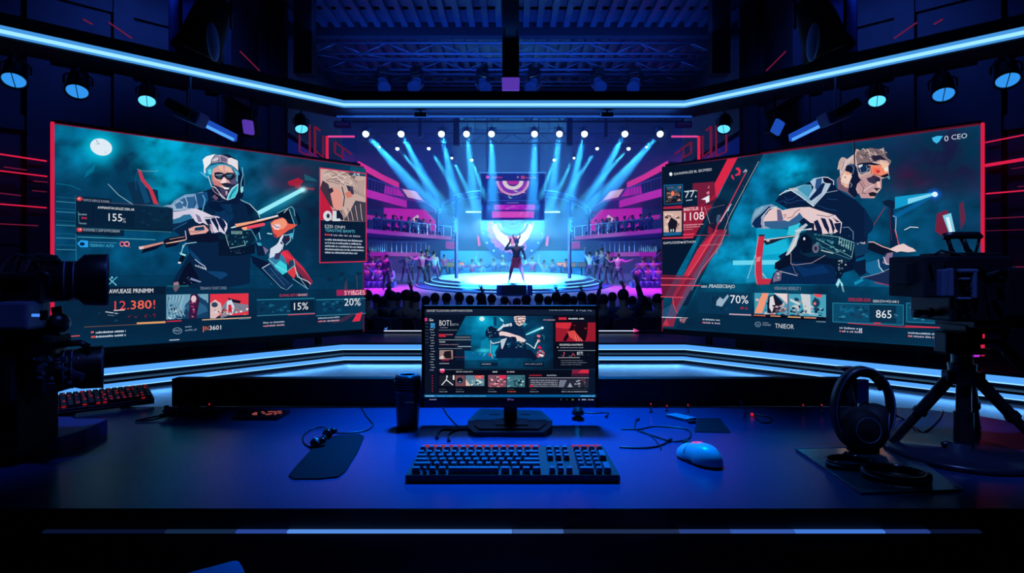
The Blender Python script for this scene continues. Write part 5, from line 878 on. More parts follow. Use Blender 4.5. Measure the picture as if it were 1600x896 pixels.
# things along the back edge
def slab(pts,h,mt,name,label,cat,z=DZ,extra=None):
    q=[G(p[0],p[1],z) for p in pts]; r=thing(name,label,cat,sum(q,Vector())/len(q)); m=MB(); m.prism([(p.x,p.y) for p in q],z,z+h); obj('body',m,mt,r); 
    if extra: extra(r,q)
    return r
def board(r,q):
    m=MB(); c=sum(q,Vector())/len(q); rr=random.Random(3)
    m.prism([(c.x+(p.x-c.x)*.93,c.y+(p.y-c.y)*.9) for p in q],DZ+.009,DZ+.010); obj('glass',m,M['gloss'],r)
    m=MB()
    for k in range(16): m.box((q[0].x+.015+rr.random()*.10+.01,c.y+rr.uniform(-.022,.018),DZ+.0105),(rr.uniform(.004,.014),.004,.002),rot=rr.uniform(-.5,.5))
    obj('painted_glints',m,M.setdefault('warm',led('painted_warm_glints',(190,90,80),.55)),r)  # small glowing bars painted in as warm glints on the phone
slab([(362,657),(434,657.5),(453,646),(374,644)],.009,M['metal'],'phone','dark phone with painted warm glints lying at the back left of the desk','phone',extra=board)
r=thing('cable_bundle','tangled bundle of black braided cable at the back left of the desk','cable',G(295,645)); m=MB(); rr=random.Random(8); pts=[]
for k in range(150):
    t=k/150; c_=G(300-38*math.sin(t*17)+8*math.sin(t*41),646-4*math.cos(t*23)-2*t,DZ+.012); pts.append(c_+Vector((rr.uniform(-.006,.006),rr.uniform(-.01,.01),.012*math.sin(t*31)**2)))
m.tube(pts,.0045,7); obj('coil',m,M['rubber'],r)
m=MB(); m.tube([G(270,646,DZ+.004),G(240,652,DZ+.004),G(212,658,DZ+.004),G(235,657,DZ+.004),G(262,650,DZ+.01)],.0024,6); obj('loose_end',m,M['black'],r)
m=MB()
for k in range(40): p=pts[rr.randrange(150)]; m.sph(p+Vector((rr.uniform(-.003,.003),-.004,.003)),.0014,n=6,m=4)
obj('painted_cord_glints',m,M['frost'],r)  # pale beads set along the cord as painted glints
# small lights on the back edge
for i,(x,y,h,lb) in enumerate([(327,648,.03,'tiny red light stalk beside the tangled cable'),(1017,645,.025,'tiny red light stalk right of the webcam foot'),(1075,645,.022,'tiny red light stalk behind the metal stick'),(1255,646,.024,'tiny red light stalk left of the headphones'),(1284,646,.024,'tiny red light stalk nearest the headphones'),(1042,643,.016,'lowest tiny red light stalk behind the looped cable')]):
    p=G(x,y); r=thing('indicator_light',lb,'small light',p,0,'tiny red lights along the back of the desk'); m=MB(); m.lathe([(.001,0),(.006,0),(.006,.003),(.002,.004),(.0015,h)],p,10); obj('stalk',m,M['black'],r)
    m=MB(); m.sph(p+Vector((0,0,h)),.002,(1,1,1.8),n=8,m=6); obj('bulb',m,M['redled'],r)
p=G(903,656); r=thing('webcam_stand','small black round foot with a stacked collar behind the right edge of the monitor','stand',p); m=MB(); m.lathe([(.001,0),(.017,0),(.018,.004),(.01,.008),(.008,.014)],p,20); obj('foot',m,M['gloss'],r); m=MB(); m.lathe([(.008,.013),(.017,.015),(.017,.024),(.013,.026),(.013,.05),(.001,.05)],p,20); obj('collar',m,M['black'],r)
cable([(912,645),(930,646),(950,645),(948,651)],.0018,'short_cable','short cable beside the webcam foot ending in a red tipped plug',ends=[1])
cable([(692,637),(700,650),(716,668),(712,672),(695,671),(686,675),(683,684)],.002,'usb_cable','thin cable hanging left of the monitor foot and ending near the keyboard',ends=[1])
cable([(731,671),(715,672),(702,678),(701,688)],.002,'monitor_cable','short cable from the monitor foot to the back of the keyboard',ends=[1])
r=slab([(1040,652),(1072,660),(1088,657),(1056,650)],.008,M['frost'],'usb_stick','pale metal stick lying at the back of the desk right of the monitor','usb stick',extra=lambda r,q:(obj('plug',MB().box(G(1081,659.5,DZ+.005),(.02,.012,.005)),M['black'],r)))
slab([(1090,655),(1125,655),(1142,677),(1085,676)],.002,M['mat'],'cloth_pad','thin dark square pad lying behind the mouse','pad')
cable([(971,671),(1000,671),(1020,667),(1050,668),(1075,672),(1079,682),(1070,688),(1050,690),(1020,681),(994,672),(993,661),(996,657)],.0019,'looped_cable','thin black cable lying in a wide loop behind the mouse',ends=[1])
cable([(1003,674),(1020,684),(1031,698),(1033,703)],.0015,'thin_cable','hair thin cable crossing the loop right of the keyboard')
cable([(1157,627,.045),(1164,638,.01),(1175,648),(1190,660),(1205,659),(1203,652),(1190,650),(1178,648)],.0022,'curled_cable','black cable curling beside a red light at the back right of the desk',ends=[0])
p=G(1175,648,DZ+.006); o=obj('indicator_light',MB().sph(p,.005,n=10,m=6),M['redled']); tag(o,'red glowing bead on the curled cable at the back right','small light')
# glass tablet with rings
q=[G(*p) for p in ((1243,704),(1344,702),(1395,701),(1505,768),(1345,773))]
r=thing('glass_tablet','thin dark glass sheet with a pale edge at the front right of the desk','glass sheet',q[0]); m=MB(); m.prism([(p.x,p.y) for p in q],DZ,DZ+.004); obj('sheet',m,M['glass'],r); m=MB(); m.tube([p+Vector((0,0,.004)) for p in q],.0013,6,True); obj('pale_edge',m,M['frost'],r)
q2=[G(*p,DZ+.0041) for p in ((1392,722),(1440,720),(1498,766),(1432,768))]; m=MB(); m.prism([(p.x,p.y) for p in q2],DZ+.0041,DZ+.0052); obj('mirror_plate',m,mat('teal_mirror',(.10,.22,.26),.15,metal=.7),r)
def ring(name,label,x,y,a_,b_,rot,h,lift=.004,tilt=0.):
    c=G(x,y,DZ+lift); r=thing(name,label,'band',c); rt=Matrix.Rotation(rot,3,'Z')@Matrix.Rotation(tilt,3,'Y'); vs=[];fs=[];n=36
    for k in range(n):
        t=2*PI*k/n
        for (f,z) in ((1.,0),(1.,h),(.9,h),(.9,0)): vs.append(rt@Vector((a_*f*math.cos(t),b_*f*math.sin(t),z))+c+Vector((0,0,.0)))
    for k in range(n):
        for j in range(4): fs.append([k*4+j,k*4+(j+1)%4,((k+1)%n)*4+(j+1)%4,((k+1)%n)*4+j])
    m=MB(); m.add(vs,fs,True); obj('band',m,M['gloss'],r); 
    m=MB(); m.tube([rt@Vector((a_*1.005*math.cos(t),b_*1.005*math.sin(t),h*.55))+c for t in [2*PI*k/36 for k in range(36)]],.0012,5,True); obj('pale_seam',m,M['frost'],r)
    m=MB(); e=rt@Vector((a_,0,h/2))+c; m.box(e,(.012,.02,h*1.05),rot=rot,bev=.003); obj('clasp',m,M['metal'],r)
    return r
ring('wrist_band','smaller black band lying on the glass sheet under the headphones',1327,728,.05,.036,.15,.014,.0055); ring('head_band','larger black curved band lying on the glass sheet, nearest the front right',1397,748,.057,.045,-.35,.017,.0065)
# headphones on a stand
c=G(1352,706); u=c.y/F; zc=lambda y: P(0,y,c.y).z; X=lambda x:(x-CX)*u
r=thing('headphone_stand','small black stand with a short post carrying the headphones','stand',(X(1352),c.y,DZ+.004)); m=MB(); m.lathe([(.001,.0045),(.034,.0045),(.034,.009),(.01,.013)],(X(1352),c.y+.01,DZ),24); obj('foot',m,M['black'],r); m=MB(); m.cyl((X(1352),c.y+.02,DZ+.01),(X(1352),c.y+.075,DZ+.16),.008,.007); m.tube([(X(1352),c.y+.075,DZ+.155),(X(1352),c.y+.075,zc(584))],.007); m.box((X(1352),c.y+.075,zc(584)),(.04,.03,.008),bev=.003); obj('post',m,M['metal'],r)
r=thing('headphones','large black over-ear headphones with a wide oval headband standing on the right of the desk','headphones',(X(1348),c.y,zc(700)))
def oval(cx_,cy_,a_,b_,t0,t1,n,y): return [Vector((X(cx_+a_*math.cos(math.radians(t0+(t1-t0)*k/n))),y,zc(cy_-b_*math.sin(math.radians(t0+(t1-t0)*k/n))))) for k in range(n+1)]
m=MB(); o_=oval(1348,640,44,64,-62,242,44,c.y); n=len(o_); vs=[];fs=[]
for k,p in enumerate(o_):
    ce=Vector((X(1348),c.y,zc(640))); dr=(p-ce).normalized(); w_=.013; t_=.0045
    for (sy,sr) in ((-1,-1),(1,-1),(1,1),(-1,1)): vs.append(p+Vector((0,sy*w_,0))+dr*sr*t_)
for k in range(n-1):
    for j in range(4): fs.append([k*4+j,k*4+(j+1)%4,(k+1)*4+(j+1)%4,(k+1)*4+j])
m.add(vs,fs,True); obj('headband',m,M['black'],r)
m=MB(); m.tube([p+Vector((0,-.013,0)) for p in oval(1348,640,45,65,-50,230,40,c.y)],.0016,6); obj('bright_piping',m,M.setdefault('pip',mat('piping_grey',(.12,.2,.36),.3)),r)
m=MB(); o_=oval(1350,632,30,50,25,155,20,c.y+.004); m.tube(o_,[.004+.006*math.sin(PI*k/20) for k in range(21)],8); obj('head_cushion',m,M['rubber'],r)
for i,(x,y,rx,ry,rt) in enumerate(((1340,668,31,31,Matrix.Rotation(PI/2-.12,3,'X')),(1374,664,21,30,Matrix.Rotation(.9,3,'Z')@Matrix.Rotation(PI/2,3,'X')))):
    p=Vector((X(x),c.y-.012+i*.03,zc(y))); rr_=ry*u; m=MB(); m.lathe([(.001,.034),(rr_*.55,.032),(rr_*.9,.022),(rr_,.006),(rr_*1.02,-.004),(rr_*.95,-.018)],p,28,rt); e=obj('ear_cup',m,M['matte'],r)
    m=MB(); m.tube([p+rt@Vector((rr_*.82*math.cos(t),rr_*.82*math.sin(t),-.02)) for t in [2*PI*k/26 for k in range(26)]],.011,8,True); obj('ear_cushion',m,M['rubber'],e)
    m=MB(); m.tube([p+rt@Vector((rr_*.6*math.cos(t),rr_*.6*math.sin(t),.031)) for t in [2*PI*k/26 for k in range(26)]],.0012,5,True); obj('cup_ring',m,M['pip'],e)
m=MB(); m.tube([P(1364,680,c.y-.03),P(1371,668,c.y-.03),P(1375,660,c.y-.03)],.0025,6); obj('red_mark',m,mat('red_plastic',(.25,.02,.02),.4),r)
cable([(1395,650,.02),(1412,655),(1428,668),(1433,678),(1420,686),(1405,690)],.002,'headphone_cable','black cable curling behind the headphones towards the tripod')
cable([(1386,640,.03),(1410,655),(1440,675),(1452,682)],.0018,'black_cable','thin cable slanting from the headphones under the tripod leg')
cable([(1398,689),(1425,684),(1450,672),(1468,655),(1474,642)],.002,'tripod_cable','long cable arcing between the headphones and the tripod column')
# ---------------------------------------------------------------- tripod and cinema camera at right
d0=1.32; c=G(1505,712); B=Vector((c.x,d0,DZ)); Q=lambda x,y,d=d0:P(x,y,d)
r=thing('camera_tripod','black tripod with a heavy round base on the right end of the desk','tripod',B)
m=MB(); m.lathe([(.001,0),(.138,0),(.143,.004),(.143,.011),(.136,.014),(.03,.017),(.026,.03),(.001,.03)],(G(1494,712).x,d0,DZ),48); obj('round_base',m,M['metal2'] if 'metal2' in M else M.setdefault('metal2',mat('satin_base',(.012,.018,.035),.25)),r)
hub=Q(1503,588); m=MB(); m.cyl((B.x,d0,DZ+.02),(B.x,d0,hub.z),.0155,.0145,20); m.cyl((B.x,d0,DZ+.02),(B.x,d0,DZ+.1),.019,.019,20); obj('column',m,M['black'],r)
m=MB(); m.cyl(Q(1503,600),Q(1503,568),.024,.028,20); m.cyl(Q(1503,572),Q(1503,520),.02,.022,20); m.box(Q(1500,545),(.06,.05,.025),bev=.006); m.box(Q(1503,524),(.05,.06,.02),bev=.005); obj('hub',m,M['black'],r)
for k,(tx,ty,gx,gy) in enumerate(((1486,588,1392,694),(1524,590,1640,712),(1514,592,1526,668))):
    a=P(tx,ty,d0+(.0 if k<2 else .03)); b=G(gx,gy,DZ+.006); mid=a.lerp(b,.5); m=MB(); m.cyl(a,mid,.0135,.0125,14); m.cyl(mid,b,.0105,.0095,14); m.cyl(a.lerp(b,.48),a.lerp(b,.53),.0155,.0155,14); l=obj('leg',m,M['black'],r)
    m=MB(); m.sph(b,.011,(1,1,.55)); obj('rubber_foot',m,M['rubber'],l)
    m=MB(); m.box(a,(.03,.025,.025),bev=.004); obj('hinge',m,M['metal'],l)
m=MB(); m.tube([Q(1516,537),Q(1535,534),Q(1552,533),Q(1566,541),Q(1580,556)],[.007,.007,.008,.008,.008],10); obj('pan_handle',m,M['black'],r); m=MB(); m.tube([Q(1573,548),Q(1590,566),Q(1610,584)],.0125,12); obj('handle_grip',m,M['rubber'],r)
m=MB(); m.box(Q(1530,549),(.06,.02,.012),bev=.003); m.box(Q(1543,552),(.05,.014,.008),bev=.003); obj('lever',m,M['black'],r); m=MB(); m.box(Q(1526,556,d0-.02),(.012,.004,.006),bev=.0015); obj('status_light',m,led('magenta_light',(190,50,225),1.),r)
m=MB(); m.tube([Q(1480,694),Q(1490,702),Q(1500,708)],.006,8); m.sph(Q(1479,694),.009,(1.4,1,.8)); m.tube([Q(1515,700),Q(1535,706),Q(1545,712)],.003,8); obj('brake_lever',m,M['black'],r)
r=thing('cinema_camera','bulky black cinema camera with a top handle mounted on the tripod at the right edge','camera',Q(1503,517))
dc=1.32
def bx(m,x0,y0,x1,y1,dd,th,bev=.003):
    a=P(x0,y1,dc); b=P(x1,y0,dc); m.box(((a.x+b.x)/2,dc+dd,(a.z+b.z)/2),(b.x-a.x,th,b.z-a.z),bev=bev)
m=MB(); bx(m,1452,402,1545,500,0,.13,.006); bx(m,1460,396,1540,410,0,.10); bx(m,1490,490,1572,510,0,.12); bx(m,1530,418,1572,495,0,.14,.01); obj('body',m,M['black'],r)
m=MB(); bx(m,1415,401,1452,464,0,.12,.004); bx(m,1405,411,1417,445,0,.05); obj('battery_pack',m,M['matte'],r)
m=MB(); bx(m,1433,422,1442,462,-.068,.02); bx(m,1444,420,1452,462,-.068,.015); bx(m,1460,421,1488,427,-.07,.012); bx(m,1480,425,1486,465,-.07,.012); bx(m,1460,463,1478,467,-.07,.012); bx(m,1462,434,1476,438,-.07,.012); obj('side_trim',m,M['bluegrey'],r,kind='stuff',label='blue grey edges and switches')
m=MB(); rr=random.Random(2)
for k in range(22): 
    x=rr.uniform(1416,1530); y=rr.uniform(408,485); bx(m,x,y,x+rr.uniform(2,7),y+rr.uniform(2,6),-.068,.012,.001)
obj('button',m,M['metal'],r,kind='stuff')
m=MB(); a=P(1555,455,dc); RL=Matrix.Rotation(PI/2,3,'Y'); u=dc/F
m.lathe([(.001,-30*u),(38*u,-30*u),(40*u,-12*u),(36*u,-8*u),(36*u,0),(41*u,3*u),(41*u,18*u),(37*u,22*u),(37*u,30*u),(31*u,38*u),(30*u,60*u),(34*u,64*u),(34*u,90*u),(28*u,90*u),(26*u,70*u)],(a.x,dc,a.z),36,RL); lens=obj('lens',m,M['black'],r)
m=MB()
for z in (5,9,13): m.tube([Vector((a.x+z*u,dc+41.5*u*math.cos(t),a.z+41.5*u*math.sin(t))) for t in [2*PI*k/40 for k in range(40)]],.0012,5,True)
obj('focus_ring',m,M['bluegrey'],lens)
m=MB(); m.box((a.x+14*u,dc-.052,a.z+22*u),(.016,.01,.02),bev=.003); obj('focus_motor',m,M['bluegrey'],r)
m=MB(); m.tube([P(1475,370,dc),P(1490,368,dc),P(1528,368,dc),P(1532,372,dc)],[.008,.0085,.0085,.007],10); m.tube([P(1480,372,dc),P(1486,390,dc),P(1494,402,dc)],.005,8); m.tube([P(1503,372,dc),P(1511,390,dc),P(1522,401,dc)],.006,8); m.tube([P(1530,374,dc),P(1524,396,dc)],.003,8); m.box(P(1512,404,dc),(.07,.03,.012),bev=.003); obj('top_handle',m,M['black'],r)
m=MB(); m.tube([P(1428,488,dc-.02),P(1460,490,dc-.02),P(1530,494,dc-.02)],.0065,10); m.tube([P(1428,491,dc+.04),P(1530,497,dc+.04)],.0065,10); m.cyl(P(1448,488,dc-.02),P(1456,489,dc-.02),.011,.011); bx(m,1488,506,1556,518,0,.08); bx(m,1508,512,1545,520,0,.07); obj('rod_support',m,M['black'],r)
m=MB(); m.tube([P(1455,402,dc-.04),P(1470,392,dc-.05),P(1500,398,dc-.05),P(1535,412,dc-.05),P(1560,418,dc-.04)],.003,7); m.tube([P(1540,430,dc-.07),P(1560,424,dc-.07),P(1585,440,dc-.06)],.0025,7); obj('video_cable',m,M['rubber'],r)
m=MB(); bx(m,1497,519,1516,522,-.0,.04); m.box(P(1477,535,dc),(.025,.04,.05),bev=.004); obj('mount_plate',m,M['black'],r)
# ---------------------------------------------------------------- camcorders at left
def camcorder(name,label,d,body,hood,yc,rh,extra):
    r=thing(name,label,'camera',P(30,yc,d)); u=d/F; RZ=Matrix.Rotation(.6,3,'Z'); RL=RZ@Matrix.Rotation(PI/2,3,'Y')
    m=MB()
    for (x0,y0,x1,y1,dd,th,bv) in body:
        a=P(x0,y1,d); b=P(x1,y0,d); m.box(((a.x+b.x)/2,d+dd,(a.z+b.z)/2),(b.x-a.x,th,b.z-a.z),bev=bv)
    obj('body',m,M['black'],r)
    (h0,h1,ra,rb)=hood; a=P(h0,yc,d); L_=(h1-h0)*u
    m=MB(); m.lathe([(.001,-.03),(ra*u*.8,-.03),(ra*u*.8,0),(ra*u,.004),(ra*u,L_*.35),(rb*u*.97,L_*.5),(rb*u,L_*.93),(rb*u*1.02,L_),(rb*u*.93,L_),(rb*u*.86,L_*.6),(.001,L_*.55)],a,36,RL); l=obj('lens',m,M['black'],r)
    m=MB()
    for f,q in ((.12,ra),(.3,ra),(.97,rb*1.01)): m.tube([a+RZ@Vector((L_*f,q*u*1.01*math.cos(t),q*u*1.01*math.sin(t))) for t in [2*PI*k/36 for k in range(36)]],.0015,5,True)
    obj('lens_ring',m,M['pip'],l); extra(r,d,u); return r
def ex1(r,d,u):
    m=MB(); a=P(34,512,d-.02); b=P(78,470,d-.02); m.box(((a.x+b.x)/2,d-.055,(a.z+b.z)/2),(b.x-a.x,.05,b.z-a.z),bev=.006); pn=obj('side_panel',m,M['bluegrey'],r,label='blue grey side panel with a small blue light')
    m=MB(); m.box(P(57,493,d-.083),(.018,.004,.006),bev=.001); obj('blue_light',m,M['bluetag'],pn); m=MB(); m.box(P(69,493,d-.083),(.016,.004,.02),bev=.001); obj('switch',m,M['matte'],pn)
    rr=random.Random(5); m=MB()
    for k in range(9):
        x=rr.uniform(-10,40); m.tube([P(x,432,d+rr.uniform(-.04,.04)),P(x+12,408+rr.uniform(-8,6),d),P(x+30,400+rr.uniform(-4,8),d),P(x+52,404+rr.uniform(-4,8),d),P(x+66,425,d+.02)],.0045,7)
    obj('cable_loop',m,M['rubber'],r,kind='stuff')
    m=MB(); m.tube([P(0,433,d-.05),P(40,432,d-.05),P(66,425,d-.05),P(76,430,d-.05),P(78,448,d-.05)],.004,7); m.beam(P(-20,434,d-.06),P(45,434,d-.06),.01,.006); obj('top_handle',m,M['metal'],r)
    m=MB(); m.cyl(P(85,462,d-.01),P(104,462,d-.01),.012,.012); m.sph(P(92,505,d),.022,(1,1,1.)); m.tube([P(88,480,d),P(92,500,d)],.01,8); m.box(P(86,521,d),(.035,.02,.012),bev=.003); obj('microphone_mount',m,M['black'],r)
    m=MB(); m.cyl(P(55,512,d),P(55,560,d),.032,.036,18); m.box(P(60,530,d),(.1,.06,.02),bev=.005); obj('tilt_head',m,M['matte'],r)
camcorder('broadcast_camera','black broadcast camera with a deep lens hood at the left edge, upper of two',1.25,[(-60,430,40,515,0,.14,.01),(30,426,96,472,0,.11,.008),(-60,500,30,545,0,.1,.01)],(92,156,30,42),438,42,ex1)
def ex2(r,d,u):
    rr=random.Random(9); m=MB()
    for k in range(26):
        x=rr.uniform(62,128); y=rr.uniform(558,600); m.box(P(x,y,d-.075),(rr.uniform(.003,.014),.006,rr.uniform(.002,.008)),bev=.001)
    obj('control_button',m,M['bluegrey'],r,kind='stuff')
    m=MB(); m.box(P(121,588,d-.056),(.026,.006,.018),rot=Matrix.Rotation(.3,3,'Y'),bev=.002); obj('badge',m,M['bluegrey'],r)
    m=MB(); m.tube([P(50,556,d),P(60,545,d),P(100,538,d),P(125,536,d),P(140,543,d)],.007,8); obj('carry_handle',m,M['black'],r)
    m=MB(); m.tube([P(40,548,d-.05),P(44,560,d-.06),P(55,562,d-.06)],.003,6); obj('clip_hook',m,M['bluegrey'],r)
camcorder('broadcast_camera','black camcorder with many small buttons at the left edge, lower of two',1.27,[(-60,545,66,622,0,.16,.014),(60,550,100,612,0,.12,.01)],(92,149,30,34),578,34,ex2)
r=thing('camera_pedestal','black pedestal column carrying the two broadcast cameras at the left edge','pedestal',P(20,720,1.3)); m=MB()
a=P(-60,715,1.3); b=P(60,600,1.3); m.box(((a.x+b.x)/2,1.3,(DZ+.022+b.z)/2),(b.x-a.x,.12,b.z-DZ-.022),bev=.006); obj('column',m,M['matte'],r)
m=MB(); a=P(45,720,1.27); m.sph((P(45,628,1.235).x,1.235,P(0,628,1.235).z),.006,(1,.4,1)); obj('knob',m,M['metal'],r)
m=MB(); q=[G(-60,690),G(60,690),G(100,700),G(136,688),G(136,676),G(110,664),G(60,664),G(-60,664)]; m.prism([(p.x,p.y) for p in q],DZ,DZ+.022); a=G(94,706); b=G(136,692); m.prism([(G(0,716).x,G(0,716).y),(a.x,a.y),(b.x,b.y),(b.x-.02,b.y+.1),(G(-60,690).x,b.y+.1)],DZ+.0,DZ+.034); obj('foot_block',m,M['bluegrey2'],r,label='blue lit foot block')
# red lit keyboard at left
a=G(57,657); b=G(241,634); ux=(b-a).normalized(); uy=Vector((-ux.y,ux.x,0)); Lk=(b-a).length
r=thing('keyboard','black keyboard with glowing red keys lying at the back left of the desk','keyboard',(a+b)/2); RK=Matrix((ux,uy,Vector((0,0,1)))).transposed()@Matrix.Rotation(math.radians(9),3,'X')
def K2(x,y,z): return a+Vector((0,0,.008))+RK@Vector((x,y,z))
m=MB(); m.add([K2(x,y,z) for z in (-.002,.016) for x,y in ((0,0),(Lk,0),(Lk,.13),(0,.13))],[[3,2,1,0],[4,5,6,7],[0,1,5,4],[1,2,6,5],[2,3,7,6],[3,0,4,7]]); obj('case',m,M['black'],r)
m=MB(); m.beam(K2(0,-.001,.015),K2(Lk,-.001,.015),.003,.0016); m.beam(K2(0,-.001,.006),K2(Lk*.85,-.001,.006),.003,.001); obj('edge_strip',m,M['frost'],r)
m=MB(); m.box(K2(Lk*.25,.11,-.01),(.04,.02,.02)); m.box(K2(Lk*.8,.11,-.01),(.04,.02,.02)); obj('foot',m,M['rubber'],r)
m2=MB(); rr=random.Random(6); cnt=0
for j in range(5):
    for i in range(17):
        x=.012+i*(Lk-.024)/16; y=.018+j*.0235; m=MB(); m.box(K2(x,y,.021),((Lk-.024)/16*.84,.0195,.009),rot=RK,bev=.0015,seg=1)
        obj('keycap',m,M['black'],r); 
        if rr.random()<.62: m2.box(K2(x+rr.uniform(-.003,.003),y-.004,.0262),(rr.uniform(.003,.009),rr.uniform(.003,.008),.001),rot=RK)
        if rr.random()<.5: m2.box(K2(x,y-.0108,.019),((Lk-.024)/16*.6,.001,.004),rot=RK)
obj('red_backlight',m2,led('deep_red_keys',(170,22,36),.8),r,label='red glow between the keys')
# chairs below the front edge
def armrest(m,c,rz,L_=.26,W_=.085,tip=0.):
    rt=Matrix.Rotation(rz,3,'Z')@Matrix.Rotation(tip,3,'X'); m.box(c,(W_,L_,.028),rot=rt,bev=.0135,seg=4)
M['chair']=mat('chair_blue_black',(.07,.17,.42),.45)
def chair(label,X0,Y0,rz,pads,back,seatz=.45):
    r=thing('office_chair',label,'chair',(X0,Y0,0),0); 
    m=MB(); m.lathe([(.001,.08),(.03,.08),(.03,.3),(.022,.3),(.022,seatz-.04),(.001,seatz-.04)],(X0,Y0,0),16); obj('column',m,M['metal'],r)
    for k in range(5):
        t=2*PI*k/5+.3; e=Vector((X0+.28*math.cos(t),Y0+.28*math.sin(t),.06)); m=MB(); m.tube([(X0,Y0,.1),e],[.022,.014],8); l=obj('leg',m,M['black'],r); m=MB(); m.cyl(e+Vector((-.012,0,-.03)),e+Vector((.012,0,-.03)),.028); obj('castor',m,M['rubber'],l)
    m=MB(); m.box((X0,Y0,seatz),(.48,.46,.08),rot=rz,bev=.035,seg=4); obj('seat',m,M['chair'],r)
    if back: m=MB(); m.box(back[0],back[1],rot=Matrix.Rotation(back[2],3,'Z')@Matrix.Rotation(back[3],3,'X'),bev=.04,seg=4); obj('backrest',m,M['chair'],r)
    for c,rz2 in pads:
        m=MB(); armrest(m,c,rz2); ar=obj('armrest',m,M['chair'],r); m=MB(); m.tube([Vector(c)+Vector((0,-.02,-.015)),(c[0],c[1]-.04,seatz+.04),(X0+(c[0]-X0)*.6,Y0,seatz-.03)],.016,8); obj('arm_bracket',m,M['black'],ar)
    return r
chair('dark blue office chair at the lower left with its armrest near the desk front',-.72,.62,.5,[((-.53,.84,.685),-.95),((-.92,.52,.685),-.95)],((-.86,.80,.86),(.10,.44,.5),.62,0))
chair('dark office chair tucked under the front of the desk with two armrest tips showing',-.03,.55,0,[((-.27,.80,.672),.1),((.245,.80,.672),-.1)],((-.03,.30,.62),(.42,.07,.2),0,0))
BE,SE,HD,HU,DK,DT=46000,28000,.010,.055,3200,4
# ---------------------------------------------------------------- the arena beyond the opening
fz=lambda d: .5+(d-20)*.07
M['afloor']=mat('arena_floor',(.26,.14,.34),.5,bump=.2,bscale=3,vary=.3); M['stage_top']=mat('stage_white',(.62,.72,.8),.4); M['stage_side']=mat('stage_blue',(.05,.14,.45),.3)
M['cyanled']=led('stage_rim_light',(120,225,255),1.2); M['mag']=led('magenta_panel',(205,20,190),.9); M['magd']=led('magenta_edge',(150,20,170),.8); M['hot']=led('hot_pink_panel',(240,40,150),.9)
M['lampw']=led('spotlight_white',(215,245,255),4); M['dress']=mat('dark_blue_clothes',(.02,.03,.10),.7); M['hair']=mat('dark_hair',(.01,.01,.015),.6)
m=MB(); m.add([(-8.4,13,fz(13)),(8.4,13,fz(13)),(8.4,31,fz(31)),(-8.4,31,fz(31)),(-8.4,13,-.5),(8.4,13,-.5)],[[0,1,2,3],[4,5,1,0]]); m.add([(-8.4,9.2,-.45),(8.4,9.2,-.45),(8.4,13,-.45),(-8.4,13,-.45)],[[0,1,2,3]]); struct('floor',m,M['afloor'])
vwall('wall_arena_left',(-8.4,9.25),(-8.4,31),-.5,9,M['arena']); vwall('wall_arena_right',(8.4,9.25),(8.4,31),-.5,9,M['arena']); vwall('wall_arena_back',(-8.4,31),(8.4,31),-.5,9,M['arena'])
m=MB(); m.box((0,22.1,9.07),(16.8,17.8,.1)); struct('ceiling',m,M['ceil'])
# ---- stage
S=Vector((.03,24,1.09)); TL=Matrix.Rotation(math.radians(4),3,'X')
r=thing('stage','round white topped stage with three glowing blue steps in the middle of the arena','stage',(S.x,S.y,.4))
m=MB(); m.lathe([(.001,0),(3.09,0),(3.09,-.07)],S,96,TL); obj('stage_top',m,M['stage_top'],r,label='brightly lit white top')
zz=-.07
for i,(rr_,h) in enumerate(((3.36,.09),(3.62,.09),(4.02,.10))):
    m=MB(); m.lathe([(rr_-.5,zz),(rr_,zz),(rr_,zz-h)],S,96,TL); t=obj('step',m,M['stage_side'],r)
    m=MB(); m.tube([S+TL@Vector(((rr_+.005)*math.cos(a),(rr_+.005)*math.sin(a),zz-.008)) for a in [2*PI*k/96 for k in range(96)]],.018 if i<2 else .010,6,True); obj('rim_light',m,M['cyanled'] if i<2 else M['bluetag'],t); zz-=h
m=MB(); m.lathe([(3.98,zz),(3.98,zz-.28)],S,96,TL); obj('skirt',m,M['stage_side'],r)
# ---- people
def skel(J,E,Rd,name,sub=1):
    me=bpy.data.meshes.new(name); idx={k:i for i,k in enumerate(J)}; me.from_pydata([J[k] for k in J],[(idx[a],idx[b]) for a,b in E],[]); me.update()
    o=bpy.data.objects.new(name,me); C.objects.link(o); o.modifiers.new('s','SKIN'); 
    if not me.skin_vertices: me.skin_vertices.new() if hasattr(me.skin_vertices,'new') else None
    sv=me.skin_vertices[0].data
    for k,i in idx.items():
        v=Rd[k]; sv[i].radius=(v,v) if not isinstance(v,tuple) else v; sv[i].use_root=(i==0)
    s=o.modifiers.new('u','SUBSURF'); s.levels=sub; s.render_levels=sub
    n=bpy.data.meshes.new_from_object(o.evaluated_get(bpy.context.evaluated_depsgraph_get())); bpy.data.objects.remove(o); bpy.data.meshes.remove(me)
    n.name=name; n.polygons.foreach_set('use_smooth',[True]*len(n.polygons)); return n
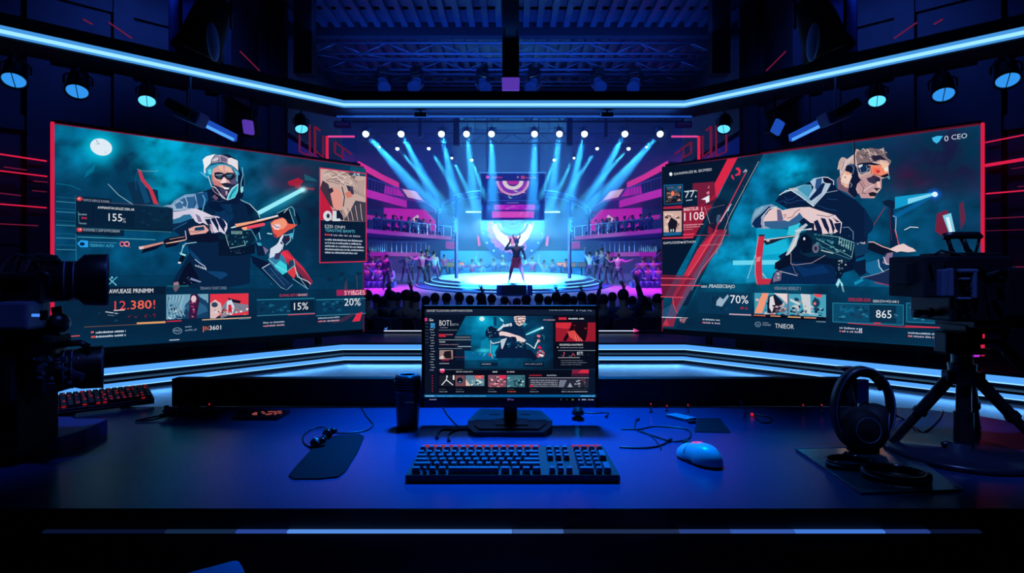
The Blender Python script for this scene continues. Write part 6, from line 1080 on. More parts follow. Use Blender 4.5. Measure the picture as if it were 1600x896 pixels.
def pose(arms,seated=False,stride=.12,fingers=True,lean=0.,turn=0.):
    """joints of a figure 1.75 m tall facing -Y; arms: ((elbow),(wrist)) for each side, relative to the shoulder"""
    pz=.47 if seated else .93; J={}; V=Vector
    J['pelvis']=V((0,0,pz)); J['waist']=V((0,-lean*.4,pz+.17)); J['chest']=V((0,-lean,pz+.38)); J['neck']=V((0,-lean-.01,pz+.53)); J['head']=V((turn*.02,-lean-.025,pz+.63)); J['crown']=V((turn*.02,-lean-.02,pz+.755))
    J['brow']=V((turn*.03,-lean-.05,pz+.69)); J['nose']=V((turn*.10,-lean-.115,pz+.655))
    E=[('pelvis','waist'),('waist','chest'),('chest','neck'),('neck','head'),('head','brow'),('brow','crown'),('head','nose')]
    Rd=dict(pelvis=(.15,.11),waist=(.125,.09),chest=(.16,.105),neck=.052,head=(.072,.085),brow=(.078,.09),crown=(.055,.06),nose=.014)
    for s,n,(el,wr) in ((-1,'R',arms[0]),(1,'L',arms[1])):
        sh=J['chest']+V((s*.185,0,.075)); J['sh'+n]=sh; J['el'+n]=sh+V(el); J['wr'+n]=sh+V(wr); dr=(J['wr'+n]-J['el'+n]).normalized(); J['pa'+n]=J['wr'+n]+dr*.07
        E+=[('chest','sh'+n),('sh'+n,'el'+n),('el'+n,'wr'+n),('wr'+n,'pa'+n)]; Rd['sh'+n]=.062; Rd['el'+n]=.042; Rd['wr'+n]=.027; Rd['pa'+n]=(.034,.018)
        if fingers:
            sd=dr.cross(V((0,1,0))); sd=sd.normalized() if sd.length>.1 else V((1,0,0)); b=sd.cross(dr)
            for f in range(4):
                o_=(f-1.5)*.021; L_=(.06,.075,.07,.052)[f]; J['f%d'%f+n]=J['pa'+n]+dr*.035+sd*o_; J['g%d'%f+n]=J['pa'+n]+dr*(.03+L_)+sd*o_*1.25+b*.018; E+=[('pa'+n,'f%d'%f+n),('f%d'%f+n,'g%d'%f+n)]; Rd['f%d'%f+n]=.0095; Rd['g%d'%f+n]=.008
            J['t'+n]=J['wr'+n]+dr*.06+sd*.055; E.append(('wr'+n,'t'+n)); Rd['t'+n]=.0105
        hx=s*.095; J['hip'+n]=V((hx,0,pz-.05))
        if seated: J['kn'+n]=V((s*.12,-.42,pz+.0)); J['an'+n]=V((s*.12,-.40,.09)); J['to'+n]=V((s*.13,-.53,.04))
        else: J['kn'+n]=V((s*(.095+stride*.55),-.03,pz-.45)); J['an'+n]=V((s*(.09+stride),.01,.085)); J['to'+n]=V((s*(.11+stride*1.1),-.13,.035))
        E+=[('pelvis','hip'+n),('hip'+n,'kn'+n),('kn'+n,'an'+n),('an'+n,'to'+n)]; Rd['hip'+n]=.09; Rd['kn'+n]=.058; Rd['an'+n]=.038; Rd['to'+n]=.034
    return J,E,Rd
def sub_of(J,E,Rd,keys,grow):
    k2=[k for k in J if k in keys]; J2={k:J[k] for k in k2}; E2=[(a,b) for a,b in E if a in J2 and b in J2]
    R2={k:((Rd[k][0]+grow,Rd[k][1]+grow) if isinstance(Rd[k],tuple) else Rd[k]+grow) for k in k2}; return J2,E2,R2
TOP=['pelvis','waist','chest','shR','shL','elR','elL']; LONG=TOP+['wrR','wrL']; LEGS=['pelvis','hipR','hipL','knR','knL','anR','anL']
def person(name,P_,mats,hairstyle=0,long=True,legs=True):
    """proto: Empty > body, top, trousers, hair"""
    J,E,Rd=P_; r=thing(name,'x','person',(0,0,0)); 
    def put(n,me,mt): 
        me.materials.clear(); me.materials.append(mt); o=bpy.data.objects.new(n,me); C.objects.link(o); o.parent=r; return o
    put('body',skel(J,E,Rd,'body'),mats[0]); put('jacket',skel(*sub_of(J,E,Rd,LONG if long else TOP,.016),'jacket'),mats[1])
    if legs: put('trousers',skel(*sub_of(J,E,Rd,LEGS,.014),'trousers'),mats[2])
    h=J['brow']; m=MB()
    if hairstyle==0: m.sph(h+Vector((0,.018,.02)),.1,(.92,1.02,1.02),n=14,m=10)
    elif hairstyle==1: m.sph(h+Vector((0,.02,.02)),.105,(.95,1.02,1.02),n=14,m=10); m.sph(h+Vector((0,.06,-.12)),.09,(.95,.6,1.7),n=12,m=8)
    else: m.sph(h+Vector((0,.015,.025)),.1,(.92,1.02,.95),n=14,m=10); m.sph(h+Vector((0,.09,.07)),.045,n=10,m=6)
    vs=[v if v.z>h.z-.04 or v.y>h.y+.02 else Vector((v.x*.6,h.y+.01,v.z+.05)) for v in m.v]; m.v=vs
    obj('hair',m,mats[3],r); return r
def drop(o): 
    for c in list(o.children): bpy.data.objects.remove(c)
    bpy.data.objects.remove(o)
dn=lambda s,o=.06:((s*.05,0,-.28),(s*(.05+o),-.04,-.52))
PS=dict(stand=pose((dn(-1),dn(1))), point=pose((((-.2,-.08,-.18),(-.42,-.18,-.05)),dn(1)),stride=.2), clap=pose((((-.1,-.12,-.24),(.1,-.36,-.12)),((.1,-.12,-.24),(-.08,-.36,-.12))),stride=.1),
   up=pose((((-.16,-.02,.2),(-.12,-.05,.46)),dn(1)),stride=.2), wide=pose((((-.26,0,-.12),(-.5,-.05,-.02)),((.26,0,-.12),(.48,-.05,.06))),stride=.26))
cl=[mat('blue_jacket',(.03,.06,.25),.6),mat('magenta_jacket',(.4,.03,.22),.6),mat('navy_trousers',(.015,.02,.08),.7),mat('pale_blue_jacket',(.25,.45,.7),.5),mat('violet_trousers',(.12,.03,.22),.6)]
prot=[person('person',PS['stand'],(M['skin'],M['dress'],M['dress'],M['hair'])),person('person',PS['clap'],(M['skin'],cl[0],cl[2],M['hair']),1),person('person',PS['up'],(M['skin'],cl[3],cl[4],M['hair'])),
      person('person',PS['wide'],(M['skin'],cl[1],cl[2],M['hair'])),person('person',PS['point'],(M['skin'],cl[0],cl[4],M['hair']),2)]
def put_person(pr,x,y,d,hpx,rz,label,group=None,z=None):
    z=fz(d) if z is None else z; sc=hpx/F*d/1.72; return copy_tree(prot[pr],((x-CX)/F*d,d,z),(0,0,rz),label,group,sc)
dof=lambda y:2.064/(.07+(y-430)/900)
for (x,y,h,pr,rz,lb) in [(604,455,58,0,2.6,'person in dark clothes standing alone on the magenta floor at the left of the stage'),(634,442,44,4,.6,'person with hair bun pointing, second from the left beside the stage'),(642,441,42,1,-.4,'person clapping close behind the pointing person left of the stage'),(659,448,56,3,.9,'person in magenta jacket with arms spread at the left stage steps'),(668,446,56,1,-.6,'person in blue jacket clapping at the left stage steps'),(678,445,52,2,.5,'person in pale jacket with one arm raised at the left stage steps'),(694,438,40,3,0,'person in magenta jacket with spread arms close behind the left stage edge'),
     (922,440,46,2,-.3,'person in pale jacket with one arm raised at the right stage edge'),(932,443,52,1,.4,'person in blue jacket clapping at the right stage steps'),(941,444,56,4,-.9,'person with hair bun pointing at the right stage steps'),(950,445,52,0,.2,'person in dark clothes standing at the right stage steps'),(959,440,40,3,.5,'person in magenta jacket with spread arms right of the stage steps'),(966,447,50,3,2.5,'person in magenta jacket standing alone on the magenta floor at the right')]:
    put_person(pr,x,y,dof(y),h,rz,lb,'dancers beside the stage')
# band behind the stage
for i,(x,pr,rz) in enumerate([(716,1,.2),(738,3,0),(751,2,.6),(772,4,-.5),(786,1,.3),(832,3,-.3),(850,2,.2),(864,1,-.6),(884,4,.4)]):
    put_person(pr,x,0,28.3+.2*(i%3),46+(i*7)%6,rz,'%s behind the round stage, %s'%(('person clapping','person with arms spread','person with an arm raised','person with hair bun pointing')[(1,3,2,4).index(pr)],('left of the orange panel','just right of the left orange panel','third from the left orange panel','left of the singer','closest to the singer on the left','closest to the singer on the right','second right of the singer','third right of the singer','nearest the right orange panel')[i]),'performers behind the stage',z=.45)
for p_ in prot: drop(p_)
# singer with horned mask
Js=pose((((-.27,-.06,-.1),(-.12,-.26,.12)),((.12,.0,-.27),(.16,-.14,-.5))),stride=.2)
r=person('person',Js,(M['skin'],mat('singer_top',(.03,.05,.12),.5),mat('crimson_trousers',(.5,.02,.08),.5),M['hair'])); r['label']='person in a horned mask and crimson trousers singing at the front of the round stage'
J=Js[0]; h=J['brow']; m=MB(); m.sph(h+Vector((0,-.005,0)),.108,(.95,1.05,1.15),n=16,m=10); o=obj('mask',m,mat('white_mask',(.7,.75,.8),.4),r); m=MB()
for s in (-1,1): m.tube([h+Vector((s*.06,0,.08)),h+Vector((s*.13,0,.15)),h+Vector((s*.14,-.01,.24)),h+Vector((s*.10,-.02,.33))],[.032,.028,.018,.004],8)
obj('horn',m,mat('red_horn',(.5,.05,.12),.4),o); m=MB()
for s in (-1,1): m.sph(h+Vector((s*.04,-.105,.0)),.022,(1.2,.4,.7),n=8,m=6)
obj('eye_hole',m,M['matte'],o)
m=MB(); m.add(*[(lambda a:( [Vector((x_,y_,z_)) for (x_,y_,z_) in a],[[0,1,2,3],[3,2,5,4]]))([(-.17,-.13,1.0),(.17,-.13,1.0),(.2,-.15,.72),(-.2,-.15,.72),(-.18,-.14,.6),(.12,-.14,.56)])][0]); m.v+= []; obj('sash',m,mat('crimson_sash',(.55,.03,.1),.5),r)
m=MB()
for s in (-1,1): m.lathe([(.09,-.03),(.12,0),(.12,.03),(.07,.06)],J['sh'+('R' if s<0 else 'L')]+Vector((s*.02,0,.0)),12)
obj('shoulder_pad',m,mat('pale_armour',(.35,.45,.6),.35),r)
m=MB(); w_=J['waist']; m.lathe([(.165,-.03),(.17,.0),(.165,.03)],w_+Vector((0,0,-.1)),18,Matrix.Diagonal(Vector((1,.8,1)))); obj('belt',m,M['gloss'],r)
dd=21.0; z0=S.z+(dd-24)*math.tan(math.radians(4)); r.location=((807-CX)/F*dd,dd,z0); r.scale=(.93,)*3
mic=thing('microphone','small microphone held up by the singer','microphone',r.location+.93*(J['wrR']+Vector((.03,-.06,.07)))); m=MB(); b=Vector(mic.location); m.cyl(b+Vector((0,0,-.1)),b+Vector((.03,0,.08)),.014,.018,10); obj('handle',m,M['black'],mic); m=MB(); m.sph(b+Vector((.035,0,.1)),.035,n=10,m=8); obj('grille',m,M['truss'],mic)
# dark box in front of the stage
a=P(783,470,19.6); b=P(823,446,19.6); r=thing('stage_speaker','dark square speaker box standing in front of the stage below the singer','speaker',((a.x+b.x)/2,19.8,fz(19.6)))
m=MB(); m.box(((a.x+b.x)/2,19.85,(fz(19.6)+b.z)/2),(b.x-a.x,.5,b.z-fz(19.6)),bev=.02); obj('cabinet',m,mat('navy_box',(.01,.02,.07),.6),r); m=MB(); m.box(((a.x+b.x)/2,19.595,(fz(19.6)+b.z)/2),(b.x-a.x-.12,.02,b.z-fz(19.6)-.12)); obj('grille',m,M['matte'],r)
for x0,x1 in ((776,783),(824,832)):
    a=P(x0,468,19.7); b=P(x1,446,19.7); m=MB(); m.box(((a.x+b.x)/2,19.85,(a.z+b.z)/2-.05),(b.x-a.x,.4,b.z-a.z+.1),bev=.01); o=obj('stage_block',m,M['stage_side']); tag(o,'blue block standing at the %s of the dark speaker box'%('left' if x0<800 else 'right'),'stage block')
# ---- audience
def seated(arms,**k): return pose(arms,True,fingers=k.pop('fingers',False),**k)
lap=((-.05,-.1,-.26),(.02,-.33,-.3)); lapL=((.05,-.1,-.26),(-.02,-.33,-.3)); up1=((-.12,-.12,.16),(-.05,-.16,.42)); up1L=((.12,-.12,.16),(.06,-.16,.42)); clp=((-.08,-.22,-.05),(.1,-.38,.16)); clpL=((.08,-.22,-.05),(-.08,-.38,.16))
au=[seated((lap,lapL)),seated((up1,lapL),fingers=True),seated((clp,clpL),fingers=True),seated((up1,up1L),fingers=True)]
ap=[person('person',au[0],(M['skin'],M['dress'],M['dress'],M['hair']),0,True),person('person',au[0],(M['skin'],M['dress'],M['dress'],M['hair']),1),person('person',au[1],(M['skin'],M['dress'],M['dress'],M['hair']),0),person('person',au[2],(M['skin'],M['dress'],M['dress'],M['hair']),2),person('person',au[3],(M['skin'],M['dress'],M['dress'],M['hair']),0)]
r=thing('auditorium_chair','x','chair'); m=MB(); m.box((0,0,.42),(.48,.46,.09),bev=.03); obj('seat',m,M['dress'],r)
m=MB(); m.box((0,.25,.74),(.5,.07,.62),rot=Matrix.Rotation(-.08,3,'X'),bev=.03,seg=3); obj('backrest',m,M['dress'],r); m=MB(); m.tube([(-.24,.29,.45),(-.245,.30,.8),(-.2,.32,1.0),(-.08,.33,1.06),(.08,.33,1.06),(.2,.32,1.0),(.245,.30,.8),(.24,.29,.45)],.008,6); obj('painted_rim_light',m,M['bluegrey'],r)  # pale outline tube drawn in for the rim light on the chair back
for s in (-1,1): m=MB(); m.box((s*.22,0,.19),(.04,.4,.38)); obj('leg',m,M['metal'],r)
chp=r
AU=[(573,453,9.7,0),(587,460,11.4,2),(598,464,11.4,1),(612,455,10.6,0),(621,457,11.6,4),(634,453,9.8,0),(649,456,9.8,0),(665,463,11.6,1),(679,458,11.0,0),(698,458,11.0,0),(717,457,10.8,0),(734,462,11.4,2),(752,458,11.0,1),(768,460,11.3,0),
    (842,459,10.8,0),(857,463,11.5,2),(869,457,10.8,0),(884,459,11.2,1),(897,463,11.6,2),(909,456,11.0,0),(925,459,10.8,1),(944,460,10.2,0),(957,457,11.5,4),(974,452,9.8,2),(989,463,11.5,2),(1004,462,10.0,0),(1013,466,11.4,1),(1029,459,10.0,3),(1027,466,11.8,0),(597,482,9.7,1),(808,466,11.4,0),(822,461,11.0,1),(788,463,11.5,3)]
desc=['person from behind','long haired person from behind','person raising one arm from behind','person clapping from behind','person raising both arms from behind']
row=lambda d:'front row' if d<10.3 else ('middle row' if d<11.2 else 'far row')
for i,(x,y,d,v) in enumerate(AU):
    zt=CH+(HY-y)/F*d; sc=(zt+.45)/1.275 if v!=9 else 1; ref='left edge of the opening' if x<640 else ('monitor' if x<800 else ('monitor' if x<940 else 'right edge of the opening'))
    pos='%d hand widths'%1 and ''
    lb='%s, %s, %s'%(desc[v],row(d),('by the left red screen edge' if x<600 else 'between the left screen and the monitor' if x<660 else 'above the left half of the monitor' if x<760 else 'above the middle of the monitor' if x<830 else 'above the right half of the monitor' if x<936 else 'between the monitor and the right screen' if x<1000 else 'by the right red screen edge'))
    copy_tree(ap[v],((x-CX)/F*d,d,-.45),(0,0,PI+(.2 if i%3==0 else -.1)),lb,'audience from behind',sc)
    if x<660 or x>936: copy_tree(chp,((x-CX)/F*d,d+.02,-.45),(0,0,PI),'chair of %s, %s, %s'%(lb.split(',')[0].replace(' from behind',''),row(d),lb.split(', ')[-1]),'auditorium chairs in the audience',.86)
for p_ in ap+[chp]: drop(p_)
# ---- spotlights with beams
def spot_proto(sz):
    r=thing('stage_spotlight','x','spotlight'); m=MB(); m.lathe([(.03,.22),(.08,.2),(.1,.05),(.105,-.03)],(0,0,0),16); obj('housing',m,M['black'],r)
    m=MB(); m.tube([(-.12,0,.05),(-.12,0,.26),(.12,0,.26),(.12,0,.05)],.012); m.tube([(0,0,.26),(0,0,.45)],.012); obj('yoke',m,M['metal'],r)
    m=MB(); m.sph((0,0,-.05),.088,(1,1,.9),n=18,m=10); obj('lens',m,M['lampw'],r); return r
sp=spot_proto(1)
def beam_light(p,aim,en,ang,col,rad=.07,bl=.25,off=.15):
    l=bpy.data.lights.new('beam_and_fill_spot','SPOT'); l.energy=en; l.spot_size=math.radians(ang); l.spot_blend=bl; l.color=col; l.shadow_soft_size=rad
    o=bpy.data.objects.new('beam_and_fill_spot',l); C.objects.link(o); v=(Vector(aim)-p).normalized(); o.location=p+v*off; o.rotation_euler=v.to_track_quat('-Z','Y').to_euler(); return o
big=[(572,768),(627,742),(690,738),(729,756),(768,772)]; n_=0
names=['first','second','third','fourth','fifth','sixth','seventh','eighth','ninth','tenth']
BE=globals().get('BE',900); SE=globals().get('SE',350)
for i,x in enumerate([b[0] for b in big]+[1603-b[0] for b in big][::-1]):
    ax=dict(big).get(x) or 1603-dict(big)[1603-x]; d=16.; p=P(x,208,d); aim=P(ax,434,21.); v=(aim-p).normalized()
    o=sp if i==0 else copy_tree(sp); o.location=p; o.rotation_euler=(v.to_track_quat('-Z','Y').to_euler() if False else (-.75,0,0)); o.scale=(1.0,)*3; o['label']='bright round spotlight in the front row over the arena, %s of ten from the left'%names[i]; o['group']='front row of arena spotlights'
    beam_light(p,aim,BE,9.5,(.03,.42,1.),off=.12)
small=[(593,229,640,.6,762),(621,231,700,1.,772),(670,231,0,.9,780),(706,246,0,.7,782),(737,249,0,.8,790)]
k=0
for (x,y,_,sc,ax) in small+[(1603-a,b,c_,d_,1603-e_) for a,b,c_,d_,e_ in small][::-1]:
    d=20.; p=P(x,y,d); aim=P(ax,405,24.5); o=copy_tree(sp); o.location=p; o.rotation_euler=(-.3,0,0); o.scale=(sc*.75,)*3; o['label']='small spotlight in the rear row over the stage, %s from the left'%names[k]; o['group']='rear row of arena spotlights'; k+=1
    beam_light(p,aim,SE,7.5,(.06,.7,1.),.05)
for d,y,nm in ((16.25,190,'front'),(20.2,224,'rear')):
    z=P(0,y,d).z; r=thing('lighting_truss','dark truss carrying the %s row of arena spotlights'%nm,'truss',(0,d,z)); m=MB(); x0=-5.2 if nm=='front' else -5.2; m.tube([(x0,d,z),(-x0,d,z)],.03); m.tube([(x0,d,z+.35),(-x0,d,z+.35)],.03); obj('chord',m,M['metal'],r); m=MB(); n=22
    for i in range(n): a=x0+(-2*x0)*i/n; b=x0+(-2*x0)*(i+1)/n; m.tube([(a,d,z+(.35 if i%2 else 0)),(b,d,z+(0 if i%2 else .35))],.014,6)
    obj('bracing',m,M['metal'],r)
    m=MB()
    for x in (-4,-1.3,1.3,4): m.tube([(x,d,z+.35),(x,d,9.)],.012,6)
    obj('hanging_cable',m,M['metal'],r)
# vertical hanging banners/speakers
for i,(x,y0,y1,w_) in enumerate(((713,186,228,9),(890,186,228,9),(657,186,215,6),(946,186,215,6))):
    p0=P(x,y0,17.); p1=P(x,y1,17.); m=MB(); m.box((p0.x,17.,(p0.z+p1.z)/2+.3),(w_*17/F,.2,p0.z-p1.z+.6),bev=.02); q=obj('hanging_speaker',m,M['dress']); tag(q,'dark hanging speaker column among the arena spotlights, %s'%('inner left','inner right','outer left','outer right')[i],'speaker')
# ---- hanging screen and emblem screen
dh=21.5; A=Art(P(755,319,dh),(1,0,0),(0,0,1),None,.002)
r=thing('hanging_screen','dark blue screen with a white and pink crescent hung high above the stage','screen',P(801,300,dh))
m=MB(); a=P(752,343,dh); b=P(851,270,dh); m.box(((a.x+b.x)/2,dh+.32,(a.z+b.z)/2),(b.x-a.x,.6,b.z-a.z),bev=.02); obj('cabinet',m,M['stage_side'],r)
m=MB(); m.box(((a.x+b.x)/2,dh-.02,b.z),(b.x-a.x+.15,.04,.035)); obj('top_light',m,M['led'],r); m=MB(); m.tube([(a.x+.2,dh+.3,b.z),(a.x+.2,dh+.3,9)],.02); m.tube([(b.x-.2,dh+.3,b.z),(b.x-.2,dh+.3,9)],.02); obj('hanging_cable',m,M['metal'],r)
A.rc(752,272,851,319,(6,30,120)); A.ell(762,277,3.4,2.4,(215,40,160)); A.bars(769,279,16,3,(190,40,150)); A.ell(809,277,1.6,1.2,(230,160,200)); A.rc(814,275,820,280,(190,70,120)); A.bars(822,279,16,2.4,(190,80,120),seed=2)
def half(cx,cy,ro,ri,col,t0=0,t1=180,ky=1.,n=26): 
    A.poly([(cx+ro*math.cos(math.radians(t0+(t1-t0)*k/n)),cy+ro*ky*math.sin(math.radians(t0+(t1-t0)*k/n))) for k in range(n+1)]+[(cx+ri*math.cos(math.radians(t1-(t1-t0)*k/n)),cy+ri*ky*math.sin(math.radians(t1-(t1-t0)*k/n))) for k in range(n+1)],col)
half(801.5,283,28,27.2,(60,70,200)); half(801.5,283,26,21,(235,170,215),ky=.88); half(801.5,283,22,16,(140,45,195),ky=.9); half(801.5,283,16.5,10,(250,235,240),ky=.85); half(801.5,283,10,.1,(190,40,170),ky=.62)
A.mess(792,298,812,311,[(120,190,220),(200,225,240),(20,80,170)],16,2.4,301); A.mess(776,286,786,302,[(250,200,220),(200,90,160)],8,2.4,302); A.mess(816,286,826,302,[(250,200,220),(200,90,160)],8,2.4,303); A.hl(762,314,842,.8,(60,110,230)); A.hl(792,317.5,810,1.2,(150,120,235))
A.rc(756,320,848,344,(20,30,140)); A.rc(772,320.5,836,328.5,(190,30,215)); A.mess(772,320.5,836,328.5,[(150,30,200),(215,60,215)],10,5,304); A.ln([(790,328),(802,323)],.8,(240,150,235)); A.rc(769,331,834,341,(215,50,200)); A.rc(775,332,826,340,(225,80,205)); A.ln([(812,337),(817,332)],.8,(245,160,225)); A.bars(762,328,4,6,(60,60,210)); A.bars(839,328,3,6,(60,60,210))
A.build('display',r)
de=29.; r=thing('emblem_screen','round cyan emblem screen with white crescents and violet petals behind the singer','screen',P(801,365,de))
m=MB(); m.lathe([(.001,.1),(1.62,.1),(1.62,-.02)],P(801,357,de)+Vector((0,.06,0)),64,Matrix.Rotation(PI/2,3,'X')); obj('cabinet',m,M['stage_side'],r)
A=Art(P(755,400,de),(1,0,0),(0,0,1),None,.003); A.ell(801,357,50,50,(0,150,225),n=60); A.ell(801,357,46,46,(10,190,235),n=60); A.rc(762,341,842,362,(10,200,240)); A.ell(801,352,38,42,(20,205,240),n=48)
for k in range(15):
    t=math.radians(-8+k*14); cx_,cy_=801+30*math.cos(t),356+30*math.sin(t); A.ell(cx_,cy_,10.5,6.5,[(150,130,235),(190,110,220),(170,120,230)][k%3],rot=t); A.ln([(cx_,cy_),(801+39*math.cos(t),356+39*math.sin(t))],.6,(110,80,200))
half(801,343,31,0.1,(20,200,235)); half(801,346,33,19,(246,250,252),8,172,1.12); A.poly([(770,352),(779,371),(799,384),(803,391),(790,387),(776,373)],(246,250,252)); A.poly([(832,352),(823,371),(805,384),(801,391),(812,387),(826,373)],(246,250,252)); half(801,344,26,22,(60,140,190),14,166,1.02); half(801,340,22,.1,(0,175,205),0,180,.92); half(801,340,14,13.2,(120,230,240)); A.txt('IGW',793,350,15,6,(110,225,235)); A.poly([(793,370),(809,370),(806,378),(801,386),(796,378)],(215,60,140)); A.ln([(801,370),(801,385)],.7,(245,160,200)); A.ell(770,351,2.4,3.4,(200,170,235)); A.ell(832,351,2.4,3.4,(200,170,235))
for k in range(9): t=math.radians(10+k*20); A.ell(801+46*math.cos(t),357+46*math.sin(t),1.6,1.6,(140,235,250))
A.build('display',r)
# ---- low rear wall with coloured panels
m=MB(); m.box((.03,29.6,1.4),(7.4,.2,2.),bev=.02); struct('wall_stage_rear',m,mat('rear_wall_blue',(.05,.3,.6),.5))
for (x,w_,c,nm) in ((718,14,(245,150,90),'bright orange panel left of the stage'),(702,15,(110,130,110),'dull olive panel left of the orange one'),(877,14,(245,150,90),'bright orange panel right of the stage'),(893,13,(120,120,120),'dull olive panel right of the orange one'),(909,13,(80,90,130),'grey panel furthest right in the row behind the stage')):
    p=P(x,414,28.6); r=thing('lit_panel',nm,'panel',p,0,'small lit panels behind the stage'); m=MB(); m.box(p,(w_*28.6/F,.06,.22),bev=.04); obj('face',m,led('panel_%d'%x,c,.95),r); m=MB(); m.box(p+Vector((0,.05,0)),(w_*28.6/F+.05,.06,.27),bev=.04); m.beam(p+Vector((0,.06,-.1)),p+Vector((0,.06,-1.4)),.05,.05); obj('housing',m,M['metal'],r)
# ---- arch truss and side structures
def arch(sg,label):
    X=lambda v: v if sg<0 else 1603-v; pts=[(680,330),(690,318),(705,309),(722,303),(740,300),(760,299)]; r=thing('arch_truss',label,'truss',P(X(680),330,23)); Q1=[P(X(x),y,23) for x,y in pts]; Q2=[P(X(x)+(0),y+9+ (i==0)*3,23) for i,(x,y) in enumerate(pts)]; Q3=[p+Vector((0,.4,0)) for p in Q1]
    m=MB(); m.tube(Q1,.04); m.tube(Q2,.035); m.tube(Q3,.035); obj('chord',m,M['archm'],r); m=MB()
    for i in range(len(pts)-1):
        for f in range(3):
            a=Q1[i].lerp(Q1[i+1],f/3); b=Q2[i].lerp(Q2[i+1],(f+.5)/3); c_=Q1[i].lerp(Q1[i+1],(f+1)/3); m.tube([a,b,c_],.016,5)
    obj('bracing',m,M['archm'],r); m=MB(); a=P(X(713),306,23); m.beam(a,Vector((a.x,a.y,1.03)),.1,.1); m.beam(P(X(684),325,23),Vector((P(X(684),325,23).x,23,2.9)),.08,.08); obj('upright',m,M['navyp'],r); m=MB()
    for k in range(8): m.sph(P(X(709),326+k*7,22.9),.028,n=8,m=5)
    obj('marker_lamp',m,M['bluetag'],r,kind='stuff')
M['navyp']=mat('navy_panel',(.02,.04,.25),.6); M['archm']=mat('arch_truss_metal',(.3,.5,.8),.4,metal=.4)
arch(-1,'curved lattice truss to the left of the hanging screen'); arch(1,'curved lattice truss to the right of the hanging screen')
def panel_obj(name,label,pts,d,mt,X,th=.08,mess_=None,cat='screen',group=None,ds=None):
    r=thing(name,label,cat,P(X(pts[0][0]),pts[0][1],d),0,group); q=[P(X(x),y,(ds[i] if ds else d)) for i,(x,y) in enumerate(pts)]; n=len(q); m=MB(); m.add(q+[p+Vector((0,th,0)) for p in q],[list(range(n)),list(range(n,2*n))[::-1]]+[[k,(k+1)%n,n+(k+1)%n,n+k] for k in range(n)]); obj('face',m,mt,r)
    m=MB(); m.tube([p+Vector((0,-.01,0)) for p in q],.018,5,True); obj('edge',m,M['magd'],r)
    if mess_: mess_(r,q)
    return r
M['blush']=led('blush_screen',(235,190,225),.95); M['navyp']=mat('navy_panel',(.02,.04,.25),.6)
sid=[]
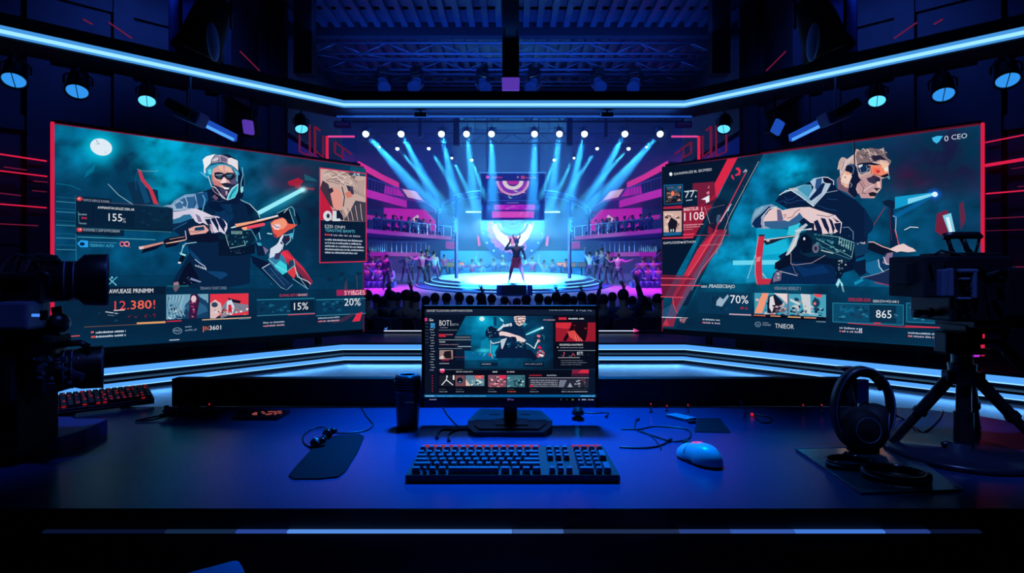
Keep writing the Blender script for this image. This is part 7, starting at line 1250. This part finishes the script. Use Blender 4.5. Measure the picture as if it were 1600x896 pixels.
for sg in (-1,1):
    X=(lambda v:v) if sg<0 else (lambda v:1603-v); side='left' if sg<0 else 'right'
    def edge(pts,z,wd,hh,mt,name,label,rail=True,under=None):
        r=thing(name,label,'balcony',P(X(pts[0][0]),0,pts[0][1]).to_tuple()[:2]+(z,)); f=[Vector(((X(x)-CX)/F*d,d,z)) for x,d in pts]; out=[p+Vector((sg*wd,.8,0)) for p in f]
        m=MB(); m.prism([(p.x,p.y) for p in f]+[(p.x,p.y) for p in out[::-1]],z-hh,z); obj('floor_slab',m,M['navyp'],r); m=MB()
        for a,b in zip(f[:-1],f[1:]): m.beam(a+Vector((0,-.02,-hh/2)),b+Vector((0,-.02,-hh/2)),.04,hh)
        obj('front_edge',m,mt,r)
        if rail:
            m=MB()
            for a,b in zip(f[:-1],f[1:]):
                m.beam(a+Vector((0,0,.42)),b+Vector((0,0,.42)),.03,.03)
                for k in range(9): p=a.lerp(b,k/8); m.beam(p,p+Vector((0,0,.42)),.02,.02)
            obj('railing',m,M['archm'],r)
        return r
    edge([(560,19.6),(595,20.7),(705,24.1)],2.77,2.4,.14,M['magd'],'balcony','long sloping middle balcony with magenta edge on the %s of the arena'%side)
    edge([(560,19.4),(597,22),(623,23.9)],5.0,2.,.22,M['hot'],'balcony','highest balcony with hot pink edge on the %s of the arena'%side,False)
    edge([(560,20.2),(600,22),(635,24)],4.25,2.,.28,M['mag'],'balcony','second highest balcony with magenta edge on the %s of the arena'%side,True)
    edge([(578,23.4),(604,23.4),(665,24.2)],2.1,2.,.17,M['magd'],'balcony','lowest balcony with violet edge on the %s of the arena'%side)
    panel_obj('tilted_screen','pale pink tilted screen high on the %s of the arena'%side,[(628,295),(650,299),(662,314),(637,309)],23,M['blush'],X)
    panel_obj('tilted_screen','hot pink tilted screen beside the pale one on the %s'%side,[(602,290),(624,296),(633,308),(600,303)],23.2,M['mag'],X)
    panel_obj('magenta_screen','large magenta screen behind the middle balcony on the %s'%side,[(600,325),(664,328),(680,345),(681,367),(600,361)],23.6,M['mag'],X,mess_=lambda r,q:None)
    panel_obj('roof_panel','dark navy triangular roof in front of the magenta screen on the %s'%side,[(628,362),(648,338),(655,340),(672,364)],23.3,M['navyp'],X,cat='panel'); panel_obj('small_screen','small pale tilted sign on the dark triangle on the %s'%side,[(642,343),(652,335),(656,339),(646,350)],23.1,M['blush'],X)
    panel_obj('pink_bar','hot pink short bar at the outer edge of the %s balconies'%side,[(572,336),(595,339),(595,345),(572,342)],21.2,M['hot'],X,cat='sign'); panel_obj('pink_sign','small pink upright sign beside the emblem on the %s'%side,[(745,368),(749,370),(751,384),(747,385)],27,M['hot'],X,cat='sign',th=.05)
    panel_obj('blue_panel','dark blue flat panel under the pale pink tilted screen on the %s'%side,[(596,306),(664,316),(690,333),(640,330),(598,322)],24,M['navyp'],X,cat='panel')
    panel_obj('violet_screen','dim violet screen between balcony and stage on the %s'%side,[(697,378),(714,379),(714,389),(697,388)],24.6,M['magd'],X)
    m=MB(); p=P(X(745),331.5,22.5); m.box(P(X(741),331.5,22.5),(26*22.5/F,.05,.06)); o=obj('light_bar',m,M['blush']); tag(o,'pale horizontal light bar next to the hanging screen on the %s'%side,'light')
    # tiered stand with spectators
    r=thing('spectator_stand','low stepped stand of seats at the far %s of the arena floor'%side,'stand',((X(582)-CX)/F*23,23,fz(22)))
    m=MB()
    for k in range(4): m.box(((X(582)-CX)/F*23+sg*(.35*k+.3),22.6+.5*k,(fz(22)+.9+.3*k)/2),(2.6,.5,.9+.3*k-fz(22)+.0),bev=.02)
    obj('steps',m,M['stage_side'],r)
    sid.append((sg,X,side))
mi=person('person',au[0],(M['skin'],mat('steel_blue_jacket',(.1,.2,.4),.6),cl[0],M['hair']),0,True)
mj=person('person',au[2],(M['skin'],cl[0],cl[0],M['hair']),1,True)
for sg,X,side in sid:
    for k in range(4):
        for j in range(6):
            x=(X(582)-CX)/F*23+sg*(.35*k+.3)+(-1.05+.42*j); y=22.6+.5*k
            copy_tree(mi if (j+k)%3 else mj,(x,y,.48+.3*k+.42-.47+.02),(0,0,0),'%s sitting in %s of the %s stand'%('person in pale jacket' if (j+k)%3 else 'person in blue clapping',('the lowest row','the second row','the third row','the top row')[k],side),'spectators in the %s stand'%side,.9)
    for j in range(9):
        f=Vector(((X(595)-CX)/F*20.7,20.7,2.77)).lerp(Vector(((X(700)-CX)/F*24.,24.,2.77)),(j+.5)/9); copy_tree(mi if j%2 else mj,(f.x+sg*.35,f.y+.2,2.77-.12),(0,0,-sg*.5),'%s behind the middle balcony rail on the %s'%('person in pale jacket' if j%2 else 'person in blue clapping',side),'spectators on the %s balcony'%side,.62)
drop(mi); drop(mj)
# ---------------------------------------------------------------- haze, lamps, camera
m=MB(); m.box((0,22.05,4.35),(16.6,17.7,8.9)); m.box((0,11.25,2.4),(16.6,3.6,5.2)); hz=obj('haze',m,M['black']); tag(hz,'thin blue lit haze filling the arena','haze',None,'stuff')
hm=bpy.data.materials.new('haze'); hm.use_nodes=True; nt=hm.node_tree; nt.nodes.remove(nt.nodes['Principled BSDF']); vs_=nt.nodes.new('ShaderNodeVolumeScatter'); vs_.inputs['Density'].default_value=HD; vs_.inputs['Anisotropy'].default_value=.2; vs_.inputs['Color'].default_value=(.8,.9,1,1)
nt.links.new(vs_.outputs[0],nt.nodes['Material Output'].inputs['Volume']); hz.data.materials[0]=hm
for i,(y0,y1,z0,z1,dn_) in enumerate(((15.2,23.5,2.6,5.9,HU*.4),(15.4,22.5,3.2,5.7,HU*.6))):
    m=MB(); m.box((0,(y0+y1)/2,(z0+z1)/2),(15-i,y1-y0,z1-z0)); h2=obj('haze',m,M['black']); tag(h2,'denser smoke layer hanging under the arena spotlights, %s'%('outer part' if i==0 else 'inner part'),'haze',None,'stuff'); q=hm.copy(); q.name='haze_layer'; h2.data.materials[0]=q; [n for n in q.node_tree.nodes if n.type=='VOLUME_SCATTER'][0].inputs['Density'].default_value=dn_; q.cycles.homogeneous_volume=True; hm.cycles.homogeneous_volume=True
def area(loc,aim,sx,sy,en,col,name='strip_and_fill_light'):
    l=bpy.data.lights.new(name,'AREA'); l.shape='RECTANGLE'; l.size=sx; l.size_y=sy; l.energy=en; l.color=col; o=bpy.data.objects.new(name,l); C.objects.link(o); o.location=loc; o.rotation_euler=(Vector(aim)-Vector(loc)).to_track_quat('-Z','Y').to_euler(); return o
def spot(loc,aim,en,ang,col,rad=.1,bl=.6): return beam_light(Vector(loc),aim,en,ang,col,rad,bl)
# added unseen fill lamps for the arena: white blue from above, rear cyan wash, magenta floods on both floor sides and balconies
area((0,21.9,3.15),(0,23.6,1.0),2.6,.5,900,(.35,.8,1.)); area((0,25.4,8.7),(0,24.0,1),5,3,900,(.1,.6,1.)).data.spread=math.radians(36)
area((0,25,8.8),(0,25,0),9,6,600,(.01,.13,1.))
area((0,17,8.8),(0,17,0),10,6,300,(.008,.09,1.))
for s in (-1,1):
    area((s*5.0,21.6,2.0),(s*5.0,21.5,0),2.6,3.4,170,(.6,.02,.9)).data.spread=math.radians(100)
    spot((s*7.9,21,6.3),(s*5.0,24.5,3.2),900,70,(.9,.04,.8),.2,.7)
area((0,28.2,4.5),(0,29.6,1.2),6,.4,600,(.05,.7,1.))
# overhead blue lamp above the desk, lamps of the studio
spot((0,2.4,3.9),(0.0,1.58,.75),DK,26,(.0,.24,1.),.25,1.)
for s in (-1,1): spot((s*1.2,2.6,4.2),(s*.95,1.4,.75),DT,30,(.01,.35,.6),.3,1.)
# strip light glow on floor under the first step, with added unseen light up on the roof
area((0.02,7.5,.055),(0.02,6.8,-.1),4.3,.03,14,(.12,.45,1.))
for s in (-1,1):
    a=Vector((s*2.2+.02,7.6,.055)); b=Vector((s*6.1,3.45,.055)); c_=(a+b)/2; l=area(c_+Vector((-s*.1,-.1,0)),c_+Vector((-s*.6,-.55,-.12)),(b-a).length,.03,13,(.1,.4,1.)); 
    pass
area((0,9.6,4.6),(0,11.,5.5),6,.3,60,(.02,.14,1.)); area((0,7.6,3.3),(0,8.3,0),4.2,.1,14,(.05,.3,1.))
for s in (-1,1): spot((s*3.3,6.2,5.2),(s*5.4,8.2,3.2),260,90,(.03,.1,.7),.2,.8)
w=bpy.data.worlds.new('world'); sc0=bpy.context.scene; sc0.world=w; w.use_nodes=True; w.node_tree.nodes['Background'].inputs[0].default_value=(.02,.06,.2,1); w.node_tree.nodes['Background'].inputs[1].default_value=.02
sc0.cycles.use_denoising=True; sc0.cycles.max_bounces=6; sc0.cycles.volume_bounces=0; sc0.cycles.transparent_max_bounces=24; sc0.cycles.sample_clamp_indirect=4

spot((.6,9.7,5.0),(.12,21,1.8),700,5,(1.,.75,.9),.05,.5)      # added unseen front spot that brightens the singer
spot((.3,.2,4.2),(1.05,1.3,1.1),330,13,(.12,.25,1.),.1,.8); spot((-.2,.2,4.2),(-1.15,1.3,1.1),160,13,(.1,.2,1.),.1,.8)  # added unseen spots that brighten the cameras on both sides
area((0,7.62,3.2),(0,7.7,4),4.3,.03,10,(.05,.25,1.))
area((0,8.75,4.9),(0,9.3,6),6,.1,12,(.03,.2,1.))  # added unseen light that brings out the front roof ribs
sc=bpy.context.scene
cd=bpy.data.cameras.new('camera'); cam=bpy.data.objects.new('camera',cd); C.objects.link(cam)
cam.location=(0,0,CH); cam.rotation_euler=(PI/2,0,0); cd.sensor_width=36; cd.lens=36*F/1600; cd.shift_y=-(448-430)/1600; cd.clip_end=200
sc.camera=cam
sc.view_settings.view_transform='Standard'; sc.view_settings.look='None'; sc.view_settings.exposure=0; sc.view_settings.gamma=1
